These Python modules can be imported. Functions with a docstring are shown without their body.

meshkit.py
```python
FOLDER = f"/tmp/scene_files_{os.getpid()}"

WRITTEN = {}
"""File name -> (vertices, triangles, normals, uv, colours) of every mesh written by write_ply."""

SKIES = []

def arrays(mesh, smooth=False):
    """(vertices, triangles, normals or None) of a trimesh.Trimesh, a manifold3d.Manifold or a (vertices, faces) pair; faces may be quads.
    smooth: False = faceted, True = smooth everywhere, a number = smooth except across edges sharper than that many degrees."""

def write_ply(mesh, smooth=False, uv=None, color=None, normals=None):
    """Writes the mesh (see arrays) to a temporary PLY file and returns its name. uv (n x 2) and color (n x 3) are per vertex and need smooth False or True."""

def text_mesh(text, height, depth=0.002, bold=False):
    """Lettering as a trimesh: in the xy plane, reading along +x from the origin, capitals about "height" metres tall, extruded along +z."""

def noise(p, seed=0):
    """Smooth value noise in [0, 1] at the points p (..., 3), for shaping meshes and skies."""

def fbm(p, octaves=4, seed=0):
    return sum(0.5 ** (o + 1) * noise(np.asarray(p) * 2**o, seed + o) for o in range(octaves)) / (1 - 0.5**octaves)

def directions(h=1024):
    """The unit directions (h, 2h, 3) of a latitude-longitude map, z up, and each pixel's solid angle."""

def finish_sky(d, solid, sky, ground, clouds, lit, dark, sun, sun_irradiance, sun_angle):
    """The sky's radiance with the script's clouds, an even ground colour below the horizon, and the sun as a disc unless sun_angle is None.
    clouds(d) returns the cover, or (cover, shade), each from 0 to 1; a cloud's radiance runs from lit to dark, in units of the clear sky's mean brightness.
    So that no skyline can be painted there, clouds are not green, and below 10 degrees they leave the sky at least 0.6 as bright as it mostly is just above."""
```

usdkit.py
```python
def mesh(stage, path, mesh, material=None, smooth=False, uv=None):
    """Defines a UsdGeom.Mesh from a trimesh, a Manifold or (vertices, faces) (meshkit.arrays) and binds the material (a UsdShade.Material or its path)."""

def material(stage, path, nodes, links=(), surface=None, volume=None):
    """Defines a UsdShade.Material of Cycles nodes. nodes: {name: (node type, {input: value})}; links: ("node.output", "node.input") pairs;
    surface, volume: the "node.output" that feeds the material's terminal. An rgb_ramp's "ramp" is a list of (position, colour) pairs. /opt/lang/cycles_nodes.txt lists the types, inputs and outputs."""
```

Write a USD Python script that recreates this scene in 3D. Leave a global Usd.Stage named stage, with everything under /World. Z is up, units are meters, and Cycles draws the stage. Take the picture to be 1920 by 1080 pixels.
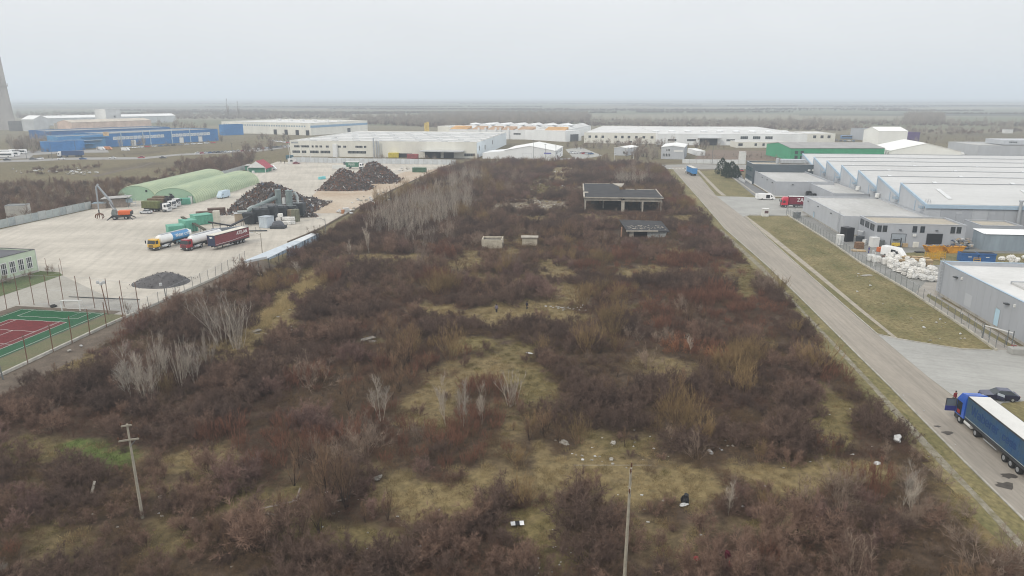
import math, random
import numpy as np, trimesh
from scipy.spatial import ConvexHull
import usdkit, meshkit
from pxr import Usd, UsdGeom, UsdLux, UsdShade, Gf, Sdf, Vt

# ------------------------------------------------------------------ camera, sky, sun, exposure
stage = Usd.Stage.CreateInMemory()
UsdGeom.SetStageUpAxis(stage, 'Z'); UsdGeom.SetStageMetersPerUnit(stage, 1.0)
UsdGeom.Xform.Define(stage, '/World'); UsdGeom.Scope.Define(stage, '/World/Looks')
FPX, CAMH, VHOR = 1340.0, 39.0, 180.0          # lens in photo pixels, drone height, horizon row
PITCH = math.atan((540 - VHOR) / FPX)
EXPOSURE = 0.0
cam = UsdGeom.Camera.Define(stage, '/World/camera')
cam.CreateHorizontalApertureAttr(36.0); cam.CreateVerticalApertureAttr(20.25)
cam.CreateFocalLengthAttr(36.0 * FPX / 1920); cam.CreateClippingRangeAttr((0.5, 200000.0))
cam.AddTranslateOp().Set((0, 0, CAMH)); cam.AddRotateXOp().Set(90 - math.degrees(PITCH))
cam.CreateExposureAttr(EXPOSURE)

SUN = np.array([-0.62, -0.48, 0.62]); SUN = SUN / np.linalg.norm(SUN)
SKY_STRENGTH = 0.091
usdkit.material(stage, '/World/Looks/overcast_sky', {
    'sky': ('sky_texture', {'sky_type': 'single_scattering', 'sun_disc': False, 'sun_elevation': float(math.asin(SUN[2])),
                            'sun_rotation': float(math.atan2(SUN[0], SUN[1])), 'aerosol_density': 2.0}),
    'tc': ('texture_coordinate', {}),
    'mp': ('mapping', {'scale': (1.0, 1.0, 3.0)}),
    'n': ('noise_texture', {'scale': 1.6, 'detail': 5.0, 'roughness': 0.55}),
    'cl': ('rgb_ramp', {'ramp': [(0.3, (8.2, 8.33, 8.5)), (0.7, (9.2, 9.28, 9.35))]}),
    'mx': ('mix', {'fac': 0.93}),
    'xyz': ('separate_xyz', {}), 'ov': ('map_range', {'from_min': 0.0, 'from_max': 1.0, 'to_min': 1.0, 'to_max': 1.8, 'clamp': True}), 'cz': ('combine_xyz', {}), 'mo': ('mix', {'mix_type': 'multiply', 'fac': 1.0}),  # an overcast sky: brighter overhead
    'bg': ('background_shader', {'strength': SKY_STRENGTH})},
    [('tc.generated', 'mp.vector'), ('mp.vector', 'n.vector'), ('n.fac', 'cl.fac'), ('sky.color', 'mx.color1'), ('cl.color', 'mx.color2'), ('tc.generated', 'xyz.vector'), ('xyz.z', 'ov.value'), ('ov.result', 'cz.x'), ('ov.result', 'cz.y'), ('ov.result', 'cz.z'), ('mx.color', 'mo.color1'), ('cz.vector', 'mo.color2'), ('mo.color', 'bg.color')], surface='bg.background')
dome = UsdLux.DomeLight.Define(stage, '/World/sky')
UsdShade.MaterialBindingAPI.Apply(dome.GetPrim()).Bind(UsdShade.Material.Get(stage, '/World/Looks/overcast_sky'))
dome.GetPrim().SetCustomDataByKey('kind', 'structure')
sun = UsdLux.DistantLight.Define(stage, '/World/sun')
sun.CreateNormalizeAttr(True); sun.CreateIntensityAttr(0.40); sun.CreateAngleAttr(12.0); sun.CreateColorAttr(Gf.Vec3f(1.0, 0.93, 0.82))
_z = Gf.Vec3d(*map(float, SUN)); _x = Gf.Cross(Gf.Vec3d(0, 0, 1), _z).GetNormalized(); _y = Gf.Cross(_z, _x)
sun.AddTransformOp().Set(Gf.Matrix4d(_x[0], _x[1], _x[2], 0, _y[0], _y[1], _y[2], 0, _z[0], _z[1], _z[2], 0, 0, 0, 0, 1))

# ------------------------------------------------------------------ helpers
R = random.Random(7); NP = np.random.default_rng(7)
CP, SP = math.cos(PITCH), math.sin(PITCH)
def W(u, v, z=0.0):
    """Ground point (or point at height z) that a photo pixel sees."""
    dx, dy = (u - 960) / FPX, -(v - 540) / FPX
    d = np.array([dx, CP + dy * SP, -SP + dy * CP]); t = (z - CAMH) / d[2]
    return np.array([d[0] * t, d[1] * t])
def PX(x, y, z=0.0):
    """Photo pixel of a world point (arrays allowed)."""
    zz = np.asarray(z) - CAMH
    f = y * CP - zz * SP; up = y * SP + zz * CP
    return 960 + FPX * x / f, 540 - FPX * up / f
def HT(u, vb, vt):
    """Height whose top is at row vt above ground pixel (u, vb)."""
    y = W(u, vb)[1]; k = (540 - vt) / FPX
    return CAMH + y * (k * CP - SP) / (CP + k * SP)

_used = {}
def numbered(parent, name):
    k = (parent, name); n = _used.get(k, 0); _used[k] = n + 1
    return f'{parent}/{name}' if n == 0 else f'{parent}/{name}_{n:03d}'
def tagp(prim, label=None, cat=None, group=None, kind=None):
    for k, v in (('label', label), ('category', cat), ('group', group), ('kind', kind)):
        if v: prim.SetCustomDataByKey(k, v)
    return prim
def T(name, label, cat, loc=(0, 0, 0), rz=0.0, group=None, kind=None, scale=None):
    path = numbered('/World', name)
    x = UsdGeom.Xform.Define(stage, path)
    loc = tuple(map(float, loc)) if len(loc) == 3 else (float(loc[0]), float(loc[1]), 0.0)
    x.AddTranslateOp().Set(loc)
    if rz: x.AddRotateZOp().Set(math.degrees(rz))
    if scale is not None: x.AddScaleOp().Set(Gf.Vec3f(*map(float, np.broadcast_to(scale, 3))))
    tagp(x.GetPrim(), label, cat, group, kind)
    return path
def copy_of(src, label, loc, rz=0.0, group=None, scale=None, name=None, cat=None):
    s = stage.GetPrimAtPath(src); was = s.GetCustomData()
    p = T(name or s.GetName().rstrip('0123456789').rstrip('_'), label, cat or was.get('category'), loc, rz, group or was.get('group'), scale=scale)
    q = stage.GetPrimAtPath(p); q.GetReferences().AddInternalReference(Sdf.Path(src)); q.SetInstanceable(True)
    return p
L = {}
def mat(name, col, rough=0.75, var=0.15, scale=0.6, spec=0.3, metal=0.0, col2=None, bump=0.0, bscale=8.0, aniso=(1, 1, 1), coord='object', detail=4.0, fine=0.0, rnd=0.0, coat=0.0, streak=None):
    """Principled surface, colour broken up by noise between col and col2 (default: col darkened by var)."""
    if name in L: return L[name]
    col = np.array(col, float); c2 = np.array(col2, float) if col2 is not None else col * (1 - var)
    c1 = col if col2 is not None else np.minimum(col * (1 + var * 0.6), 0.9)
    nodes = {'tc': ('texture_coordinate', {}), 'geo': ('geometry', {}), 'mp': ('mapping', {'scale': aniso}),
             'n': ('noise_texture', {'scale': scale, 'detail': detail, 'roughness': 0.62}),
             'r': ('rgb_ramp', {'ramp': [(0.32, c2), (0.68, c1)]}),
             'p': ('principled_bsdf', {'roughness': rough, 'specular_ior_level': spec, 'metallic': metal, 'coat_weight': coat})}
    src = 'tc.object' if coord == 'object' else 'geo.position'
    links = [(src, 'mp.vector'), ('mp.vector', 'n.vector'), ('n.fac', 'r.fac')]
    out = 'r.color'
    if fine:
        nodes |= {'n2': ('noise_texture', {'scale': scale * 14, 'detail': 3.0}), 'r2': ('rgb_ramp', {'ramp': [(0.3, (1 - fine,) * 3), (0.7, (1 + fine,) * 3)]}),
                  'mu': ('mix', {'mix_type': 'multiply', 'fac': 1.0})}
        links += [('mp.vector', 'n2.vector'), ('n2.fac', 'r2.fac'), (out, 'mu.color1'), ('r2.color', 'mu.color2')]; out = 'mu.color'
    if streak:      # (angle, along, across, strength): worn tracks in one direction
        nodes |= {'ms': ('mapping', {'mapping_type': 'texture', 'rotation': (0, 0, streak[0]), 'scale': (streak[2], streak[1], 1.0)}), 'ns': ('noise_texture', {'scale': 1.0, 'detail': 5.0, 'roughness': 0.6}), 'rs': ('rgb_ramp', {'ramp': [(0.3, (1 - streak[3],) * 3), (0.5, (1, 1, 1)), (0.72, (1 + streak[3] * .6,) * 3)]}), 'ml': ('mix', {'mix_type': 'multiply', 'fac': 1.0})}
        links += [(src, 'ms.vector'), ('ms.vector', 'ns.vector'), ('ns.fac', 'rs.fac'), (out, 'ml.color1'), ('rs.color', 'ml.color2')]; out = 'ml.color'
    if rnd:
        nodes |= {'oi': ('object_info', {}), 'r3': ('rgb_ramp', {'ramp': [(0, (1 - rnd, 1 - rnd, 1 - rnd)), (0.5, (1, 0.97, 0.94)), (1, (1 + rnd, 1 + rnd * 0.85, 1 + rnd * 0.6))]}),
                  'mr': ('mix', {'mix_type': 'multiply', 'fac': 1.0})}
        links += [('oi.random', 'r3.fac'), (out, 'mr.color1'), ('r3.color', 'mr.color2')]; out = 'mr.color'
    links.append((out, 'p.base_color'))
    if bump:
        nodes |= {'nb': ('noise_texture', {'scale': bscale, 'detail': 3.0}), 'b': ('bump', {'strength': bump, 'distance': 0.05})}
        links += [(src, 'nb.vector'), ('nb.fac', 'b.height'), ('b.normal', 'p.normal')]
    L[name] = usdkit.material(stage, f'/World/Looks/{name}', nodes, links, surface='p.BSDF')
    return L[name]

class B:
    """Collects shapes; put() makes them one Mesh."""
    def __init__(s): s.v, s.f, s.n = [], [], 0
    def add(s, v, f, M=None):
        v = np.asarray(v, float); f = np.asarray(f, int)
        if f.shape[1] == 4: f = np.vstack([f[:, [0, 1, 2]], f[:, [0, 2, 3]]])
        if M is not None: v = v @ np.asarray(M)[:3, :3].T + np.asarray(M)[:3, 3]
        s.v.append(v); s.f.append(f + s.n); s.n += len(v); return s
    BOXF = np.array([[0, 3, 2, 1], [4, 5, 6, 7], [0, 1, 5, 4], [1, 2, 6, 5], [2, 3, 7, 6], [3, 0, 4, 7]])
    def box(s, x0, x1, y0, y1, z0, z1, rz=0, ctr=None):
        v = np.array([[x0, y0, z0], [x1, y0, z0], [x1, y1, z0], [x0, y1, z0], [x0, y0, z1], [x1, y0, z1], [x1, y1, z1], [x0, y1, z1]], float)
        if rz:
            c = np.array(ctr if ctr is not None else [(x0 + x1) / 2, (y0 + y1) / 2]); k = np.array([[math.cos(rz), -math.sin(rz)], [math.sin(rz), math.cos(rz)]])
            v[:, :2] = (v[:, :2] - c) @ k.T + c
        return s.add(v, s.BOXF)
    def cbox(s, c, d, rz=0): return s.box(c[0] - d[0] / 2, c[0] + d[0] / 2, c[1] - d[1] / 2, c[1] + d[1] / 2, c[2] - d[2] / 2, c[2] + d[2] / 2, rz)
    def poly(s, pts, z0, z1=None):
        """Flat polygon (z1 None) or prism."""
        from shapely.geometry import Polygon
        pg = Polygon(np.asarray(pts)[:, :2])
        if pg.exterior.is_ccw is False: pg = Polygon(np.asarray(pts)[::-1, :2])
        if z1 is None:
            v, f = trimesh.creation.triangulate_polygon(pg, engine='earcut')
            v = np.c_[v, np.full(len(v), z0)]; n = np.cross(v[f[:, 1]] - v[f[:, 0]], v[f[:, 2]] - v[f[:, 0]])[:, 2]
            f = np.where((n < 0)[:, None], f[:, ::-1], f); return s.add(v, f)
        m = trimesh.creation.extrude_polygon(pg, z1 - z0, engine='earcut'); m.apply_translation([0, 0, z0]); return s.add(m.vertices, m.faces)
    def prof(s, pts, a0, a1, axis='y'):
        """Closed profile (list of 2-D points) swept along an axis: 'y' -> pts are (x,z); 'x' -> pts are (y,z)."""
        from shapely.geometry import Polygon
        pg = Polygon(pts); m = trimesh.creation.extrude_polygon(pg, a1 - a0, engine='earcut'); v = np.array(m.vertices)
        v = np.c_[v[:, 0], v[:, 2] + a0, v[:, 1]] if axis == 'y' else np.c_[v[:, 2] + a0, v[:, 0], v[:, 1]]
        f = np.array(m.faces); f = f[:, ::-1] if axis == 'y' else f
        return s.add(v, f)
    def tube(s, pts, r, n=6, caps=True):
        p = np.asarray(pts, float); r = np.broadcast_to(r, len(p)); t = np.gradient(p, axis=0); t /= np.linalg.norm(t, axis=1, keepdims=True) + 1e-12
        a = np.cross(t, np.where(np.abs(t[:, 2:]) < 0.9, [0, 0, 1.0], [1.0, 0, 0])); a /= np.linalg.norm(a, axis=1, keepdims=True) + 1e-12; b = np.cross(t, a)
        g = np.arange(n) * 2 * np.pi / n
        v = (p[:, None] + r[:, None, None] * (np.cos(g)[None, :, None] * a[:, None] + np.sin(g)[None, :, None] * b[:, None])).reshape(-1, 3)
        i, j = np.meshgrid(np.arange(len(p) - 1), np.arange(n), indexing='ij')
        q = np.stack([i * n + j, i * n + (j + 1) % n, (i + 1) * n + (j + 1) % n, (i + 1) * n + j], -1).reshape(-1, 4)
        f = np.vstack([q[:, [0, 1, 2]], q[:, [0, 2, 3]]])
        if caps:
            f = np.vstack([f, [[0, k + 1, k] for k in range(1, n - 1)], [[(len(p) - 1) * n, (len(p) - 1) * n + k, (len(p) - 1) * n + k + 1] for k in range(1, n - 1)]])
        return s.add(v, f[:, ::-1] if False else f)
    def cyl(s, p0, p1, r, n=10, r1=None): return s.tube([p0, p1], [r, r if r1 is None else r1], n)
    def hull(s, pts):
        pts = np.asarray(pts, float); h = ConvexHull(pts); c = pts[h.vertices].mean(0); f = h.simplices.copy()
        nrm = np.cross(pts[f[:, 1]] - pts[f[:, 0]], pts[f[:, 2]] - pts[f[:, 0]]); flip = ((pts[f[:, 0]] - c) * nrm).sum(1) < 0
        f[flip] = f[flip][:, ::-1]; return s.add(pts, f)
    def rbox(s, x0, x1, y0, y1, z0, z1, r=0.05):
        """Box with chamfered edges."""
        c = [(x0, x1), (y0, y1), (z0, z1)]; P = []
        for i in (0, 1):
            for j in (0, 1):
                for k in (0, 1):
                    b = np.array([c[0][i], c[1][j], c[2][k]]); d = np.array([1 - 2 * i, 1 - 2 * j, 1 - 2 * k]) * r
                    P += [b + d * (0, 1, 1), b + d * (1, 0, 1), b + d * (1, 1, 0)]
        return s.hull(P)
    def blob(s, c, r, sub=1, amp=0.25, seed=0):
        m = trimesh.creation.icosphere(sub); v = np.array(m.vertices); k = 1 + amp * (meshkit.noise(v * 1.7 + 31, seed) * 2 - 1)
        return s.add(v * k[:, None] * np.broadcast_to(r, 3) + np.asarray(c), m.faces)
    def arrays(s): return (np.vstack(s.v), np.vstack(s.f))
    def put(s, parent, name, m, smooth=False, label=None, **kw):
        path = numbered(parent, name); v, f = s.arrays()
        g = usdkit.mesh(stage, path, (v, f), m, smooth=smooth)
        tagp(g.GetPrim(), label, **kw); return path
def top(b, name, m, label=None, cat=None, group=None, kind=None, smooth=False):
    return b.put('/World', name, m, smooth, label, cat=cat, group=group, kind=kind)
def rot(xy, a): return np.array([xy[0] * math.cos(a) - xy[1] * math.sin(a), xy[0] * math.sin(a) + xy[1] * math.cos(a)])
def ang(p, q): return math.atan2(q[1] - p[1], q[0] - p[0])
# ------------------------------------------------------------------ the air
HAZE_TOP = 160.0
usdkit.material(stage, '/World/Looks/haze_air', {'v': ('principled_volume', {'color': (0.85, 0.93, 1.0), 'density': 0.00033, 'anisotropy': 0.2})}, [], volume='v.volume')
top(B().box(-60000, 60000, -20000, 62000, -3.0, HAZE_TOP), 'haze', UsdShade.Material.Get(stage, '/World/Looks/haze_air'), label='pale haze that fades the far plain', kind='stuff')
# ------------------------------------------------------------------ ground, roads, yard, court
RZ = math.radians(-7.5)                       # the estate on the right is turned by this
Pw = lambda pts: [W(u, v) for u, v in pts]
# far fields: strips of crop, fallow and stubble
usdkit.material(stage, '/World/Looks/plain_fields', {
    'g': ('geometry', {}), 'mp': ('mapping', {'scale': (0.0004, 0.0030, 1.0), 'rotation': (0, 0, 0.05)}),
    'vo': ('voronoi_texture', {'scale': 1.0, 'randomness': 0.9, 'metric': 'chebychev'}),
    'rr': ('rgb_ramp', {'interpolate': False, 'ramp': [(0, (.145, .155, .105)), (.2, (.20, .18, .135)), (.38, (.08, .082, .07)), (.55, (.23, .215, .165)), (.7, (.15, .165, .11)), (.85, (.10, .085, .075))]}),
    'sp': ('separate_color', {}), 'n': ('noise_texture', {'scale': 0.02, 'detail': 8.0, 'roughness': 0.65}), 'rn': ('rgb_ramp', {'ramp': [(.3, (.12, .108, .06)), (.5, (.155, .13, .08)), (.7, (.095, .078, .055))]}),
    'sx': ('separate_xyz', {}), 'mr': ('map_range', {'from_min': 600.0, 'from_max': 1100.0, 'to_min': 0.0, 'to_max': 0.8, 'clamp': True}),
    'n2': ('noise_texture', {'scale': 0.35, 'detail': 6.0, 'roughness': 0.7}), 'r2': ('rgb_ramp', {'ramp': [(.3, (.72, .72, .72)), (.7, (1.25, 1.22, 1.15))]}),
    'mx': ('mix', {}), 'mu': ('mix', {'mix_type': 'multiply', 'fac': 1.0}), 'p': ('principled_bsdf', {'roughness': 0.95, 'specular_ior_level': 0.1})},
    [('g.position', 'mp.vector'), ('mp.vector', 'vo.vector'), ('vo.color', 'sp.color'), ('sp.r', 'rr.fac'), ('g.position', 'n.vector'), ('n.fac', 'rn.fac'), ('g.position', 'sx.vector'), ('sx.y', 'mr.value'),
     ('mr.result', 'mx.fac'), ('rn.color', 'mx.color1'), ('rr.color', 'mx.color2'), ('g.position', 'n2.vector'), ('n2.fac', 'r2.fac'), ('mx.color', 'mu.color1'), ('r2.color', 'mu.color2'), ('mu.color', 'p.base_color')], surface='p.BSDF')
top(B().poly([(-59000, -19000), (59000, -19000), (59000, 61000), (-59000, 61000)], 0.0), 'ground', '/World/Looks/plain_fields', kind='structure')

def sheet(name, pts, z, m, px=True):
    return top(B().poly(Pw(pts) if px else pts, z), name, m, kind='structure')
m_grass = mat('verge_grass', (.215, .175, .085), .95, col2=(.105, .10, .038), scale=.16, aniso=(1, .6, 1), fine=.3, coord='pos', detail=8, bump=.8, bscale=6)
m_grass2 = mat('green_grass', (.06, .10, .03), .95, col2=(.105, .11, .045), scale=.15, fine=.3, coord='pos', detail=8)
m_dirt = mat('trodden_dirt', (.15, .12, .09), .95, col2=(.085, .065, .05), scale=.35, fine=.25, coord='pos', detail=8)
m_yard = mat('yard_concrete', (.50, .46, .395), .9, col2=(.365, .335, .285), scale=.035, fine=.07, coord='pos', detail=9, aniso=(1, 2.2, 1), streak=(.25, 26., 1.6, .14))
m_road = mat('worn_asphalt', (.315, .28, .235), .9, col2=(.25, .225, .19), scale=.12, fine=.08, coord='pos', detail=8, aniso=(2.0, .3, 1), streak=(-.12, 34., .55, .15))
m_apron = mat('pale_concrete', (.36, .355, .33), .9, col2=(.28, .275, .255), scale=.10, fine=.05, coord='pos', detail=8, streak=(1.2, 12., .7, .10))
m_kerb = mat('kerb_concrete', (.36, .34, .30), .9, var=.3, scale=.8, coord='pos')
m_gravel = mat('grey_gravel', (.27, .245, .20), .95, col2=(.14, .125, .07), scale=.8, fine=.3, coord='pos')

# scrapyard
yard_px = [(-60, 640), (-60, 470), (0, 430), (175, 392), (232, 380), (330, 352), (445, 326), (470, 321), (520, 303), (545, 304), (840, 308), (850, 309), (740, 354), (640, 406), (480, 487), (405, 523), (262, 591), (-60, 591)]
sheet('yard_paving', yard_px, .012, m_yard)
sheet('yard_rust_stained_soil', [(560, 395), (600, 352), (690, 345), (760, 322), (815, 318), (835, 311), (848, 309), (742, 354), (680, 386), (640, 400), (590, 400)], .024,
      mat('rusty_soil', (.36, .27, .19), .95, col2=(.46, .40, .32), scale=.06, fine=.1, coord='pos', detail=8))
sheet('side_lane', [(-60, 600), (-60, 530), (0, 508), (116, 516), (240, 575), (260, 592), (130, 594), (30, 578), (0, 590)], .022, mat('lane_concrete', (.37, .35, .31), .9, col2=(.30, .28, .24), scale=.1, fine=.1, coord='pos'))
sheet('lawn_strip', [(-60, 575), (-60, 535), (0, 528), (72, 508), (112, 511), (118, 516), (60, 536), (0, 556)], .034, m_grass2)
sheet('wet_patch', [(60, 572), (130, 560), (262, 562), (262, 590), (150, 585)], .035, mat('damp_concrete', (.22, .205, .18), .55, col2=(.33, .31, .27), scale=.3, fine=.1, coord='pos', spec=.5))
# sports court
cg = mat('court_turf', (.007, .078, .027), .9, var=.22, scale=1.5, fine=.2, coord='pos'); cr = mat('court_clay', (.125, .017, .018), .9, var=.2, scale=1.2, fine=.15, coord='pos'); cw = mat('line_paint', (.55, .56, .52), .8, var=.2, scale=2, coord='pos')
c0, c1 = W(40, 579.5), W(202, 587.5); ca = ang(c0, c1); cux = np.array([math.cos(ca), math.sin(ca)]); cuy = np.array([-cux[1], cux[0]])
CW = float(np.linalg.norm(c1 - c0)); CL = 42.0
cpt = lambda a, b: c0 + cux * a - cuy * b
def crect(a0, a1, b0, b1): return [cpt(a0, b0), cpt(a1, b0), cpt(a1, b1), cpt(a0, b1)]
sheet('court_border', crect(-2.6, CW + 1.6, -1.6, CL + 2), .040, m_dirt, px=False)
sheet('court_side_grass', [(204, 589), (250, 592), (200, 613), (100, 659), (0, 706), (-40, 724), (-40, 690)], .047, mat('faded_turf', (.10, .115, .05), .95, col2=(.14, .12, .065), scale=.3, fine=.2, coord='pos'))
sheet('drain_line', [(128, 556), (195, 558.6), (262, 561), (262, 562.6), (195, 561), (130, 557.6)], .046, mat('drain_dark', (.03, .03, .03), .8, coord='pos'))
sheet('court_turf', crect(0, CW, 0, CL), .055, cg, px=False)
ca0, cb0 = 3.3, 6.2
red_w, red_l = CW - 6.6, 24.0
sheet('court_clay', crect(ca0, ca0 + red_w, cb0, cb0 + red_l), .068, cr, px=False)
cl = B()
def line(b, p, q, w=.09, z=.082):
    p, q = np.array(p), np.array(q); d = (q - p) / np.linalg.norm(q - p); n = np.array([-d[1], d[0]]) * w / 2
    b.add([[*(p - n), z], [*(q - n), z], [*(q + n), z], [*(p + n), z]], [[0, 1, 2, 3]])
segs = [((.5, .4), (CW - .5, .4)), ((.5, .4), (.5, CL)), ((CW - .5, .4), (CW - .5, CL)), ((3, .4), (3, 4.2)), ((3, 4.2), (CW - 3, 4.2)), ((CW - 3, 4.2), (CW - 3, .4)),
        ((ca0, cb0), (ca0 + red_w, cb0)), ((ca0, cb0), (ca0, cb0 + red_l)), ((ca0 + red_w, cb0), (ca0 + red_w, cb0 + red_l)), ((ca0 + 1.4, cb0), (ca0 + 1.4, cb0 + red_l)), ((ca0 + red_w - 1.4, cb0), (ca0 + red_w - 1.4, cb0 + red_l)),
        ((ca0 + 1.4, cb0 + 5.5), (ca0 + red_w - 1.4, cb0 + 5.5)), ((ca0 + red_w / 2, cb0 + 5.5), (ca0 + red_w / 2, cb0 + 18.3)), ((ca0, cb0 + 11.9), (ca0 + red_w, cb0 + 11.9)), ((ca0 + 1.4, cb0 + 18.3), (ca0 + red_w - 1.4, cb0 + 18.3))]
for (a, b) in segs: line(cl, cpt(*a), cpt(*b), .11)
top(cl, 'court_lines', cw, kind='structure')
# dirt path between court kerb and scrub, ditch edge
kerb_px = [(0, 706), (200, 612), (405, 522), (480, 487)]
sheet('dirt_path', [(-30, 720), (0, 706), (200, 612), (405, 522), (480, 487), (500, 490), (520, 500), (480, 520), (390, 552), (200, 650), (0, 752), (-30, 768)], .03, m_dirt)
# right: road, verges, footpath, driveways
roadL = [(1258, 313), (1264, 320), (1310, 372), (1360, 430), (1440, 500), (1520, 578), (1612, 670), (1665, 722), (1732, 790), (1810, 868), (1865, 922), (2010, 1064)]
roadR = [(2090, 1000), (1985, 920), (1785, 742), (1740, 707), (1672, 650), (1645, 627), (1522, 520), (1440, 447), (1395, 406), (1342, 367), (1304, 322), (1296, 313)]
sheet('left_verge', [(1240, 318)] + [(u - 14 - (v - 313) * .12, v + 6) for u, v in roadL] + [(u + 2, v) for u, v in roadL[::-1]], .02, m_grass)
sheet('gravel_strip', [(u - 8 - (v - 400) * .082 + 3 * math.sin(v * .07), v + 2) for u, v in roadL[3:]] + [(u - 5 - (v - 400) * .062 + 2 * math.sin(v * .05 + 1), v) for u, v in roadL[3:]][::-1], .036, m_gravel)
sheet('right_verge', [(1304, 322), (1346, 318), (1366, 330), (1420, 366), (1475, 404), (1565, 460), (1615, 495), (1710, 550), (1815, 620), (1866, 657), (1990, 760), (2080, 900), (2060, 980), (1985, 920), (1785, 742), (1740, 707), (1672, 650), (1645, 627), (1522, 520), (1440, 447), (1395, 406), (1342, 367)], .02, m_grass)
sheet('main_road', roadL + roadR, .034, m_road)
sheet('cross_road', [(1150, 312), (1300, 307.5), (1440, 310), (1440, 316.5), (1340, 317.5), (1230, 317)], .030, mat('cross_asphalt', (.26, .25, .23), .9, var=.15, scale=.15, coord='pos'))
zb = B()
for k in range(9): line(zb, W(1254 + k * 6.2, 316.5), W(1257.6 + k * 6.2, 316.5), 2.6, .05)
top(zb, 'crossing_stripes', cw, kind='structure')
sheet('near_driveway', [(1645, 627), (1685, 635), (1720, 641), (1802, 654), (1857, 656), (1960, 660), (2060, 740), (2010, 770), (1930, 752), (1880, 756), (1850, 775), (1790, 745), (1740, 707), (1672, 650)], .048, m_apron)
sheet('far_driveway', [(1342, 367), (1350, 368), (1416, 370), (1424, 364), (1452, 372), (1530, 372), (1600, 378), (1560, 404), (1476, 405), (1405, 404), (1394, 407)], .048, m_apron)
sheet('office_parking', [(1356, 320), (1384, 320), (1395, 336), (1410, 346), (1438, 362), (1424, 364), (1416, 369)], .044, mat('parking_asphalt', (.19, .19, .19), .9, var=.15, scale=.3, coord='pos'))
sheet('works_yard', [(1500, 404), (1540, 410), (1600, 440), (1640, 445), (1920, 445), (2000, 500), (1990, 520), (1755, 560), (1720, 553), (1616, 494), (1566, 459), (1478, 405)], .032, mat('works_paving', (.25, .245, .235), .9, col2=(.17, .17, .15), scale=.12, fine=.12, coord='pos', detail=8))
sheet('works_lawn', [(1690, 475), (1720, 473), (1920, 476), (1920, 500), (1740, 497), (1700, 488)], .046, m_grass)
sheet('hall_path', [(1716, 549), (1735, 530), (1756, 530), (1758, 556), (1800, 580), (1850, 612), (1920, 655), (1960, 682), (1880, 662), (1815, 620)], .047, mat('path_concrete', (.31, .285, .25), .9, var=.2, scale=.3, coord='pos', fine=.1))
sheet('hall_grass_edge', [(1740, 551), (1758, 560), (1800, 586), (1850, 618), (1916, 658), (1908, 660), (1846, 624), (1790, 590), (1737, 556)], .060, m_grass)
sheet('footpath', [(1430, 428), (1440, 435), (1530, 508), (1620, 583), (1684, 635), (1673, 632), (1610, 582), (1520, 508), (1428, 434), (1404, 412), (1394, 404), (1400, 405)], .036, mat('footpath_concrete', (.33, .295, .24), .9, var=.2, scale=.5, coord='pos', fine=.1))
sheet('far_footpath', [(1306, 319), (1311, 319), (1350, 358), (1362, 367), (1354, 367), (1344, 359)], .038, L['footpath_concrete'])
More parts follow.
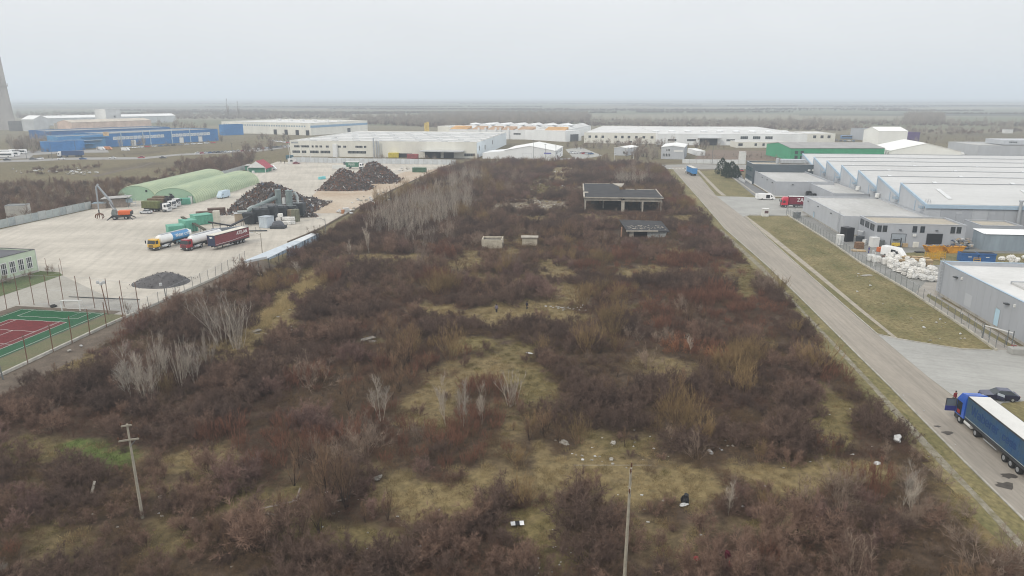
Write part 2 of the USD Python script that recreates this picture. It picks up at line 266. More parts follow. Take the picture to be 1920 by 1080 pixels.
# kerbs: real steps
def kerb(pts, w=.22, h=.14, name='road_kerb', m=m_kerb, z0=0):
    b = B(); P = [np.array(W(*p)) for p in pts]
    for p, q in zip(P[:-1], P[1:]):
        a = ang(p, q); n = float(np.linalg.norm(q - p)); c = (p + q) / 2; b.cbox((c[0], c[1], z0 + h / 2), (n, w, h), a)
    return top(b, name, m, kind='structure')
kerb(roadL[1:]); kerb([(1985, 920), (1850, 800)]); kerb([(1645, 627), (1522, 520), (1440, 447), (1395, 406)]); kerb([(1342, 367), (1304, 322)])
kerb([(1645, 627), (1685, 636), (1720, 642), (1802, 655), (1857, 657)], .3)
kerb([(1356, 321), (1416, 364), (1422, 369)], .7, .35); kerb([(1395, 406), (1405, 403), (1476, 404)], .2)
kerb([(-40, 725), (0, 706), (200, 612), (405, 522), (455, 497)], .35, .45, 'court_kerb', mat('kerb_pale', (.42, .40, .35), .9, var=.3, scale=1, coord='pos'))
kerb([(540, 455), (600, 430), (640, 407), (740, 355), (845, 308)], .4, .4, 'yard_kerb', mat('kerb_dark', (.16, .13, .10), .9, var=.3, scale=1, coord='pos'))
kerb([(1476, 404), (1565, 460), (1615, 495), (1710, 550), (1815, 620), (1868, 658)], .35, .35, 'fence_plinth', mat('plinth_concrete', (.42, .39, .32), .9, var=.25, scale=.6, coord='pos'))
st = B(); NPs = np.random.default_rng(5)
for (u, v, r) in ((1775, 812, .55), (1890, 893, .6), (1884, 911, .8), (1757, 800, .3), (1780, 757, .35)):
    c = W(u, v); t = np.linspace(0, 2 * np.pi, 14)[:-1]; k = r * (0.6 + .6 * NPs.random(13)); st.poly(np.c_[c[0] + np.cos(t) * k * 1.4, c[1] + np.sin(t) * k], .047)
top(st, 'oil_stains', mat('oil_stain', (.07, .06, .05), .6, var=.3, scale=1, coord='pos'), kind='structure')
# left: far road, tracks
m_far = mat('far_asphalt', (.27, .26, .245), .9, var=.15, scale=.1, coord='pos')
sheet('far_road', [(-80, 306), (60, 303), (120, 300), (270, 298.5), (330, 292), (480, 285), (545, 276), (545, 273.5), (470, 281), (330, 289), (270, 294.5), (130, 295.5), (60, 299), (-80, 302)], .03, m_far)
sheet('bus_lot', [(-80, 300), (55, 297), (62, 291), (120, 287), (205, 286), (200, 280), (100, 282), (-80, 284)], .042, m_far)
sheet('field_track', [(170, 330), (230, 317), (265, 311), (285, 304), (289, 304), (270, 312), (235, 319), (180, 332)], .03, m_dirt)
sheet('fallow_plot', [(1300, 300), (1480, 301), (1480, 284), (1330, 281), (1312, 290)], .03, mat('fallow_soil', (.17, .115, .085), .95, col2=(.13, .10, .07), scale=.08, fine=.2, coord='pos', detail=8))
sheet('factory_apron', [(930, 300), (1080, 300), (1130, 292), (1090, 276), (1060, 280), (1075, 296)], .03, m_apron)
# ------------------------------------------------------------------ buildings
m_glass = mat('dark_window_glass', (.03, .037, .042), .12, var=.3, scale=.7, spec=.6)
m_frame = mat('white_frame', (.62, .62, .60), .6, var=.08)
m_dframe = mat('dark_frame', (.06, .065, .07), .5, var=.1)
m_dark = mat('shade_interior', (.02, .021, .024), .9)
m_cream = mat('cream_cladding', (.66, .645, .58), .75, var=.1, scale=.12, aniso=(1, 1, .3)); m_white = mat('white_cladding', (.70, .71, .71), .7, var=.08, scale=.1, aniso=(1, 1, .3))
m_roofw = mat('white_membrane', (.64, .635, .62), .8, col2=(.50, .495, .475), scale=.06, detail=7, fine=.04)
m_greyclad = mat('grey_cladding', (.36, .375, .40), .55, var=.07, scale=.4, aniso=(1, 1, .15), spec=.4); m_greyclad2 = mat('pale_grey_cladding', (.42, .435, .455), .55, var=.07, scale=.4, aniso=(1, 1, .15), spec=.4)
m_roofg = mat('pale_grey_membrane', (.47, .465, .45), .85, col2=(.37, .365, .345), scale=.08, detail=8, fine=.06, aniso=(1, .35, 1)); m_rooftan = mat('gravel_roof', (.42, .37, .29), .9, col2=(.34, .31, .26), scale=.2, detail=6, fine=.1)
m_bluetrim = mat('pale_blue_trim', (.34, .44, .53), .5, var=.08, scale=.5); m_steel = mat('galvanised_steel', (.45, .47, .49), .4, var=.15, scale=1.2, metal=.5)
m_black = mat('black_plastic', (.018, .018, .02), .5, var=.3); m_rubber = mat('tyre_rubber', (.022, .021, .02), .85, var=.3, scale=3)
FACE = {'front': lambda w, d: (np.array([0., 0, 0]), np.array([1., 0, 0]), np.array([0., -1, 0])), 'left': lambda w, d: (np.array([0., d, 0]), np.array([0., -1, 0]), np.array([-1., 0, 0])),
        'right': lambda w, d: (np.array([w, 0., 0]), np.array([0., 1, 0]), np.array([1., 0, 0])), 'back': lambda w, d: (np.array([w, d, 0.]), np.array([-1., 0, 0]), np.array([0., 1, 0]))}
def onface(b, wd, face, a0, a1, z0, z1, o0, o1):
    """Box on a face of a building: a along it, z up, o outwards."""
    o, ax, nx = FACE[face](*wd); P = [o + ax * a + nx * n + np.array([0, 0, z]) for a in (a0, a1) for n in (o0, o1) for z in (z0, z1)]
    P = np.array(P); lo, hi = P.min(0), P.max(0); return b.box(lo[0], hi[0], lo[1], hi[1], lo[2], hi[2])
def window(path, wd, face, a, z, w, h, nx=2, nz=1, fm=None, gm=None, name='window', th_=None):
    fm = fm or m_frame; t = .09; t = th_ or t; f = B(); g = B()
    for (a0, a1, z0, z1) in ((a, a + w, z, z + t), (a, a + w, z + h - t, z + h), (a, a + t, z + t, z + h - t), (a + w - t, a + w, z + t, z + h - t)): onface(f, wd, face, a0, a1, z0, z1, -.02, .07)
    for i in range(1, nx): onface(f, wd, face, a + w * i / nx - t / 3, a + w * i / nx + t / 3, z + t, z + h - t, -.02, .055)
    for i in range(1, nz): onface(f, wd, face, a + t, a + w - t, z + h * i / nz - t / 3, z + h * i / nz + t / 3, -.02, .05)
    p = f.put(path, name, fm); onface(g, wd, face, a + t, a + w - t, z + t, z + h - t, -.02, .03); g.put(p, 'pane', gm or m_glass); return p
def door(path, wd, face, a, w, h, m, z=0.02, fm=None, slats=0, name='door'):
    b = B(); onface(b, wd, face, a, a + w, z, z + h, -.03, .06); p = b.put(path, name, m)
    f = B(); t = .12
    for (a0, a1, z0, z1) in ((a - t, a, z, z + h), (a + w, a + w + t, z, z + h), (a - t, a + w + t, z + h, z + h + t)): onface(f, wd, face, a0, a1, z0, z1, -.02, .10)
    f.put(p, 'frame', fm or m_dframe)
    for k in range(slats):
        s = B(); onface(s, wd, face, a + .05, a + w - .05, z + h * k / slats + .04, z + h * (k + 1) / slats - .02, .06, .085); s.put(p, 'slat', m)
    return p
def block(name, label, cat, p0, rz, w, d, h, wm, rm, parapet=.45, group=None, cap=None, pitch=0, over=.0, plinth=None, panel=None, sides=('front', 'left', 'right')):
    """A flat or low-gabled building; x along the front, y away from the camera. panel: width of the cladding panels."""
    t = T(name, label, cat, p0, rz, group); wd = (w, d)
    if pitch:
        b = B().prof([(0, 0), (w, 0), (w, h), (w / 2, h + pitch), (0, h)], 0, d, 'y') if pitch > 0 else B().prof([(0, 0), (d, 0), (d, h), (d / 2, h - pitch), (0, h)], 0, w, 'x')
        b.put(t, 'wall', wm)
        s, pk, e = (w, pitch, d) if pitch > 0 else (d, -pitch, w)
        o = max(over, .25); th = .22; k = pk * o / (s / 2)
        pts1 = [(-o, h - k + .012), (s / 2, h + pk + .012), (s / 2, h + pk + th), (-o, h - k + th)]; pts2 = [(s / 2 + .01, h + pk + .012), (s + o, h - k + .012), (s + o, h - k + th), (s / 2 + .01, h + pk + th)]
        for q in (pts1, pts2): B().prof(q, -o, e + o, 'y' if pitch > 0 else 'x').put(t, 'roof', rm)
    else:
        b = B(); k = .3
        for (x0, x1, y0, y1) in ((0, w, 0, k), (0, w, d - k, d), (0, k, k, d - k), (w - k, w, k, d - k)): b.box(x0, x1, y0, y1, 0, h)
        b.put(t, 'wall', wm); B().box(k, w - k, k, d - k, h - parapet - .3, h - parapet).put(t, 'roof', rm)
        c = B()
        for (x0, x1, y0, y1) in ((-.06, w + .06, -.06, k + .03), (-.06, w + .06, d - k - .03, d + .06), (-.06, k + .03, k + .03, d - k - .03), (w - k - .03, w + .06, k + .03, d - k - .03)): c.box(x0, x1, y0, y1, h, h + .09)
        c.put(t, 'parapet_cap', cap or rm)
    if plinth is not None:
        q = B()
        for s in sides: onface(q, wd, s, 0, w if s in ('front', 'back') else d, 0, .45, 0, .10)
        q.put(t, 'plinth', plinth)
    if panel:
        for s in sides:
            n = w if s in ('front', 'back') else d; k = max(1, int(n / panel))
            for i in range(k):
                q = B(); onface(q, wd, s, n * i / k + .012, n * (i + 1) / k - .012, .46, h - .1, 0, .05); q.put(t, 'panel', wm)
    return t, wd
def fr(p, rz, x, y): return np.asarray(p[:2]) + rot((x, y), rz)

# --- right estate: the long saw-tooth hall
sN = np.array([120.6, 207.4]); teeth, td, hp, he = 7, 20.1, 12.2, 8.2
hall = T('sawtooth_hall', 'long pale grey factory hall with seven saw-tooth roof ridges and blue trim', 'factory hall', sN, RZ)
SW = 175.0
B().prof([(0, 0), (teeth * td, 0)] + [q for k in range(teeth, 0, -1) for q in ((k * td, hp - .02), ((k - 1) * td + .01, he))], 0, SW, 'x').put(hall, 'wall', m_greyclad2)
for k in range(teeth):
    y0, y1 = k * td, (k + 1) * td
    B().prof([(y0 + .7, he + .16), (y1 - .02, hp + .02), (y1 - .02, hp + .22), (y0 + .7, he + .36)], .35, SW + .3, 'x').put(hall, 'roof', mat('saw_roof', (.53, .53, .52), .7, col2=(.45, .45, .44), scale=.10, detail=7, fine=.04, aniso=(.25, 1, 1)))
    rc = B(); rc.box(.3, SW + .3, y1 - .55, y1 + .06, hp + .225, hp + .30); rc.put(hall, 'ridge_cap', m_steel); rc = B(); rc.box(.3, SW, y0 + .02, y0 + .75, he + .02, he + .18); rc.put(hall, 'valley_gutter', m_steel)
    for j in range(7):
        rc = B(); x = 8 + j * 24 + 7 * (k % 2); rc.hull([(x + a, y0 + yy, he + .40 + (hp - he) * yy / td + dz) for a in (0, 1.2) for yy in (5, 14) for dz in (-.12, .10)]); rc.put(hall, 'skylight', mat('skylight_sheet', (.60, .61, .61), .35, var=.08))
    v = B(); v.prof([(y0 + .02, he - .35), (y1 + .05, hp - .25), (y1 + .05, hp + .34), (y0 + .02, he + .46)], -.14, .33, 'x'); v.box(-.16, -.02, y1 - .4, y1 + .04, he - 2.0, hp - .56); v.put(hall, 'verge_trim', m_bluetrim)
    g = B(); g.box(-.13, -.03, y0 + 7.2, y0 + 7.5, .3, he + .5); g.put(hall, 'downpipe', m_bluetrim); g = B(); g.box(-1.25, -.2, y0 - .4 + (.9 if k == 0 else 0), y0 + 1.8, he - .98, he - .3); g.put(hall, 'rainwater_box', mat('steel_blue_box', (.28, .36, .43), .5, var=.1))
    h_ = B()   # hatch balcony where the gutter leaves the valley
    h_.box(-1.3, -.16, y0 - .6 + (.9 if k == 0 else 0), y0 + 1.9, he - 1.15, he - 1.0)
    for q in (-.3, .9, 1.8): h_.box(-1.3, -1.2, y0 + q, y0 + q + .08, he - 1.0, he + .1)
    h_.box(-1.32, -1.22, y0 - .4, y0 + 1.9, he + .1, he + .2); h_.put(hall, 'valley_platform', m_steel)
    l_ = B(); l_.tube([(.9, y0 + 1.2, he), (.9, y0 + 1.2, he + 1.5), (.9, y0 + 2.6, he + 1.6), (.9, y0 + 2.6, he + .4)], .06, 5); l_.tube([(1.6, y0 + 1.2, he), (1.6, y0 + 1.2, he + 1.5), (1.6, y0 + 2.6, he + 1.6), (1.6, y0 + 2.6, he + .4)], .06, 5); l_.put(hall, 'ladder_hoop', m_steel)
gt = B(); gt.box(-.1, SW, -.55, -.02, he - .75, he + .30); gt.put(hall, 'gutter_trim', m_bluetrim)
for i in range(40):
    q = B(); q.box(i * 4.3 + .05, i * 4.3 + 4.25, -.09, -.005, .3, he - .8); q.put(hall, 'panel', m_greyclad if i % 3 else m_greyclad2)
for k in (8.5, 17.5):
    q = B(); q.box(k, k + 1.6, -.14, -.09, 5.9, 6.6); q.put(hall, 'vent', m_greyclad2)
for i, k in enumerate((25.0, 27.4, 29.6)):
    q = B(); q.cyl((k, -1.0, .5), (k, -1.0, he + 1.6), .42, 12); q.cyl((k, -1.0, he + 1.6), (k, -1.0, he + 2.1), .62, 12); q.put(hall, 'exhaust_pipe', m_steel, smooth=40)
for k in (3, 4):
    q = B(); q.cyl((-.75, (k - 2) * td + 16.2, 5.6), (-.75, (k - 2) * td + 16.2, 7.0), .75, 12); q.put(hall, 'cooling_unit', m_frame, smooth=40)
ru = B(); ru.cyl((33.5, 14, he + 2.5), (33.5, 14, he + 3.6), .35, 8); ru.put(hall, 'roof_vent', m_steel)

# --- low blocks along its side
K1, K1d = block('packing_hall', 'low grey flat-roofed block in front of the red lorry', 'industrial building', W(1583, 406, 5.6), RZ, 24.3, 44.0, 5.6, m_greyclad2, m_roofg, .5, cap=m_steel, plinth=m_kerb, panel=4, sides=('front', 'left'))
for a, z in ((6, 4.6), (18, 4.6), (32, 4.6)):
    q = B(); onface(q, K1d, 'left', a, a + .5, z, z + .22, .05, .45); q.put(K1, 'wall_lamp', m_dframe)
door(K1, K1d, 'left', 13.5, 1.1, 2.2, mat('pale_blue_door', (.42, .58, .68), .5, var=.05)); 
q = B()
for k in range(9): onface(q, K1d, 'left', 40.2, 41.2, .8 + k * .55, .86 + k * .55, .25, .33)
for a in (40.2, 41.1): onface(q, K1d, 'left', a, a + .08, .3, 6.6, .3, .38)
q.put(K1, 'roof_ladder', m_steel)
p2 = W(1453, 369)
K2, K2d = block('dispatch_hall', 'grey flat-roofed block behind the white van in the loading court', 'industrial building', p2, RZ, 22.0, 46.0, 6.0, m_greyclad, m_roofg, .5, cap=m_steel, plinth=m_frame, panel=4, sides=('front', 'left'))
for a in (6, 14):
    q = B(); onface(q, K2d, 'front', a, a + .6, 4.9, 5.15, .05, .5); q.put(K2, 'wall_lamp', m_dframe)
for a in (20, 30, 40):
    q = B(); onface(q, K2d, 'left', a, a + .6, 4.9, 5.15, .05, .5); q.put(K2, 'wall_lamp', m_dframe)
K4, K4d = block('spine_block', 'low grey link block with tan roof strip against the saw-tooth hall', 'industrial building', fr(sN, RZ, -12.2, 45.5), RZ, 12.0, 37.0, 5.5, m_greyclad, m_roofg, .4, cap=m_steel, panel=4, sides=('left',))
for k in range(5):
    q = B(); q.rbox(-1.6 - (k % 2) * .3, -.25, 20 + k * 2.3, 21.7 + k * 2.3, .05, 2.3 + .5 * (k % 3 == 0), .08); q.put('/World', 'stacked_rack', m_black, label=['tall black rack by the link block wall, furthest in the loading court', 'black rack beside the tallest rack in the loading court', 'middle black rack of the row in the loading court', 'black rack second from the near end in the loading court', 'nearest black rack of the row in the loading court'][4 - k], cat='rack', group='black racks in the loading court')
    x = UsdGeom.Xformable(stage.GetPrimAtPath(f'/World/stacked_rack' + (f'_{k:03d}' if k else ''))); c = fr(sN, RZ, -12.2, 45.5); x.AddTranslateOp().Set((float(c[0]), float(c[1]), 0)); x.AddRotateZOp().Set(math.degrees(RZ))
p3 = W(1409.5, 345)
m_slate = mat('slate_cladding', (.085, .105, .12), .5, var=.12, scale=.5)
K3, K3d = block('office_block', 'dark slate two-storey office with ribbon windows and a rooftop unit', 'office building', p3, RZ, 38.0, 17.0, 9.0, m_slate, m_rooftan, .6, cap=m_steel)
for z in (1.3, 5.2):
    for k in range(5): window(K3, K3d, 'left', 1.0 + k * 3.1, z, 2.6, 2.0, 2, 1, m_slate, mat('office_glass', (.05, .085, .095), .1, var=.5, scale=.6, spec=.7))
q = B(); onface(q, K3d, 'left', 0, 17, 0, 1.0, .0, .1); q.put(K3, 'white_base', m_frame)
for k in (12, 15.5):
    q = B(); onface(q, K3d, 'front', 18 + k * .5, 19.0 + k * .5, 6.2, 7.0, 0, .4); q.put(K3, 'wall_unit', m_frame)
q = B(); q.rbox(14, 25, 9, 12, 8.7, 10.6, .2); q.put(K3, 'rooftop_unit', m_steel); q = B(); q.rbox(26, 33, 9.5, 11, 8.7, 9.8, .2); q.put(K3, 'rooftop_duct', m_steel); q = B(); q.cyl((12.6, 10, 8.6), (12.6, 10, 11), .7, 10); q.put(K3, 'rooftop_stack', m_steel)

# --- workshop with windows and gates
pL = W(1637.5, 462); LW = float(np.linalg.norm(W(1786, 459.5) - pL))
Lb, Ld = block('workshop', 'two-storey grey workshop with a shut and an open roller gate', 'workshop', pL, RZ, LW, 13.0, 6.2, m_greyclad, m_rooftan, .35, cap=m_steel)
fx = lambda a: LW * a / 605.0
for a in (10, 48, 250, 302, 505, 545): window(Lb, Ld, 'front', fx(a), 4.0, fx(30), 1.75, 2, 1, m_dframe)
for a in (1.0, 5.0, 9.0): window(Lb, Ld, 'left', a, 4.0, 1.5, 1.7, 2, 1, m_dframe); window(Lb, Ld, 'left', a + 1.8, 4.0, 1.2, 1.7, 1, 1, m_dframe)
door(Lb, Ld, 'front', fx(115), fx(95), 3.5, mat('roller_gate', (.30, .33, .36), .5, var=.08), slats=5, name='roller_gate'); door(Lb, Ld, 'front', fx(355), fx(100), 3.7, m_dark, name='open_gateway')
for a in (160, 405):
    q = B(); onface(q, Ld, 'front', fx(a), fx(a + 14), 4.6, 4.8, 0, .5); q.put(Lb, 'wall_lamp', m_dframe)
q = B(); onface(q, Ld, 'front', fx(257), fx(277), 3.0, 3.6, 0, .4); q.put(Lb, 'air_conditioner', m_frame)
An, Ad = block('boiler_annexe', 'small grey annexe with tan roof against the saw-tooth hall', 'annexe', W(1840, 423, 5.2), RZ, 10.6, 9.5, 5.2, m_greyclad, m_rooftan, .3, cap=m_steel)
pc = W(1842, 470)
cs = T('corrugated_shed', 'corrugated steel shed with bright white ribbed roof', 'shed', pc, RZ)
m_corr = mat('corrugated_steel', (.27, .32, .36), .5, var=.2, scale=.5, aniso=(1, 1, .2), metal=.2)
q = B(); t_ = np.arange(0, 26.01, .12); pts = [(a, -.06 + .06 * (i % 2)) for i, a in enumerate(t_)]
q.poly(pts + [(26, .2), (0, .2)], 0, 4.3); q.put(cs, 'front_wall', m_corr)
q = B(); q.poly([(-.06 + .06 * (i % 2), a) for i, a in enumerate(np.arange(0, 6.01, .12))][::-1] + [(.2, 0), (.2, 6)], 0, 4.55); q.put(cs, 'side_wall', m_corr)
q = B()
for i in range(108): q.add([[i * .24 - .25, -.35, 4.42], [i * .24 - .08, -.35, 4.50], [i * .24 - .01, -.35, 4.42], [i * .24 - .25, 6.2, 4.72], [i * .24 - .08, 6.2, 4.80], [i * .24 - .01, 6.2, 4.72]], [[0, 1, 4, 3], [1, 2, 5, 4]])
q.put(cs, 'roof_sheet', mat('bright_sheet', (.80, .81, .80), .5, var=.05))

# --- near hall at the right edge
pN = np.array([87.1, 141.7]); NL = 46.0
nh0 = fr(pN, RZ, 0, -NL)
Nh, Nd = block('storage_hall', 'grey clad storage hall with blue doors at the right edge', 'storage hall', nh0, RZ, 40.0, NL, 6.6, m_greyclad, m_roofw, .75, cap=m_bluetrim, plinth=m_kerb, panel=2.2, sides=('left',))
q = B(); q.box(6.0, 39.4, .4, NL - 15, 5.85, 6.25); q.put(Nh, 'roof_upper_deck', m_roofg); q = B(); q.box(5.9, 39.4, NL - 15, NL - 14.8, 5.85, 6.4); q.put(Nh, 'roof_kerb', m_steel)
q = B(); q.cyl((16.5, NL - 6, 5.8), (16.5, NL - 6, 6.15), 2.2, 24); q.put(Nh, 'roof_dome', m_frame)
for a in (22.9, 33.2): door(Nh, Nd, 'left', a, 1.5, 3.0, L['pale_blue_door'], z=.5, fm=m_steel)
q = B(); onface(q, Nd, 'left', 12.0, 14.6, .9, 3.2, .05, .07); q.put(Nh, 'wall_patch', m_greyclad2)
for a in (7.5, 26):
    q = B(); onface(q, Nd, 'left', a, a + .8, 5.1, 5.3, .05, .7); q.put(Nh, 'flood_lamp', m_dframe); q = B(); onface(q, Nd, 'left', a + 2.3, a + 2.6, 5.2, 5.7, .05, .3); q.put(Nh, 'camera_box', m_frame)
q = B()
for k in range(12): onface(q, Nd, 'left', 1.6, 2.4, .8 + k * .6, .86 + k * .6, .3, .38)
for a in (1.6, 2.35): onface(q, Nd, 'left', a, a + .07, .3, 7.4, .3, .38)
q.put(Nh, 'roof_ladder', m_steel)

# --- ruins in the scrub
m_conc = mat('weathered_concrete', (.42, .39, .33), .9, col2=(.27, .24, .20), scale=.6, detail=7, fine=.15); m_tar = mat('old_tar_roof', (.03, .03, .034), .95, col2=(.055, .053, .053), scale=.35, detail=8, fine=.25)
a0, a1 = W(1095, 396), W(1240, 398); ra = ang(a0, a1); rw = float(np.linalg.norm(a1 - a0)); rh = 5.1
ru = T('ruined_shed', 'open concrete ruin with dark tarred roof on columns', 'ruin', a0, ra)
def rroof(x0, x1, y0, y1, zf, zb):  # roof slab sloping front to back
    b = B(); th = .3; P = [(x0, y0, zf), (x1, y0, zf), (x1, y1, zb), (x0, y1, zb)]; return b.hull([(x, y, z) for x, y, z in P] + [(x, y, z + th) for x, y, z in P])
rmid = rw * .5
rroof(-.3, rmid, -.8, 38, rh - .3, rh - .15).put(ru, 'roof_slab', m_tar); rroof(rmid, rw + .5, -.8, 26.0, rh - .3, rh - .9).put(ru, 'roof_slab', m_tar)
q = B(); q.hull([(rmid - 2, 38.2, rh), (rmid + 2.6, 37, rh), (rmid + 1, 30, rh - .3), (rmid - .4, 31, rh), (rmid - 2, 38.2, rh + .3), (rmid + 2.6, 37, rh + .5), (rmid + 1, 30, rh), (rmid - .4, 31, rh + .3)]); q.put(ru, 'broken_slab', m_conc)
for (x0, x1, z) in ((0.0, rmid - .6, rh - 1.3), (rmid + .6, rw, rh - 1.45)):
    q = B(); q.hull([(x0, -.3, z), (x1, -.3, z), (x1, .3, z), (x0, .3, z), (x0, -.3, z + .95), (x1, -.3, z + .95), (x1, .3, z + .95), (x0, .3, z + .95)]); q.put(ru, 'beam', m_conc)
q = B(); q.box(-.3, rw + .4, -.95, -.75, rh - .35, rh + .02); q.put(ru, 'eaves_edge', m_conc)
for x, w_ in ((0.1, .5), (rmid - .55, 1.1), (rw * .745, .5), (rw - .5, .55)):
    q = B(); q.hull([(x, -.25, -.1), (x + w_, -.25, -.1), (x + w_, .25, -.1), (x, .25, -.1), (x - .05, -.25, rh - 1.0), (x + w_ + .05, -.25, rh - 1.0), (x + w_ + .05, .25, rh - 1.0), (x - .05, .25, rh - 1.0)]); q.put(ru, 'column', m_conc)
for x in (0.2, rw * .25, rw * .5, rw * .75, rw - .5):
    q = B(); q.box(x, x + .45, 7, 7.5, -.1, rh - .75); q.put(ru, 'inner_column', m_conc)
q = B(); q.box(0, rw, 17.5, 17.8, -.1, rh - 1.0); q.put(ru, 'back_wall', mat('sooty_wall', (.10, .095, .09), .95, var=.4, scale=.5))
for (x0, x1, y0, y1) in ((-.4, .2, -.6, 9), (-.4, 1.5, 9.4, 12), (-.4, .1, 15, 37), (.6, rmid - 3, 37.6, 38.2), (rmid + 2.5, rw * .72, 25.6, 26.3), (rw * .75, rw, 25.8, 26.4), (rw + .2, rw + .55, -.6, 25)):
    q = B(); z = rh + .02 if x1 < rmid else rh - .6 if y0 > 8 else rh - .32; q.hull([(x, y, zz + (-.3 if (x > rmid and y > 6) else 0) * 0) for x in (x0, x1) for y in (y0, y1) for zz in (z - .02, z + .22)]); q.put(ru, 'parapet_fragment', m_conc)
b0, b1 = W(1180, 446), W(1250, 446); rb = T('collapsed_hut', 'low ruined hut with sagging tarred roof and broken grey wall', 'ruin', (b0[0], b0[1], -.6), ang(b0, b1)); bw = float(np.linalg.norm(b1 - b0))
B().hull([(-.9, -.5, 2.55), (bw + .6, -.5, 2.35), (bw + 1.8, 17, 2.3), (-.6, 17, 2.8), (-.9, -.5, 2.8), (bw + .6, -.5, 2.6), (bw + 1.8, 17, 2.55), (-.6, 17, 3.05)]).put(rb, 'roof_slab', m_tar)
q = B(); q.hull([(x, y, z) for x in (-1.1, bw * .75) for y in (-.75, -.52) for z in (2.5, 2.85)]); q.put(rb, 'eaves_edge', m_conc)
q = B(); q.box(0, 1.2, 0, .3, 0, 2.5); q.put(rb, 'wall', m_conc); q = B(); q.hull([(bw * .48, 0, -.1), (bw * .93, 0, -.1), (bw * .48, .35, -.1), (bw * .93, .35, -.1), (bw * .48, 0, 2.4), (bw, 0, 2.3), (bw * .48, .35, 2.4), (bw, .35, 2.3)]); q.put(rb, 'broken_wall', mat('grey_render', (.33, .34, .33), .9, var=.35, scale=1.2, detail=7))
q = B(); q.box(.2, bw - .2, 5, 5.2, 0, 2.3); q.put(rb, 'back_wall', L['sooty_wall']); q = B(); q.box(-2.2, -1.9, 1.4, 1.9, 0, 3.4); q.put(rb, 'standing_post', mat('raw_brick', (.34, .20, .13), .9, var=.3))
q = B()
for k in range(60): q.blob((R.uniform(0, bw), R.uniform(1, 8), 2.85), (R.uniform(.1, .35), R.uniform(.1, .25), .08), 0, .3, k)
q.put(rb, 'roof_rubble', m_conc, kind='stuff')
for (u0, u1, vb, h, lab) in ((903, 942, 467, 2.9, 'roofless pale concrete box, the larger of two among the bushes'), (979, 1007, 462, 2.7, 'small pale concrete box hut with a cracked flat roof among the bushes')):
    p, p1 = W(u0, vb), W(u1, vb); w_ = float(np.linalg.norm(p1 - p)); t = T('concrete_hut', lab, 'hut', (p[0], p[1], -.35), -.05); m_cp = mat('pale_render', (.42, .375, .295), .9, var=.3, scale=.9, detail=7, fine=.1)
    dd = w_ * .9; q = B()
    for (x0, x1, y0, y1) in ((0, w_, 0, .3), (0, w_, dd - .3, dd), (0, .3, .3, dd - .3), (w_ - .3, w_, .3, dd - .3)): q.box(x0, x1, y0, y1, -.1, h)
    q.put(t, 'wall', m_cp); q = B(); q.box(.3, w_ - .3, .3, dd - .3, 0, h - (.6 if u0 < 950 else .1)); q.put(t, 'roof_deck', m_tar)
    if u0 < 950:
        q = B(); q.box(w_ - .01, w_ + .1, .6, 2.0, 0, 1.9); q.put(t, 'doorway', m_dark)
    else:
        q = B(); q.hull([(x, y, z) for x in (-.3, w_ + .3) for y in (-.3, dd * .7) for z in (h, h + .2)]); q.put(t, 'roof_slab', m_conc)
# ------------------------------------------------------------------ far and left buildings
def fb(name, label, cat, pL, pR, d, vt, wm, rm, **kw):
    """Block whose front base runs between two photo pixels, top at row vt above the left one."""
    a, b = W(*pL), W(*pR); h = kw.pop('h', None) or float(HT(pL[0], pL[1], vt)); w = float(np.linalg.norm(b - a))
    t, wd = block(name, label, cat, a, ang(a, b), w, d, h, wm, rm, **kw); return t, wd, h
# blue long works on the left
m_blue = mat('blue_cladding', (.03, .155, .37), .6, var=.2, scale=.08); m_blue2 = mat('light_blue_cladding', (.07, .23, .43), .6, var=.15, scale=.1); m_bluedk = mat('deep_blue_cladding', (.018, .10, .27), .6, var=.2, scale=.08)
m_greyroof = mat('grey_sheet_roof', (.24, .25, .25), .8, var=.25, scale=.1)
A1, A1d, A1h = fb('blue_works', 'long blue factory with a row of white-framed windows', 'factory', (200, 276), (410, 263.5), 45, 251, m_blue, m_greyroof, parapet=.5, cap=m_greyroof)
for i in range(26):
    if i not in (13, 14): window(A1, A1d, 'front', 6 + i * (A1d[0] - 14) / 26, A1h * .52, 3.0, 2.4, 1, 1, m_frame, mat('pale_pane', (.42, .46, .50), .3, var=.3, scale=.3), th_=.5)
for k in (.12, .3, .36, .55, .72):
    q = B(); onface(q, A1d, 'front', A1d[0] * k, A1d[0] * k + .8, 0, A1h + 1, 0, .3); q.put(A1, 'downpipe', m_bluetrim)
for k in (.2, .62, .8): door(A1, A1d, 'front', A1d[0] * k, 4, 4.5, m_frame)
fb('blue_upper_hall', 'higher dark blue hall rising behind the long blue factory', 'factory hall', (90, 262), (320, 252), 40, 246.5, m_bluedk, m_greyroof, cap=m_blue2)
fb('blue_end_block', 'blue end block touching the big white warehouse', 'industrial building', (421, 254), (457, 252.5), 10, 234, m_blue, m_greyroof, cap=m_blue2)
A4, A4d, _ = fb('blue_front_wing', 'lighter blue lower wing with slanting canopies', 'industrial building', (112, 281), (200, 276.5), 22, 256, m_blue2, m_greyroof, cap=m_bluetrim)
for k in range(3):
    q = B(); onface(q, A4d, 'front', 4 + k * 6, 24 + k * 6, 3.5 + k * 2.4, 4.0 + k * 2.4, 0, 3.5 - k); q.put(A4, 'canopy', m_bluetrim if k % 2 else m_blue2)
q = B(); onface(q, A4d, 'front', 32, 36, 8.5, 12.0, 0, 1); q.put(A4, 'lit_sign_box', mat('orange_sign', (.6, .42, .25), .6, var=.3))
fb('blue_low_wing', 'low blue shed in front of the lighter blue wing', 'shed', (93, 285), (160, 281), 12, 266, m_blue, m_greyroof, cap=m_bluetrim)
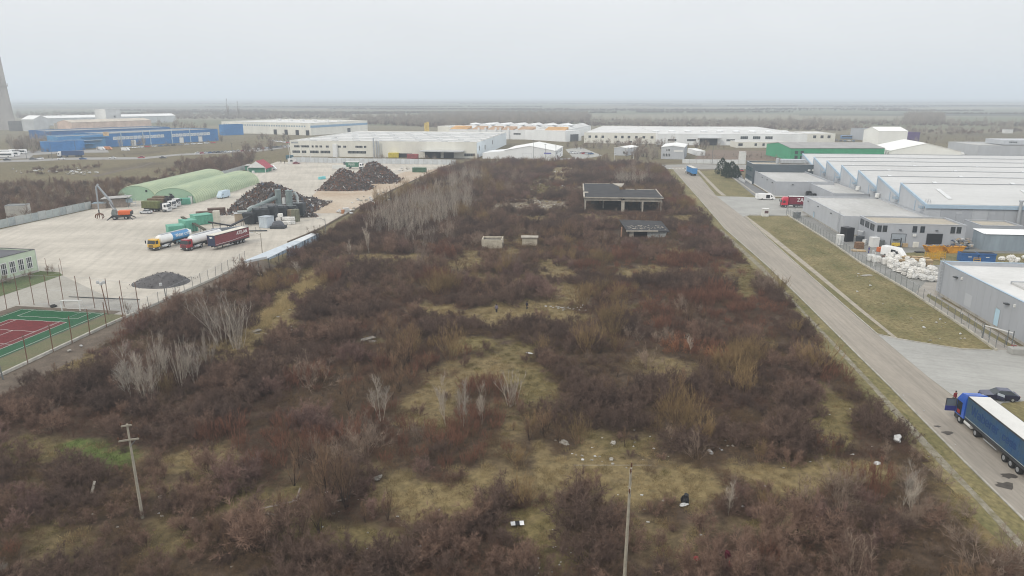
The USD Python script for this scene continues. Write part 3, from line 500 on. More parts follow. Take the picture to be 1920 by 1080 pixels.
# behind it
m_beige = mat('beige_render', (.50, .44, .36), .85, var=.2, scale=.15); m_pink = mat('pinkish_render', (.52, .40, .33), .85, var=.2, scale=.15); m_lgrey = mat('light_grey_wall', (.46, .47, .47), .8, var=.15, scale=.15); m_wroof = mat('plain_white_roof', (.72, .72, .70), .7, var=.08, scale=.05)
fb('pink_works', 'long pinkish old works behind the blue hall', 'factory', (136, 246), (285, 240), 30, 230, m_pink, m_beige, pitch=-2.5)
fb('white_roofed_sheds', 'long white-roofed shed row behind the pinkish works', 'shed', (85, 236), (330, 229), 24, 222, m_lgrey, m_wroof, pitch=-3)
tw, twd, twh = fb('silo_tower', 'tall pale grey square tower with white left side', 'tower', (202, 240), (230, 239), 26, 205, m_lgrey, m_wroof)
q = B(); onface(q, twd, 'left', 0, twd[1], 0, twh, 0, .2); q.put(tw, 'white_side', m_wroof)
for z in (.35, .55):
    window(tw, twd, 'front', twd[0] * .5, twh * z, 2.5, 2.5)
fb('grey_mill', 'pale grey gabled mill house beside the chimney', 'mill', (66, 246), (94, 244), 14, 224, m_lgrey, m_wroof, pitch=4)
fb('tan_warehouse', 'tan flat warehouse between the mill house and the pinkish works', 'warehouse', (105, 244), (150, 243), 30, 232, m_beige, m_greyroof)
# chimney
m_chim = mat('chimney_concrete', (.33, .305, .275), .9, var=.25, scale=.05, aniso=(1, 1, .3))
cp = W(5.5, 243); ch = T('power_station_chimney', 'huge tapering concrete chimney cut off by the left edge', 'chimney', cp)
zz = np.array([0, 3, 20, 40, 62, 100, 145.]); rr = np.array([16, 14.6, 13.2, 11.9, 11.0, 9.6, 8.2])
q = B(); q.tube(np.c_[np.zeros(7), np.zeros(7), zz], rr, 28); q.put(ch, 'shaft', m_chim, smooth=40)
for z, r in ((float(HT(3, 243, 162)), 12.6), (118, 10.4)):
    q = B(); q.tube([(0, 0, z), (0, 0, z + 1.2)], r, 28); 
    for k in range(24): q.cyl((r * math.cos(k * .2618), r * math.sin(k * .2618), z + 1.2), (r * math.cos(k * .2618), r * math.sin(k * .2618), z + 3.2), .12, 4)
    q.tube([(r * math.cos(a), r * math.sin(a), z + 3.2) for a in np.linspace(0, 2 * np.pi, 25)], .12, 4, False); q.put(ch, 'gallery', m_chim)
fb('boiler_house', 'dark low boiler house at the foot of the chimney', 'building', (18, 246), (62, 245), 20, 228, mat('sooty_render', (.2, .19, .18), .9, var=.3), m_greyroof)
# big white warehouse with blue band
wB = W(583, 254); hB = float(HT(583, 254, 231)); pl, pr = W(417, 249), W(662, 246)
rB = ang(pl, wB); lw, dw = float(np.linalg.norm(wB - pl)), float(np.linalg.norm(pr - wB))
Bw, Bd = block('band_warehouse', 'large white warehouse with a blue band under the roof', 'warehouse', pl, rB, lw, dw, hB, m_cream, m_roofw, parapet=.8)
m_band = mat('band_blue', (.20, .32, .46), .6, var=.15)
q = B(); onface(q, Bd, 'right', 0, dw, hB * .62, hB * .80, 0, .12); q.put(Bw, 'blue_band', m_band)
for i in range(34): window(Bw, Bd, 'front', 3 + i * (lw - 8) / 34, hB * .66, (lw - 8) / 34 * .62, hB * .14, 1, 1, m_frame, mat('band_glass', (.22, .30, .36), .3, var=.2))
for k in (.6, .72, .84, .95): door(Bw, Bd, 'front', lw * k, 4.2, 5.0, m_dark, name='dock_door')
for k in (.62,): door(Bw, Bd, 'right', dw * k, 5.0, 5.0, m_dframe, name='dock_door')
for k in range(6):
    q = B(); q.rbox(lw * (.2 + .14 * k), lw * (.2 + .14 * k) + 4, dw * .6, dw * .6 + 4, hB - 1.2, hB + 1.6, .3); q.put(Bw, 'roof_vent', m_frame)
# white office and production hall
C, Cd, Ch = fb('white_factory', 'long white factory with ribbon-window office front beyond the pale wall', 'factory', (545, 293), (894, 297), 135, 263, m_cream, m_roofw, parapet=.3, h=10.4)
cwid = Cd[0]
q = B(); onface(q, Cd, 'right', .2, 134.8, .2, 9.9, 0, .12); q.put(C, 'side_cladding', mat('bluish_white_cladding', (.56, .61, .64), .6, var=.06, scale=.1))
def cx(px): return (px - 545) / 349 * cwid
for (z, h, spans) in ((5.9, 1.5, ((553, 564), (566, 582), (587, 591), (594, 599), (602, 607), (614, 620), (637, 643), (647, 653), (670, 684), (686, 691))), (2.2, 1.8, ((549, 564), (567, 576), (583, 600), (603, 622), (655, 690)))):
    for a, b_ in spans: window(C, Cd, 'front', cx(a), z, cx(b_) - cx(a), h, max(1, int((b_ - a) / 2.5)), 1)
q = B(); onface(q, Cd, 'front', cx(628), cx(636), 0, 8.2, 0, 1.2); q.put(C, 'stair_tower', m_white)
q = B(); onface(q, Cd, 'front', cx(548), cx(561), 8.6, 9.6, 0, .1); q.put(C, 'sign_board', mat('grey_sign', (.34, .36, .38), .6, var=.3, scale=.8))
for a in (706, 711, 715):
    q = B(); x = cx(a); q.cyl((x, -1.5, 0), (x, -1.5, 12.5 if a == 706 else 10.5), .45, 10); q.put(C, 'flue', m_steel)
q = B(); onface(q, Cd, 'front', cx(795), cx(872), 4.4, 5.0, .12, 8); q.put(C, 'loading_canopy', m_lgrey); door(C, Cd, 'front', cx(800), cx(828) - cx(800), 4.2, m_dark, name='loading_bay'); door(C, Cd, 'front', cx(834), cx(852) - cx(834), 4.2, m_dark, name='loading_bay'); door(C, Cd, 'front', cx(740), cx(775) - cx(740), 2.6, m_dark, name='loading_bay')
window(C, Cd, 'front', cx(871), 1.2, cx(891) - cx(871), 2.0, 5)
for r_ in range(6):
    q = B(); q.box(2, cwid - 2, 14 + r_ * 20, 14.5 + r_ * 20, 10.05, 10.45); q.put(C, 'roof_seam', m_lgrey)
    for k in range(8):
        q = B(); x = 12 + k * 15 + (r_ % 2) * 7; q.box(x, x + 4, 6 + r_ * 20, 8 + r_ * 20, 10.05, 10.6); q.put(C, 'skylight', mat('skylight_dome', (.52, .53, .53), .5, var=.1))
for a, z in ((8, 4.5), (30, 3.5), (62, 5.0)):
    q = B(); onface(q, Cd, 'right', a, a + 2, z, z + 3, .12, .2); q.put(C, 'side_window', m_glass)
for (u0, u1, v, h_, lb, m_) in ((728, 747, 296, 3.2, 'yellow stacked material left of the loading bays behind the pale wall', mat('stack_yellow', (.55, .45, .06), .7, var=.3, scale=2)), (763, 784, 298, 3.0, 'dark red container before the loading canopy behind the pale wall', mat('container_wine', (.28, .07, .07), .7, var=.3)), (536, 548, 299, 2.6, 'dark blue-green container at the left corner of the white factory', mat('container_teal', (.06, .13, .16), .7, var=.2))):
    a_, b_ = W(u0, v), W(u1, v); t = T('stored_container', lb, 'container', a_); w_ = float(b_[0] - a_[0]); q = B(); q.rbox(0, w_, 0, 3, .1, h_, .1); q.put(t, 'body', m_)
    for k in range(5):
        q = B(); q.box(w_ * (k + .5) / 5 - .08, w_ * (k + .5) / 5 + .08, -.08, .01, .2, h_ - .1); q.put(t, 'rib', m_)
# multi-span factory with orange roofs
D, Dd, Dh = fb('span_factory', 'multi-span white factory with orange roof slopes', 'factory', (843, 259), (1058, 263), 120, 246, m_white, m_roofw, parapet=.3, h=8.5)
m_or = mat('orange_roof', (.52, .30, .12), .8, var=.25, scale=.1); m_or2 = mat('brown_roof', (.40, .26, .16), .8, var=.25, scale=.1)
dwid = Dd[0]
for i, (a, b_, m) in enumerate(((0, .15, m_or), (.20, .30, m_or2), (.34, .44, m_or2), (.46, .56, m_or2), (.60, .72, m_or2), (.83, 1.0, m_or))):
    q = B(); q.prof([(0, 8.52), (16, 11.2), (16, 8.52)], dwid * a, dwid * b_, 'x'); q.put(D, 'orange_slope', m)
for k in range(7):
    q = B(); q.prof([(dwid * k / 7 + 1, 8.53), (dwid * (k + 1) / 7 - 1, 8.53), (dwid * (k + .5) / 7, 11.4)], 18, 118, 'y'); q.put(D, 'roof_span', m_roofw)
    q = B(); q.blob((dwid * (k + .5) / 7, 50, 11.6), (6, 4, 1.2), 1, .1, k); q.put(D, 'ridge_hood', m_white)
for k in (.26, .32, .41, .45, .52):
    q = B(); q.box(dwid * k, dwid * k + 1.4, -1.4, 0, 0, 10.5); q.put(D, 'duct', m_white)
for k in (.02, .1, .57, .85, .9): window(D, Dd, 'front', dwid * k, 4.2, 7, 1.6, 3)
Dr, Drd, _ = fb('span_factory_wing', 'white side wing with square windows and open blue bay right of the orange roofs', 'factory wing', (1060, 266), (1090, 264), 110, 240, m_white, m_roofw, h=9.0, parapet=.3)
for k in range(8): window(Dr, Drd, 'right', 6 + k * 12, 5.0, 3.5, 2.5)
door(Dr, Drd, 'front', Drd[0] * .3, Drd[0] * .5, 6.0, m_dframe, name='open_bay')
Db = fb('span_factory_hut', 'white box at the left end of the orange-roofed factory', 'annexe', (821, 253), (843, 254), 30, 237, m_cream, m_wroof, h=9)
for i in range(2):
    q = B(); x = W(796 + i * 4, 250); q.box(x[0], x[0] + 2.6, x[1], x[1] + 2.6, 0, 11 + i); top(q, 'yellow_tank', mat('yellow_paint', (.62, .45, .12), .5), label=['shorter yellow upright tank behind the white factory roof', 'taller yellow upright tank behind the white factory roof'][i], cat='tank')
# long white factory on the right
E1, E1d, E1h = fb('cream_factory', 'long cream-walled factory with small dark windows and white roof', 'factory', (1095, 268), (1232, 270), 150, 251, m_cream, m_roofw, h=8.8, parapet=.25)
for a in (.06, .15, .24, .42, .51, .60, .70, .80, .91): window(E1, E1d, 'front', E1d[0] * a, 4.4, 2.2, 2.0, 1, 1, m_dframe)
for a in (.3, .45, .62): window(E1, E1d, 'front', E1d[0] * a, .8, 2.6, 1.5, 2, 1)
E2, E2d, _ = fb('white_long_hall', 'long white hall with open gateway and canopy windows', 'factory hall', (1233, 272), (1512, 273), 150, 251, m_white, m_roofw, h=9.0, parapet=.25)
e2 = lambda px: (px - 1233) / 279 * E2d[0]
for a, b_ in ((1252, 1268), (1288, 1305), (1362, 1378)): window(E2, E2d, 'front', e2(a), 3.2, e2(b_) - e2(a), 1.8, 6)
door(E2, E2d, 'front', e2(1312), e2(1345) - e2(1312), 5.4, m_dark, name='gateway'); q = B(); onface(q, E2d, 'front', e2(1308), e2(1350), 5.7, 6.2, .12, 5); q.put(E2, 'gate_canopy', m_lgrey)
for a in (1388, 1411, 1434): window(E2, E2d, 'front', e2(a), 5.0, e2(a + 14) - e2(a), 2.4, 4)
for k in range(9):
    q = B(); x = E2d[0] * (.03 + k * .115); q.blob((x, 40, 9.3), (3.5, 3, 1.1), 1, .1, k); q.put(E2, 'roof_hood', m_white)
E3, E3d, _ = fb('cream_front_wing', 'low cream wing with small windows in front of the long white hall', 'factory wing', (1380, 277), (1478, 277), 16, 265, m_cream, m_roofw, h=4.6, parapet=.2)
for a in (.04, .08, .35, .5, .65, .72): window(E3, E3d, 'front', E3d[0] * a, 1.4, 1.8, 2.0, 1, 1, m_dframe)
E4, E4d, _ = fb('cream_end_hall', 'cream end hall with three square windows at the right of the long white hall', 'factory hall', (1513, 267), (1565, 267), 40, 253, m_cream, m_roofw, h=7.5, parapet=.2)
for a in (.2, .47, .72): window(E4, E4d, 'front', E4d[0] * a, 3.6, 2.6, 2.4, 1, 1, m_dframe)
# gabled white hall, small grey ones
gp = [W(945, 300), W(1040, 302)]
F_, Fd, Fh = fb('gabled_hall', 'white gabled hall with purple sign and side windows', 'hall', (946, 300), (1041, 301.5), 42, 281, m_white, m_wroof, pitch=2.8, h=6.0)
fw = Fd[0]; q = B(); onface(q, Fd, 'front', fw * .78, fw * .92, 4.1, 4.9, 0, .1); q.put(F_, 'purple_sign', mat('purple_sign', (.16, .16, .42), .5)); door(F_, Fd, 'front', fw * .36, fw * .17, 4.4, m_white, fm=m_lgrey)
for k in range(5): window(F_, Fd, 'right', 4 + k * 7, 3.6, 3.2, 1.6, 1, 1, m_dframe)
for k in (1, 3): window(F_, Fd, 'right', 4 + k * 7, .9, 3.2, 1.6, 1, 1, m_dframe)
q = B(); q.prof([(-16, 0), (-.05, 0), (-.05, 5.2), (-16, 3.6)], 8, 30, 'y'); q.put(F_, 'lean_to', m_white)
G1, G1d, _ = fb('small_grey_hall', 'small grey hall left of the two-storey grey office', 'hall', (1151, 291), (1176, 292), 22, 278, m_greyclad2, m_wroof, h=4.8, pitch=.8)
window(G1, G1d, 'front', G1d[0] * .68, 1.2, 1.8, 1.6)
G2, G2d, _ = fb('grey_two_storey_office', 'pale grey two-storey office hall with dark right wall by the crossroads', 'office building', (1239, 298), (1282, 299), 34, 277, m_greyclad2, m_wroof, h=7.4, pitch=1.0)
for k in range(5): window(G2, G2d, 'front', G2d[0] * (.07 + .07 * k), 1.6, .8, 2.0, 1)
for k in (.22, .28, .34): window(G2, G2d, 'front', G2d[0] * k, 4.9, .7, 1.6, 1)
q = B(); onface(q, G2d, 'front', G2d[0] * .55, G2d[0] * .95, 4.6, 5.8, 0, .15); q.put(G2, 'white_awning', m_frame); q = B(); onface(q, G2d, 'right', 0, 34, 0, 7.0, .02, .14); q.put(G2, 'dark_side', mat('dark_grey_cladding', (.22, .235, .255), .6, var=.15, scale=.6))
fb('white_side_shed', 'white-roofed lean-to shed behind the grey office', 'shed', (1306, 292), (1322, 292), 26, 284, m_white, m_wroof, h=3.2)
Gn, Gnd, _ = fb('green_hall', 'bright green hall with grey roof and four small windows', 'hall', (1481, 301), (1656, 301), 44, 279, mat('bright_green_cladding', (.045, .30, .15), .6, var=.1, scale=.3), mat('grey_sheet', (.31, .30, .29), .8, var=.15, scale=.15), pitch=-2.2, h=7.5)
for a in (.045, .105):
    for z in (1.0, 4.0): window(Gn, Gnd, 'front', Gnd[0] * a, z, 2.0, 2.0, 1, 1, m_dframe)
# tents and sheds on the right
def arch_hall(name, label, p0, rz, w, d, h, m, mend, ribs=0, mrib=None, eave=.25, cat='hall', n=20):
    t = T(name, label, cat, p0, rz); th = np.linspace(0, np.pi, n + 1); pr = np.c_[w / 2 - w / 2 * np.cos(th), h * (eave * 0 + np.sin(th) ** .75)]
    v = np.vstack([np.c_[pr[:, 0], np.zeros(n + 1), pr[:, 1]], np.c_[pr[:, 0], np.full(n + 1, d), pr[:, 1]]]); ns = max(1, ribs) * 4; ys = np.linspace(0, d, ns + 1); bl = .26 * np.abs(np.sin(np.pi * np.arange(ns + 1) / 4)) * (ribs > 0); ctr_ = np.array([w / 2, 0.]); v = np.vstack([np.c_[(pr[:, 0] - w / 2) * (1 + b_ / w) + w / 2, np.full(n + 1, y_), pr[:, 1] * (1 + b_ / h)] for y_, b_ in zip(ys, bl)])
    i = np.arange(n); f = np.vstack([np.c_[i, i + 1, i + n + 2, i + n + 1] + k * (n + 1) for k in range(ns)])
    q = B(); q.add(v, f[:, ::-1]); q.put(t, 'skin', m, smooth=True)
    q = B(); q.poly(pr, 0, .1); vv = q.v[0].copy(); q.v[0] = np.c_[vv[:, 0], .12 - vv[:, 2], vv[:, 1]]; q.put(t, 'end_wall', mend)
    q = B(); q.poly(pr, 0, .1); vv = q.v[0].copy(); q.v[0] = np.c_[vv[:, 0], d - .12 + vv[:, 2], vv[:, 1]]; q.put(t, 'end_wall', mend)
    for k in range(ribs):
        q = B(); y = d * (k + .0) / ribs; q.tube(np.c_[pr[:, 0], np.full(n + 1, y), pr[:, 1] + .01], .09, 4, False); q.put(t, 'rib', mrib or m)
    return t
m_tent = mat('white_tent', (.78, .78, .74), .6, var=.05, scale=.1)
th_, thd, _ = fb('white_tent_hall', 'broad white tent hall with a row of dark side vents', 'tent hall', (1668, 296), (1800, 298), 45, 284, m_tent, m_tent, pitch=5.0, h=4.5)
for k in range(9): window(th_, thd, 'left', 3 + k * 4.6, 1.6, 1.4, 2.0, 1, 1, m_dframe)
th2, _, _ = fb('white_block_hall', 'white round-shouldered fabric hall before a grey shed', 'fabric hall', (1645, 272), (1699, 272), 26, 256, m_tent, m_tent, h=11, pitch=-3.0)
fb('grey_far_shed', 'grey metal shed behind the white fabric hall', 'shed', (1632, 265), (1700, 265), 40, 247, m_greyclad, m_greyroof, h=10)
pc_, _, _ = fb('purple_container_hall', 'purple box building right of the white fabric hall', 'building', (1701, 266), (1723, 265.5), 20, 252, mat('purple_cladding', (.12, .075, .20), .6, var=.2), mat('purple_roof', (.20, .13, .30), .6), h=8)
gr_, grd, _ = fb('grey_right_hall', 'grey hall with roof ventilators at the far right edge', 'hall', (1832, 293), (1990, 294), 40, 273, m_greyclad2, m_roofg, h=7.2)
q = B(); q.box(grd[0] * .37, grd[0], 8, 30, 7.2, 10.2); q.put(gr_, 'upper_storey', m_greyclad2)
for k in range(5):
    q = B(); q.box(grd[0] * (.44 + .02 * k), grd[0] * (.452 + .02 * k), 7.9, 8.0, 8.4, 9.3); q.put(gr_, 'upper_window', m_glass)
fb('white_field_box', 'tiny white container out in the fields', 'container', (1885, 250), (1899, 250), 6, 243, m_frame, m_lgrey, h=4)
fb('white_cube_tank', 'white cube tank beside the slate office', 'tank', (1388, 302), (1398, 302), 4, 288, m_frame, m_frame, h=5.5)
# --- left: green arched halls
m_gsk = mat('pale_green_skin', (.40, .45, .29), .65, col2=(.25, .32, .22), scale=.22, detail=7, aniso=(1, .25, 1)); m_gend = mat('pale_green_end', (.30, .43, .31), .7, var=.08, scale=.4); m_grib = mat('green_rib', (.22, .28, .19), .65, var=.1)
aB = W(367, 381); arz = math.radians(-2.0)
hB_ = arch_hall('arched_hall', 'nearer pale green ribbed arched hall with white end door', fr(aB, arz, -16.0, 0), arz, 16.0, 64.0, 5.6, m_gsk, m_gend, 34, m_grib)
door(hB_, (16, 64), 'front', 13.4, 1.5, 2.6, m_frame); 
aA = W(290, 377); hA_ = arch_hall('arched_hall', 'farther pale green ribbed arched hall behind the tipper trucks', fr(aA, arz, -15.0, 1), arz, 15.0, 66.0, 5.6, m_gsk, m_gend, 34, m_grib)
window(hA_, (15, 66), 'front', 11.2, 3.2, 1.0, 1.0, 1, 1, m_gend)
# brick hut, small hut
m_brick = mat('dull_brick', (.26, .215, .18), .9, var=.3, scale=1.5)
hp_ = W(196, 390); ht_, htd = block('brick_hut', 'brick hut with tilted sheet roof beside the arched halls', 'hut', hp_, .30, 7.5, 5.5, 3.1, m_brick, m_tar, parapet=.1); 
q = B(); q.hull([(x, y, z + .28 * (x > 3)) for x in (-.8, 8.5) for y in (-.9, 6) for z in (3.2, 3.38)]); q.put(ht_, 'tilted_roof', mat('tin_roof', (.36, .35, .33), .7, var=.3))
lo = W(173, 392); block('blue_roof_store', 'low brick store with blue-grey roof beside the brick hut', 'store', lo, .25, 4.4, 4.0, 1.9, m_brick, mat('blue_grey_roof', (.27, .34, .38), .7, var=.2), parapet=.05)
fh = W(4, 414); block('flat_roof_hut', 'small flat-roofed hut behind the panel wall', 'hut', fr(fh, .3, 0, 4), .3, 6.0, 4.5, 4.2, mat('plain_render', (.42, .40, .36), .9, var=.2), m_greyroof, parapet=.1, over=.3)
# gate house with red roof
gh0, gh1 = W(468, 323.5), W(491, 323.5); m_gpaint = mat('green_paint', (.09, .26, .18), .7, var=.2); ghr = ang(gh0, gh1)
g_, gd_ = block('gate_house', 'green gate house with steep red roof and white gable', 'gate house', gh0, ghr, 8.2, 10.0, 2.7, m_gpaint, mat('red_tile_roof', (.34, .06, .08), .7, var=.12, scale=.6), pitch=3.2, over=.9)
q = B(); q.prof([(-.7, 2.6), (8.9, 2.6), (4.1, 6.0)], -1.1, -.95, 'y'); q.put(g_, 'white_gable', m_frame)
for x, y in ((-.5, -.8), (8.7, -.8), (8.7, 9.6)):
    q = B(); q.box(x - .15, x + .15, y - .15, y + .15, 0, 2.6); q.put(g_, 'porch_post', m_frame)
window(g_, gd_, 'right', 3, 1.0, 1.6, 1.2); door(g_, gd_, 'right', 6.5, 1.0, 2.0, m_gpaint); q = B(); q.rbox(2, 3.2, -2.2, -1.4, 0, 1.1, .05); q.put(g_, 'white_cabinet', m_frame)
gk = T('green_kiosk', 'small green kiosk with tin roof left of the gate house', 'kiosk', W(460, 320), ghr); q = B(); q.box(0, 4, 0, 4, 0, 2.5); q.put(gk, 'wall', m_gpaint); q = B(); q.hull([(x, y, z + .5 * (y > 2)) for x in (-.4, 4.4) for y in (-.5, 4.5) for z in (2.5, 2.65)]); q.put(gk, 'tin_roof', L['tin_roof'])
gb, gbd = block('guard_box', 'white guard box at the far yard gate', 'guard box', W(540, 307), -.05, 4.0, 3.5, 3.0, m_frame, m_lgrey, parapet=.1); window(gb, gbd, 'front', 1, 1.2, 2, 1.2)
# light green school building at the left edge
sc = W(72, 509.5); scl = W(0, 530); srz = ang(scl, sc); m_sg = mat('pastel_green_render', (.45, .52, .40), .85, var=.1, scale=.4); slen = float(np.linalg.norm(sc - scl)) * 1.5
s0 = fr(sc, srz, -slen, 0); S_, Sd = block('school_building', 'pastel green building with tall white-framed windows and dark flat roof', 'building', s0, srz, slen, 13.0, 5.2, m_sg, mat('dark_felt_roof', (.115, .115, .125), .85, var=.2, scale=.3, detail=6), parapet=.25, cap=mat('roof_flashing', (.07, .07, .075), .6))
for k in range(7): window(S_, Sd, 'front', slen - 1.25 - 1.55 - k * 2.22, 1.25, 1.6, 2.7, 3, 2, th_=.16)
q = B(); onface(q, Sd, 'front', 0, slen, 0, .5, 0, .08); q.put(S_, 'plinth', m_kerb); q = B(); onface(q, Sd, 'right', -.1, .0, 0, 5.1, .02, .14); q.put(S_, 'downpipe', m_frame)
# corrugated canopy between yard and scrub
cn = T('sheet_canopy', 'long lean-to canopy of pale steel sheets at the yard edge', 'canopy', (0, 0, 0)); zc = 2.9
pts = [W(455, 490, zc), W(501, 484.5, zc - .5), W(597, 437.5, zc - .5), W(585, 437, zc)]
pa, pb, pc2, pd = pts
nseg = 12
for i in range(nseg):
    f0, f1 = i / nseg, (i + 1) / nseg - .002; P = [pa + (pd - pa) * f0, pa + (pd - pa) * f1, pb + (pc2 - pb) * f1, pb + (pc2 - pb) * f0]
    q = B(); q.hull([(*P[0], zc), (*P[1], zc), (*P[2], zc - .55), (*P[3], zc - .55), (*P[0], zc + .05), (*P[1], zc + .05), (*P[2], zc - .5), (*P[3], zc - .5)]); q.put(cn, 'roof_sheet', mat('sheet_roof_a', (.48, .53, .57), .45, var=.12, scale=.6, spec=.5) if i < 8 else mat('sheet_roof_b', (.62, .64, .64), .4, var=.08))
    for j in range(3):
        a_, b_ = pb + (pc2 - pb) * (f0 + (f1 - f0) * j / 3), pb + (pc2 - pb) * (f0 + (f1 - f0) * (j + .92) / 3)
        nn = np.array([b_[1] - a_[1], -(b_[0] - a_[0])]); nn = nn / np.linalg.norm(nn) * (.05 + .05 * (j % 2)); lowz = 0 if i > 3 else 1.9 - .1 * i
        q = B(); q.hull([(*(a_ + s * nn), z) for s in (0, 1) for z in (lowz, zc - .6)] + [(*(b_ + s * nn), z) for s in (0, 1) for z in (lowz, zc - .6)]); q.put(cn, 'wall_sheet', mat('sheet_wall_a', (.30, .37, .43), .5, var=.2, scale=1, metal=.2) if (i + j) % 3 else mat('sheet_wall_b', (.15, .19, .23), .5, var=.2, scale=1))
for i in range(7):
    for A_, Z_ in ((pa + (pd - pa) * i / 6, zc - .05), (pb + (pc2 - pb) * i / 6, zc - .62)):
        q = B(); q.cyl((*(A_ + np.array([.2, .3])), 0), (*(A_ + np.array([.2, .3])), Z_), .07, 6); q.put(cn, 'post', m_dframe)
q = B(); q.hull([(*P_, z) for P_ in (pa, pb) for z in (zc - .55, zc - .05)] + [(*(P_ + (0, .1)), z) for P_ in (pa, pb) for z in (zc - .55, zc - .05)]); q.put(cn, 'gable_board', m_lgrey)
# ------------------------------------------------------------------ vegetation
from scipy.spatial import cKDTree
def unit(a): return a / (np.linalg.norm(a, axis=-1, keepdims=True) + 1e-12)
def ribbons(P0, P1, w0, w1, rng):
    """One flat tapered quad per segment, turned at random about its axis."""
    d = unit(P1 - P0); p = unit(np.cross(d, unit(rng.normal(size=d.shape)))); n = len(P0)
    v = np.concatenate([P0 - p * w0[:, None] / 2, P0 + p * w0[:, None] / 2, P1 + p * w1[:, None] / 2, P1 - p * w1[:, None] / 2]); i = np.arange(n)
    return v, np.vstack([np.c_[i, i + n, i + 2 * n], np.c_[i, i + 2 * n, i + 3 * n]])
def spikes(P0, P1, w, rng):
    d = unit(P1 - P0); p = unit(np.cross(d, unit(rng.normal(size=d.shape)))); n = len(P0); i = np.arange(n)
    return np.concatenate([P0 - p * w[:, None] / 2, P0 + p * w[:, None] / 2, P1]), np.c_[i, i + n, i + 2 * n]
def grow(seed, stems, base_r, tilt, length, up, w0, levels, droop=0.0, lean=(0, 0)):
    """A leafless plant: stems from the base, then levels of (count, length, spread, upward, width, from). Returns (wood, twigs)."""
    rng = np.random.default_rng(seed); wood, tw = B(), B(); K = 5
    th = rng.uniform(0, 2 * np.pi, stems); tl = np.abs(rng.normal(0, 1, stems)).clip(0, 1.9) / 1.9 * tilt; rr = base_r * np.sqrt(rng.random(stems))
    d = np.c_[np.cos(th) * np.sin(tl), np.sin(th) * np.sin(tl), np.cos(tl)]; d[:, 0] += lean[0]; d[:, 1] += lean[1]; d = unit(d)
    pos = np.c_[np.cos(th) * rr, np.sin(th) * rr, np.zeros(stems)]; Ln = length * rng.uniform(.55, 1.05, stems) * (1 - .25 * tl / max(tilt, .01))
    def trace(pos, d, Ln, up, wig, K):
        pts = [pos]; dd = d
        for k in range(K):
            dd = unit(dd + np.array([0, 0, up / K]) + rng.normal(0, wig, dd.shape)); pts.append(pts[-1] + dd * (Ln / K)[:, None])
        return np.stack(pts, 1)                                                   # n, K+1, 3
    paths = trace(pos, d, Ln, up - droop, .10, K); W0 = w0 * rng.uniform(.7, 1.2, stems)
    taper = lambda t: 1 - .8 * t
    for k in range(K):
        v, f = ribbons(paths[:, k], paths[:, k + 1], W0 * taper(k / K), W0 * taper((k + 1) / K), rng); wood.add(v, f)
        v, f = ribbons(paths[:, k], paths[:, k + 1], W0 * taper(k / K), W0 * taper((k + 1) / K), rng); wood.add(v, f)
    lens = Ln
    for li, (cnt, ln, spread, upw, wd, t0) in enumerate(levels):
        n = len(paths); Kp = paths.shape[1] - 1; t = rng.uniform(t0, 1, (n, cnt)); k = np.minimum((t * Kp).astype(int), Kp - 1); fr_ = t * Kp - k
        idx = np.arange(n)[:, None]; p0 = paths[idx, k] * (1 - fr_[..., None]) + paths[idx, k + 1] * fr_[..., None]; dd = unit(paths[idx, k + 1] - paths[idx, k])
        dn = unit(dd + spread * unit(rng.normal(size=dd.shape)) + np.array([0, 0, upw])); L_ = ln * rng.uniform(.4, 1.1, (n, cnt)) * (1.15 - .6 * t)
        p0, dn, L_ = p0.reshape(-1, 3), dn.reshape(-1, 3), L_.reshape(-1); w = np.full(len(p0), wd) * rng.uniform(.7, 1.3, len(p0))
        if li == len(levels) - 1:
            p1 = p0 + dn * L_[:, None]; p1[:, 2] = np.maximum(p1[:, 2], .02); v, f = spikes(p0, p1, w, rng); tw.add(v, f)
        else:
            paths = trace(p0, dn, L_, upw * .3 - droop * .5, .16, 2)
            for q in range(2):
                v, f = ribbons(paths[:, q], paths[:, q + 1], w * (1 - .4 * q), w * (.6 - .4 * q + .1), rng); (wood if wd > .03 else tw).add(v, f)
    return wood, tw
def wood_mat(name, c, var=.25, rnd=.22): return mat(name, c, .9, var=var, scale=2.5, spec=.1, rnd=rnd, detail=2)
MT = {'thorn': wood_mat('thorn_twigs', (.195, .130, .100)), 'thorn2': wood_mat('dusky_twigs', (.135, .094, .076)), 'red': wood_mat('red_twigs', (.195, .102, .072)), 'olive': wood_mat('olive_twigs', (.24, .172, .09)), 'grey': wood_mat('grey_twigs', (.25, .192, .152)), 'stand': wood_mat('stand_twigs', (.30, .25, .205)),
      'brown': wood_mat('brown_twigs', (.205, .137, .09)), 'pale': wood_mat('pale_bark', (.40, .36, .31)), 'palet': wood_mat('pale_twigs', (.27, .235, .20)), 'dark': wood_mat('dark_bark', (.075, .058, .05)), 'straw': wood_mat('straw', (.40, .32, .17)), 'mauve': wood_mat('mauve_twigs', (.195, .128, .110)), 'rust': wood_mat('rust_twigs', (.25, .12, .07)), 'low': wood_mat('low_stems', (.142, .096, .058)), 'lowr': wood_mat('low_red_stems', (.13, .075, .053)), 'white': wood_mat('white_bark', (.43, .39, .33), .2, .12)}
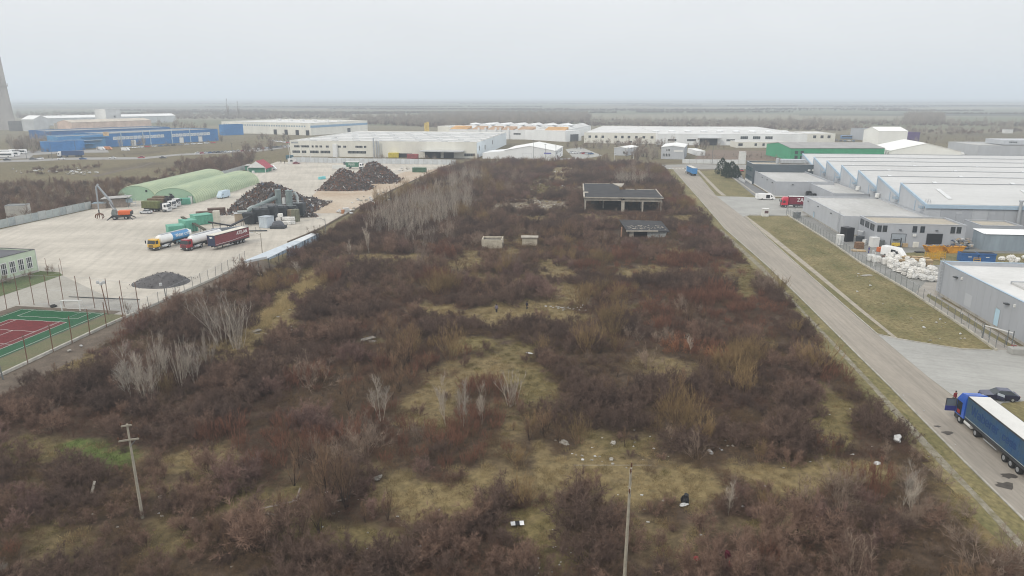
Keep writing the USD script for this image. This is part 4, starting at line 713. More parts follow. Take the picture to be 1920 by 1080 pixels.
# kinds: (wood material, twig material, growth); two or three shapes of each
GROW = {
 'thorn_shrub': ('thorn2', 'thorn', lambda s: grow(s, 15, .5, 1.15, 2.7, .25, .045, [(12, 1.0, .9, .1, .022, .25), (15, .55, 1.0, .1, .020, .1)])),
 'dusky_shrub': ('thorn2', 'thorn2', lambda s: grow(s, 18, .7, 1.25, 2.4, .2, .045, [(12, .9, 1.0, .05, .022, .2), (16, .5, 1.0, .1, .021, .1)])),
 'mauve_shrub': ('thorn2', 'mauve', lambda s: grow(s, 15, .5, 1.1, 2.6, .3, .04, [(12, .95, .9, .15, .020, .25), (15, .55, .9, .15, .019, .1)])),
 'red_shrub': ('red', 'red', lambda s: grow(s, 42, .8, .75, 2.3, .4, .022, [(5, .8, .45, .5, .018, .35), (6, .5, .5, .4, .015, .1)])),
 'rust_shrub': ('rust', 'rust', lambda s: grow(s, 36, .7, .85, 1.9, .35, .022, [(5, .7, .5, .4, .018, .3), (6, .45, .6, .3, .015, .1)])),
 'willow_shrub': ('brown', 'olive', lambda s: grow(s, 34, .45, .62, 3.6, .25, .032, [(7, 1.2, .45, .45, .018, .25), (6, .6, .5, .4, .014, .15)])),
 'grey_shrub': ('grey', 'grey', lambda s: grow(s, 14, .5, 1.0, 3.0, .3, .05, [(10, 1.1, .8, .2, .022, .25), (9, .55, .9, .15, .014, .1)])),
 'brown_sapling': ('dark', 'brown', lambda s: grow(s, 7, .12, .55, 3.4, .3, .07, [(11, 1.3, .6, .5, .024, .3), (11, .6, .7, .3, .014, .15)])),
 'bramble': ('low', 'low', lambda s: grow(s, 46, .9, 1.45, 1.5, .1, .018, [(4, .6, .9, .1, .016, .2), (6, .35, 1.0, .1, .014, .1)], droop=.9)),
 'red_bramble': ('lowr', 'lowr', lambda s: grow(s, 46, .9, 1.45, 1.4, .1, .018, [(4, .6, .9, .1, .016, .2), (6, .35, 1.0, .1, .014, .1)], droop=.9)),
 'pale_tree': ('white', 'pale', lambda s: grow(s, 3, .35, .42, 7.0, .2, .135, [(15, 2.7, .75, .5, .042, .25), (10, 1.2, .8, .3, .022, .2), (5, .55, .8, .2, .013, .2)])),
 'fan_tree': ('pale', 'palet', lambda s: grow(s, 18, .8, .55, 7.5, .15, .09, [(11, 2.2, .5, .6, .032, .25), (9, .9, .6, .5, .016, .15)])),
 'single_tree': ('white', 'pale', lambda s: grow(s, 1, .01, .12, 6.0, .1, .135, [(22, 2.2, .9, .6, .042, .25), (8, .8, .8, .3, .02, .2), (4, .45, .8, .2, .012, .2)])),
 'whip_tree': ('pale', 'stand', lambda s: grow(s, 10, 1.3, .16, 9.5, .1, .10, [(13, 1.4, .35, .8, .034, .2), (6, .6, .5, .6, .014, .15)])),
 'round_tree': ('dark', 'grey', lambda s: grow(s, 5, .3, .6, 6.5, .1, .2, [(12, 2.4, .8, .2, .07, .3), (9, 1.1, .9, .1, .03, .2), (5, .6, .9, .1, .02, .2)])),
}
KINDS = {}
for ki, (kn, (wm, tm, fn)) in enumerate(GROW.items()):
    KINDS[kn] = []
    for vi in range(3 if 'shrub' in kn else 2):
        root = f'/_{kn}_{"abc"[vi]}'; stage.CreateClassPrim(root); UsdGeom.Xform.Define(stage, root); stage.GetPrimAtPath(root).SetSpecifier(Sdf.SpecifierClass)
        wd_, tg = fn(100 * ki + vi); big = 'tree' in kn or 'sapling' in kn
        usdkit.mesh(stage, root + ('/trunk' if big else '/stems'), wd_.arrays(), MT[wm]); usdkit.mesh(stage, root + ('/crown' if big else '/twigs'), tg.arrays(), MT[tm]); KINDS[kn].append(root)
def tuft(seed, n, r, h, w):
    rng = np.random.default_rng(seed); a, rr = rng.uniform(0, 2 * np.pi, n), r * np.sqrt(rng.random(n)); p0 = np.c_[np.cos(a) * rr, np.sin(a) * rr, np.zeros(n)]
    d = unit(rng.normal(0, .75, (n, 3)) + np.array([.25, .1, 1.0])); p1 = p0 + d * (h * rng.uniform(.4, 1.1, n))[:, None]; p1[:, 2] = np.abs(p1[:, 2]); q = B(); q.add(*spikes(p0, p1, np.full(n, w), rng)); return q
for kn, args, m in (('dry_tuft', (70, .55, .42, .035), mat('dry_grass', (.275, .215, .115), .95, var=.25, rnd=.25, spec=.1)), ('olive_tuft', (70, .5, .34, .035), mat('olive_grass', (.18, .148, .068), .95, var=.25, rnd=.25, spec=.1)),
                    ('green_tuft', (70, .45, .22, .04), mat('fresh_grass', (.09, .115, .035), .95, var=.25, rnd=.2, spec=.1)), ('litter_tuft', (60, .7, .3, .03), mat('brown_litter', (.13, .088, .06), .95, var=.3, rnd=.25, spec=.1)), ('reed_tuft', (60, .5, 1.7, .035), MT['straw'])):
    KINDS[kn] = []
    for vi in range(2):
        root = f'/_{kn}_{"ab"[vi]}'; stage.CreateClassPrim(root); UsdGeom.Xform.Define(stage, root); stage.GetPrimAtPath(root).SetSpecifier(Sdf.SpecifierClass)
        usdkit.mesh(stage, root + '/blades', tuft(50 + vi, *args).arrays(), m); KINDS[kn].append(root)

# --- where it grows
SCRUB = np.array([W(u, v) for u, v in ((-40, 775), (0, 750), (200, 648), (390, 551), (470, 518), (515, 508), (560, 475), (600, 449), (640, 424), (700, 388), (780, 348), (850, 313), (885, 306), (1000, 303), (1100, 303), (1180, 305), (1238, 318), (1290, 374), (1335, 425), (1412, 506), (1490, 580), (1562, 684), (1664, 790), (1770, 905), (1862, 1005))] + [np.array([46., 44.]), np.array([-62., 44.]), np.array([-70., 80.])])
import shapely
from shapely.geometry import Polygon
def inside(poly, x, y): return shapely.contains_xy(Polygon(poly), x, y)
# clearings of dry grass as the photograph shows them: pixel ellipses, strength, kind (d dry, g green, o olive, e bare earth)
CLEAR = [(830, 935, 150, 48, 1, 'd'), (740, 930, 70, 50, .8, 'd'), (985, 985, 60, 40, 1, 'o'), (660, 1005, 120, 40, .8, 'o'), (1150, 880, 150, 34, .9, 'd'), (1260, 905, 150, 40, 1, 'd'), (1480, 905, 90, 32, .9, 'd'), (1580, 890, 80, 30, 1, 'd'), (1565, 800, 42, 60, .9, 'o'), (1060, 885, 60, 55, .8, 'd'),
         (1160, 840, 90, 26, .8, 'o'), (895, 652, 45, 20, 1, 'o'), (830, 583, 62, 12, 1, 'd'), (960, 590, 90, 22, .9, 'd'), (1045, 585, 60, 28, .9, 'd'), (980, 660, 60, 26, .8, 'o'), (960, 700, 60, 40, .8, 'd'), (990, 725, 40, 40, .9, 'o'), (850, 700, 60, 20, .6, 'd'),
         (540, 575, 26, 34, 1, 'd'), (500, 610, 26, 26, 1, 'd'), (575, 545, 24, 26, 1, 'd'), (465, 640, 26, 18, .9, 'd'), (430, 668, 70, 13, .9, 'd'), (545, 690, 60, 14, .5, 'd'), (185, 855, 62, 26, 1, 'g'), (80, 850, 80, 26, .7, 'o'), (350, 870, 100, 28, .75, 'd'), (300, 915, 60, 16, .5, 'd'), (480, 945, 80, 45, .8, 'o'),
         (560, 990, 90, 40, .6, 'o'), (1020, 352, 26, 20, .7, 'o'), (1005, 385, 55, 14, .9, 'e'), (1050, 330, 18, 20, .8, 'd'), (1105, 411, 26, 9, 1, 'd'), (1398, 530, 18, 40, .9, 'o'), (1370, 512, 30, 18, .5, 'd'), (1225, 512, 75, 9, .8, 'd'), (1010, 355, 120, 8, .5, 'e'), (760, 488, 70, 8, .8, 'd'), (690, 490, 60, 10, .7, 'd'), (640, 495, 50, 10, .6, 'o'),
         (1880, 985, 60, 34, .9, 'd'), (1800, 920, 26, 50, .7, 'o'), (120, 1030, 80, 40, .5, 'o'), (330, 1010, 80, 40, .5, 'o'), (1440, 985, 90, 24, .6, 'd'), (1030, 1040, 50, 50, .7, 'o'), (1250, 1000, 70, 24, .4, 'd'), (60, 905, 30, 14, .4, 'o'), (1640, 760, 30, 24, .5, 'o'), (880, 520, 60, 6, .5, 'd'), (1190, 575, 40, 8, .4, 'o'), (1010, 780, 40, 26, .3, 'o'), (710, 640, 40, 8, .5, 'o'),
         (1440, 640, 20, 14, .3, 'o'), (1085, 600, 30, 14, .8, 'd'), (940, 760, 50, 20, .3, 'd'), (580, 512, 40, 8, .5, 'd')]
def clear(x, y):
    """(strength, kind index) of the clearing at world points, edges broken up by noise."""
    u, v = PX(x, y); u = np.asarray(u, float); v = np.asarray(v, float); s = np.zeros(u.shape); kd = np.full(u.shape, 'd', dtype='<U1')
    nz = meshkit.fbm(np.stack([x * .33, y * .2, 0 * x], -1), 3, 4) - .5
    for (cu, cv, ru, rv, st, k) in CLEAR:
        q = np.sqrt(((u - cu) / ru) ** 2 + ((v - cv) / rv) ** 2); t = np.clip((1.15 - q + nz * 2.0) / .42, 0, 1) * st
        kd = np.where(t > s, k, kd); s = np.maximum(s, t)
    s = np.maximum(s, np.clip((meshkit.fbm(np.stack([x * .09, y * .06, 0 * x], -1), 3, 9) - .64) * 7, 0, .75))
    return s, kd
def gz(x, y): return np.maximum(.06, (meshkit.fbm(np.stack([np.asarray(x) * .07, np.asarray(y) * .07, 0 * np.asarray(x)], -1), 3, 2) - .3) * .9) * 0 + .07 + .55 * np.clip(meshkit.fbm(np.stack([np.asarray(x, float) * .08, np.asarray(y, float) * .08, 0 * np.asarray(x, float)], -1), 3, 2) - .38, 0, 1)
# the scrub's own soil, with dry grass where it opens up
gx, gy = np.meshgrid(np.arange(-76, 96, 1.0), np.concatenate([np.arange(43, 200, 1.0), np.arange(200, 440, 2.0)])); ny, nx = gx.shape
cs_, ck_ = clear(gx.ravel(), gy.ravel()); zz = gz(gx.ravel(), gy.ravel()); i = np.arange(nx * ny).reshape(ny, nx)
Fq = np.stack([i[:-1, :-1], i[:-1, 1:], i[1:, 1:], i[1:, :-1]], -1).reshape(-1, 4); cxm = gx.ravel()[Fq].mean(1); cym = gy.ravel()[Fq].mean(1)
Fq = Fq[inside(SCRUB, cxm, cym)]; used = np.unique(Fq); remap = np.zeros(nx * ny, int); remap[used] = np.arange(len(used)); Fq = remap[Fq]; cs_, ck_, zz = cs_[used], ck_[used], zz[used]; gx, gy = gx.ravel()[used], gy.ravel()[used]
gm = {'d': (.185, .145, .075), 'o': (.145, .118, .056), 'g': (.085, .11, .035), 'e': (.27, .24, .19)}; tone = np.array([gm[k] for k in ck_]); base = np.array([.075, .054, .039]); col = base + (tone - base) * cs_[:, None]
usdkit.material(stage, '/World/Looks/scrub_soil', {'a': ('attribute', {'attribute': 'ground_tone'}), 'g': ('geometry', {}), 'n': ('noise_texture', {'scale': 1.3, 'detail': 8.0, 'roughness': .7}), 'r': ('rgb_ramp', {'ramp': [(.3, (.55, .55, .55)), (.7, (1.45, 1.42, 1.35))]}), 'mu': ('mix', {'mix_type': 'multiply', 'fac': 1.0}), 'p': ('principled_bsdf', {'roughness': .95, 'specular_ior_level': .1})},
    [('g.position', 'n.vector'), ('n.fac', 'r.fac'), ('a.color', 'mu.color1'), ('r.color', 'mu.color2'), ('mu.color', 'p.base_color')], surface='p.BSDF')
sg = usdkit.mesh(stage, '/World/scrub_soil', (np.c_[gx, gy, zz], Fq), '/World/Looks/scrub_soil'); tagp(sg.GetPrim(), kind='structure')
UsdGeom.PrimvarsAPI(sg).CreatePrimvar('ground_tone', Sdf.ValueTypeNames.Color3fArray, 'vertex').Set(Vt.Vec3fArray.FromNumpy(col.astype(np.float32)))

def scatter(name, label, items, kind='stuff'):
    """One PointInstancer of plants nobody would count. items: rows (kind name, x, y, z, scale, zscale, rz)."""
    pi = UsdGeom.PointInstancer.Define(stage, f'/World/{name}'); protos = []; index = {}
    P, I, S, O = [], [], [], []
    for (k, x, y, z, s, sz, rz) in items:
        v = KINDS[k]; root = v[int(abs(x * 7.3 + y * 3.1) * 10) % len(v)]
        if root not in index:
            index[root] = len(protos); pp = f'/World/{name}/plant_{len(protos):02d}'; pr = UsdGeom.Xform.Define(stage, pp).GetPrim(); pr.GetReferences().AddInternalReference(Sdf.Path(root)); protos.append(pp)
        P.append((x, y, z)); I.append(index[root]); S.append((s, s, sz)); O.append(rz)
    pi.CreatePrototypesRel().SetTargets([Sdf.Path(p) for p in protos]); pi.CreateProtoIndicesAttr(Vt.IntArray.FromNumpy(np.array(I, np.int32)))
    pi.CreatePositionsAttr(Vt.Vec3fArray.FromNumpy(np.array(P, np.float32))); pi.CreateScalesAttr(Vt.Vec3fArray.FromNumpy(np.array(S, np.float32)))
    O = np.array(O); pi.CreateOrientationsAttr(Vt.QuathArray([Gf.Quath(float(math.cos(a / 2)), Gf.Vec3h(0, 0, float(math.sin(a / 2)))) for a in O]))
    tagp(pi.GetPrim(), label, kind=kind); return pi
def poisson(poly, d, seed, n):
    rng = np.random.default_rng(seed); P = np.asarray(poly); lo, hi = P.min(0), P.max(0); c = rng.uniform(lo, hi, (n, 2)); c = c[inside(P, c[:, 0], c[:, 1])]
    keep = []; cell = {}; 
    for p in c:
        k = (int(p[0] / d), int(p[1] / d)); ok = True
        for a in (-1, 0, 1):
            for b in (-1, 0, 1):
                for q in cell.get((k[0] + a, k[1] + b), ()):
                    if (p[0] - q[0]) ** 2 + (p[1] - q[1]) ** 2 < d * d: ok = False; break
        if ok: cell.setdefault(k, []).append(p); keep.append(p)
    return np.array(keep)
# keep-outs: ruins and their approaches
RUINS = [(a0 + (a1 - a0) * .5 + np.array([1, 10]), rw * .58), (a0 + (a1 - a0) * .5 + np.array([3, 26]), rw * .55), (b0 + (b1 - b0) * .5 + np.array([0, 7]), 9.0), (W(922, 463), 4.0), (W(993, 459), 3.2)]
FRONTS = [(a0 + (a1 - a0) * .5 + np.array([0, -11]), 15.0, .42), (b0 + (b1 - b0) * .5 + np.array([0, -8]), 9.0, .45), (W(922, 467) + np.array([0, -7]), 7.5, .42), (W(993, 462) + np.array([0, -7]), 7.0, .4)]
# tone of the thicket by place (pixel ellipses) over a noise choice
TONE = [(1330, 600, 120, 60, 'red_shrub'), (1270, 645, 50, 20, 'rust_shrub'), (1345, 668, 60, 18, 'rust_shrub'), (1440, 640, 60, 30, 'red_shrub'), (1180, 515, 90, 26, 'red_shrub'), (1280, 510, 80, 30, 'red_shrub'), (760, 830, 220, 50, 'red_shrub'), (180, 920, 60, 20, 'red_shrub'), (1740, 950, 90, 36, 'red_shrub'), (1480, 1040, 70, 50, 'red_shrub'), (500, 860, 90, 60, 'red_shrub'),
        (1400, 800, 130, 75, 'dusky_shrub'), (1250, 800, 90, 60, 'dusky_shrub'), (1180, 700, 130, 50, 'dusky_shrub'), (840, 610, 90, 30, 'dusky_shrub'), (1440, 590, 90, 30, 'dusky_shrub'), (1700, 800, 90, 40, 'dusky_shrub'), (420, 760, 150, 50, 'dusky_shrub'), (120, 720, 130, 30, 'dusky_shrub'), (330, 640, 60, 26, 'dusky_shrub'), (540, 520, 60, 18, 'dusky_shrub'), (300, 830, 100, 30, 'dusky_shrub'), (1100, 770, 90, 40, 'dusky_shrub'), (740, 770, 160, 30, 'thorn_shrub'),
        (1850, 1010, 70, 60, 'grey_shrub'), (1400, 530, 60, 30, 'grey_shrub'), (1640, 560, 60, 40, 'thorn_shrub'), (1085, 545, 34, 30, 'willow_shrub'), (1145, 610, 40, 26, 'willow_shrub'), (1520, 655, 60, 50, 'willow_shrub'), (1390, 700, 40, 40, 'willow_shrub'), (1080, 790, 22, 34, 'willow_shrub'), (1310, 790, 34, 30, 'brown_sapling'), (700, 720, 140, 40, 'brown_sapling'), (590, 930, 60, 40, 'brown_sapling'), (985, 900, 46, 40, 'willow_shrub'), (880, 740, 70, 30, 'fan'), (420, 560, 60, 20, 'thorn_shrub')]
pts = poisson(SCRUB, 1.75, 11, 60000); rng = np.random.default_rng(3)
cc = poisson(SCRUB, 5.2, 17, 20000); cH = rng.uniform(.62, 1.75, len(cc)) * (.8 + .5 * meshkit.fbm(np.c_[cc * .05, np.full(len(cc), 2.)], 2, 61)); cR = rng.uniform(2.8, 5.0, len(cc)); cdist, cidx = cKDTree(cc).query(pts); ckind = {}
cs2, ck2 = clear(pts[:, 0], pts[:, 1]); pu, pv = PX(pts[:, 0], pts[:, 1]); n1 = meshkit.fbm(np.c_[pts * .06, np.full(len(pts), 3.)], 3, 21); n2 = meshkit.fbm(np.c_[pts * .055, np.full(len(pts), 8.)], 3, 33); hgt_ = meshkit.fbm(np.c_[pts * .075, np.full(len(pts), 1.)], 3, 55)
veg = []
for k, (x, y) in enumerate(pts):
    if rng.random() < cs2[k] * 1.0: 
        continue
    if any((x - c[0]) ** 2 + (y - c[1]) ** 2 < r * r for c, r in RUINS) and rng.random() < .93: continue
    ci = int(cidx[k]); cr = cdist[k] / cR[ci]
    if cr > 1 and rng.random() < .55: continue
    kn = ckind.get(ci) if rng.random() < .72 else None
    had = kn is not None
    for (cu, cv, ru, rv, t) in TONE:
        if not had and ((pu[k] - cu) / ru) ** 2 + ((pv[k] - cv) / rv) ** 2 < 1 + (n1[k] - .5) * 1.6 and rng.random() < .75: kn = t; break
    if kn in (None, 'fan'):
        a, b = n1[k] + rng.normal(0, .06), n2[k] + rng.normal(0, .06)
        kn = 'dusky_shrub' if a < .40 else 'thorn_shrub' if a < .49 else 'mauve_shrub' if a < .56 and b < .5 else 'grey_shrub' if a < .56 else 'brown_sapling' if b > .58 else 'red_shrub' if b < .44 else 'willow_shrub' if rng.random() < .55 else 'thorn_shrub'
    ckind.setdefault(ci, kn)
    s = max(.38, cH[ci] * (1 - .5 * min(cr, 1.2) ** 2)) * rng.uniform(.78, 1.12) * (1 - .4 * cs2[k])
    if kn == 'brown_sapling': s *= .9
    for c, r, cap_ in FRONTS:
        if (x - c[0]) ** 2 + (y - c[1]) ** 2 < r * r: s = min(s, cap_)
    veg.append((kn, x, y, float(gz(x, y)) - .05, s, s * rng.uniform(.85, 1.15), rng.uniform(0, 6.28)))
veg.sort(key=lambda r: r[2])
NEAR = 300
SHRUB_LABEL = {'thorn_shrub': 'purple-brown leafless thorn shrub', 'dusky_shrub': 'dense dark dusky leafless shrub', 'mauve_shrub': 'mauve-brown leafless shrub', 'red_shrub': 'reddish upright-stemmed leafless shrub', 'rust_shrub': 'rust-orange stemmed leafless shrub',
               'willow_shrub': 'olive-brown fan-shaped leafless willow shrub', 'grey_shrub': 'grey twiggy leafless shrub', 'brown_sapling': 'brown vase-shaped sapling with a dark short trunk'}
def plant(kn, x, y, z, s, sz, rz, label, cat, group=None, vi=None, name=None):
    v = KINDS[kn]; root = v[vi if vi is not None else int(abs(x * 7.3 + y * 3.1) * 10) % len(v)]; p = T(name or kn, label, cat, (x, y, z), rz, group, scale=(s, s, sz)); q = stage.GetPrimAtPath(p); q.GetReferences().AddInternalReference(Sdf.Path(root)); q.SetInstanceable(True); return p
shown = []; rest = []
for r in veg:
    u, v = PX(r[1], r[2], r[3] + 1.0)
    (shown if (len(shown) < NEAR and -40 < u < 1960 and v < 1120) else rest).append(r)
REGION = [(960, 400, 'at the lower left corner'), (960, 900, 'below the fallen beams'), (960, 1300, 'around the bottom centre pole'), (960, 9e9, 'in the bottom right thicket'), (870, 450, 'around the left utility pole'), (870, 900, 'left of the near clearing'), (870, 1500, 'at the near clearing'), (870, 9e9, 'between near clearing and road'),
          (790, 500, 'behind the left utility pole'), (790, 1000, 'above the near clearing'), (790, 1500, 'in the big dark thicket'), (790, 9e9, 'along the road verge'), (0, 500, 'below the sports court'), (0, 1000, 'left of the central clearing'), (0, 9e9, 'right of the central clearing')]
def region(x, y): u, v = PX(x, y, 1.0); return next(n for v0, u1, n in REGION if v >= v0 and u < u1)
for r in shown:
  rg = region(r[1], r[2])
  plant(*r[:1], *r[1:], SHRUB_LABEL[r[0]] + ' ' + rg, 'sapling' if 'sapling' in r[0] else 'shrub', {'thorn_shrub': 'purple-brown thorn shrubs', 'dusky_shrub': 'dark dusky shrubs', 'mauve_shrub': 'mauve-brown shrubs', 'red_shrub': 'reddish shrubs', 'rust_shrub': 'rust-orange shrubs', 'willow_shrub': 'olive-brown willow shrubs', 'grey_shrub': 'grey twiggy shrubs', 'brown_sapling': 'brown saplings'}[r[0]] + ' ' + rg)
scatter('scrub', 'tangled purple-brown leafless scrub filling the derelict plot', rest)
# undergrowth: brambles below and between, grass in the clearings
lp = poisson(SCRUB[:], 1.25, 12, 90000); c3, k3 = clear(lp[:, 0], lp[:, 1]); m3 = meshkit.fbm(np.c_[lp * .08, np.full(len(lp), 5.)], 3, 44); low = []; gr = []
for k, (x, y) in enumerate(lp):
    if any((x - c[0]) ** 2 + (y - c[1]) ** 2 < r * r * .8 for c, r in RUINS[:3]) and rng.random() < .9: continue
    z = float(gz(x, y)) - .03
    if rng.random() > c3[k] * 1.15 + (.12 if y > 220 else .2):
        s = rng.uniform(.6, 1.25); low.append(('red_bramble' if m3[k] + rng.normal(0, .05) > .52 else 'bramble', x, y, z, s, s * rng.uniform(.6, 1.1), rng.uniform(0, 6.28)))
    elif y < 330:
        t = {'d': 'dry_tuft', 'o': 'olive_tuft', 'g': 'green_tuft', 'e': 'litter_tuft'}[k3[k]] if c3[k] > .25 else 'litter_tuft'
        if rng.random() < .25 and t == 'dry_tuft': t = 'olive_tuft' if rng.random() < .6 else 'litter_tuft'
        if rng.random() < .18: t = 'dry_tuft' if c3[k] > .25 else t
        for _ in range(3):
            s = rng.uniform(.7, 1.5); gr.append((t, x + rng.uniform(-.7, .7), y + rng.uniform(-.7, .7), z, s, s * rng.uniform(.6, 1.2), rng.uniform(-.6, .6)))
scatter('undergrowth', 'low arching bramble and dead stems under the scrub', low)
for (u0, v0, u1, v1, n) in ((455, 632, 600, 520, 260), (560, 560, 600, 515, 130), (405, 660, 470, 640, 40)):
    for _ in range(n):
        t = rng.random(); p = W(u0 + (u1 - u0) * t + rng.normal(0, 8), v0 + (v1 - v0) * t + rng.normal(0, 6)); s = rng.uniform(.5, 1.1); gr.append(('reed_tuft', p[0], p[1], .1, s, s, rng.uniform(0, 6)))
scatter('dry_grass', 'matted dry grass and reeds in the clearings of the scrub', gr)
# verge grass
vg = []
for poly, d, kinds_, sd in (([(1646, 632), (1685, 640), (1802, 652), (1850, 655), (1710, 552), (1615, 497), (1565, 462), (1490, 412), (1440, 432), (1530, 506), (1620, 580)], .9, ('olive_tuft', 'dry_tuft'), 1), ([(1452, 520), (1500, 570), (1590, 668), (1700, 790), (1840, 930), (1870, 960), (1830, 925), (1690, 770), (1570, 645), (1460, 520)], .8, ('green_tuft', 'olive_tuft'), 2)):
    for p in poisson(Pw(poly), d, 70 + sd, 9000):
        s = rng.uniform(.5, 1.0); vg.append((kinds_[0] if rng.random() < .6 else kinds_[1], p[0], p[1], .02, s, s * .3, rng.uniform(0, 6)))
scatter('verge_tufts', 'short worn grass on the road verges', vg)
# ------------------------------------------------------------------ single trees and shrubs one can point to
def tree_at(kn, u, v, vt, label, cat='tree', wid=1.0, vi=None, group=None, name=None):
    p = W(u, v, .1); h = float(HT(u, v, vt)); nat = {'pale_tree': 7.4, 'fan_tree': 7.6, 'single_tree': 6.3, 'whip_tree': 9.8, 'round_tree': 7.6, 'brown_sapling': 3.9, 'willow_shrub': 4.0, 'grey_shrub': 3.3, 'rust_shrub': 2.1, 'thorn_shrub': 2.8, 'dusky_shrub': 2.6}[kn]
    s = h / nat; return plant(kn, p[0], p[1], .05, s * wid, s, R.uniform(0, 6.28), label, cat, group, vi, name)
for a in (('pale_tree', 245, 752, 640, 'pale grey leaning tree, leftmost of the bare clump below the court', 'tree', 1.0, 0), ('pale_tree', 278, 765, 645, 'whitish two-forked bare tree second from left in the clump below the court', 'tree', .8, 1), ('fan_tree', 300, 716, 618, 'tall silvery many-stemmed bare tree at the back of the clump below the court', 'tree', .62, 0),
          ('pale_tree', 318, 722, 622, 'silvery straight bare tree in the middle of the clump below the court', 'tree', .6, 0), ('fan_tree', 340, 726, 632, 'slender grey bare tree right of centre in the clump below the court', 'tree', .6, 1), ('pale_tree', 366, 720, 630, 'thin pale bare tree, rightmost of the clump below the court', 'tree', .7, 1),
          ('pale_tree', 262, 738, 650, 'thin leaning pale stem between the two leftmost trees of the clump', 'tree', .6, 1), ('fan_tree', 290, 740, 640, 'many-stemmed grey tree in front of the silvery ones in the clump', 'tree', .7, 1), ('fan_tree', 355, 705, 625, 'grey fan tree behind the right end of the clump', 'tree', .8, 0), ('fan_tree', 390, 690, 610, 'low grey fan tree between clump and dirt path tree', 'tree', .8, 1), ('fan_tree', 425, 650, 536, 'broad fan-shaped grey bare tree beside the dirt path', 'tree', 1.25, 1), ('fan_tree', 448, 654, 560, 'smaller fan-shaped bare tree right beside the broad one by the dirt path', 'tree', 1.1, 0), ('grey_shrub', 590, 728, 655, 'whitish spreading bare bush in mid scrub', 'shrub', 1.3, 0), ('single_tree', 1296, 668, 606, 'thin whitish bare tree standing among reddish shrubs', 'tree', .9, 0),
          ('pale_tree', 715, 790, 690, 'pale forked bare tree in the middle of the plot', 'tree', .8, 1), ('brown_sapling', 655, 770, 705, 'brown bare sapling left of the pale forked tree', 'tree', .9, 0), ('pale_tree', 838, 800, 700, 'thin pale bare tree, left of the group above the red thicket', 'tree', .6, 0), ('pale_tree', 868, 800, 696, 'slim pale bare tree in the middle of the group above the red thicket', 'tree', .6, 1), ('pale_tree', 905, 796, 715, 'short pale bare tree at the right of the group above the red thicket', 'tree', .7, 0),
          ('fan_tree', 960, 760, 690, 'bushy straw-brown fan tree beside the central clearing', 'tree', 1.3, 0), ('willow_shrub', 1085, 832, 770, 'olive-brown vase-shaped bush alone at the top of the near clearing', 'shrub', 1.0, 0), ('brown_sapling', 1172, 838, 790, 'slim rusty sapling right of the vase-shaped bush', 'shrub', .5, 1), ('willow_shrub', 1088, 578, 520, 'large round olive bush in the middle of the scrub', 'shrub', 1.35, 1), ('willow_shrub', 1150, 636, 580, 'olive round bush right of the central clearing', 'shrub', 1.1, 2), ('brown_sapling', 1104, 612, 575, 'small brown sapling left of the olive round bush', 'shrub', .6, 0),
          ('willow_shrub', 1018, 668, 620, 'brown vase bush by the white board in the central clearing', 'shrub', .8, 0), ('willow_shrub', 1528, 700, 618, 'tan willow bush by the left verge of the road', 'shrub', 1.35, 0), ('willow_shrub', 1395, 745, 660, 'yellowish willow bush in the reddish thicket near the road', 'shrub', .9, 1), ('willow_shrub', 1425, 865, 815, 'yellow-green twiggy bush at the foot of the big dark thicket', 'shrub', .8, 2), ('willow_shrub', 1322, 830, 765, 'brown round sapling above the near clearing', 'shrub', 1.0, 2),
          ('brown_sapling', 727, 975, 905, 'vase-shaped sapling with dark forked trunk in the near clearing', 'sapling', .7, 0), ('brown_sapling', 685, 980, 930, 'smaller vase-shaped sapling left of the forked one', 'sapling', .6, 1), ('brown_sapling', 600, 1000, 905, 'tall brown sapling right of the fallen planks', 'sapling', .8, 0), ('brown_sapling', 530, 975, 900, 'brown sapling beside the fallen planks', 'sapling', .7, 1), ('brown_sapling', 408, 1025, 950, 'dark-trunked sapling right of the left pole', 'sapling', .7, 0), ('brown_sapling', 430, 1048, 990, 'small dark-trunked sapling at the lower left', 'sapling', .7, 1),
          ('willow_shrub', 985, 950, 880, 'broad brown fan bush right of the near clearing', 'shrub', 1.2, 1), ('single_tree', 657, 920, 880, 'tiny whitish bare tree beside a grass bank', 'sapling', .9, 1), ('single_tree', 1395, 1085, 1000, 'thin white-stemmed birch-like tree at the bottom edge', 'tree', .55, 0), ('pale_tree', 1365, 965, 890, 'grey bare sapling beside the big near clearing', 'tree', .7, 1), ('pale_tree', 1690, 950, 862, 'whitish bare tree, left of two near the road', 'tree', .7, 0), ('pale_tree', 1708, 965, 880, 'whitish forked bare tree, right of two near the road', 'tree', .8, 1),
          ('single_tree', 12, 1090, 1000, 'pale bare tree at the lower left corner', 'tree', 1.2, 1), ('grey_shrub', 1850, 1080, 960, 'big grey-lilac bare bush at the lower right corner', 'shrub', 1.3, 1), ('grey_shrub', 1610, 1100, 1010, 'grey-pink bare bush at the bottom right', 'shrub', 1.2, 2), ('pale_tree', 693, 475, 415, 'slim pale bare tree below the tall grey stand', 'tree', .6, 0), ('pale_tree', 655, 478, 445, 'small pale bare tree left of the slim pale one', 'tree', .6, 1), ('single_tree', 560, 520, 470, 'small bare tree leaning over the sheet canopy', 'tree', 1.0, 0),
          ('grey_shrub', 1215, 690, 640, 'whitish twiggy bush in the dark middle thicket', 'shrub', .9, 0), ('rust_shrub', 1275, 660, 628, 'rust-orange bush glowing in the right half of the scrub', 'shrub', 1.8, 0), ('rust_shrub', 1345, 680, 645, 'rust-red low bush right of the orange one', 'shrub', 1.7, 1), ('brown_sapling', 240, 590, 560, 'small bare shrub on the court kerb', 'shrub', .8, 0), ('grey_shrub', 1705, 985, 925, 'grey dusty shrub behind the whitish pair near the road', 'shrub', 1.0, 1)):
    tree_at(*a[:6], *a[6:])
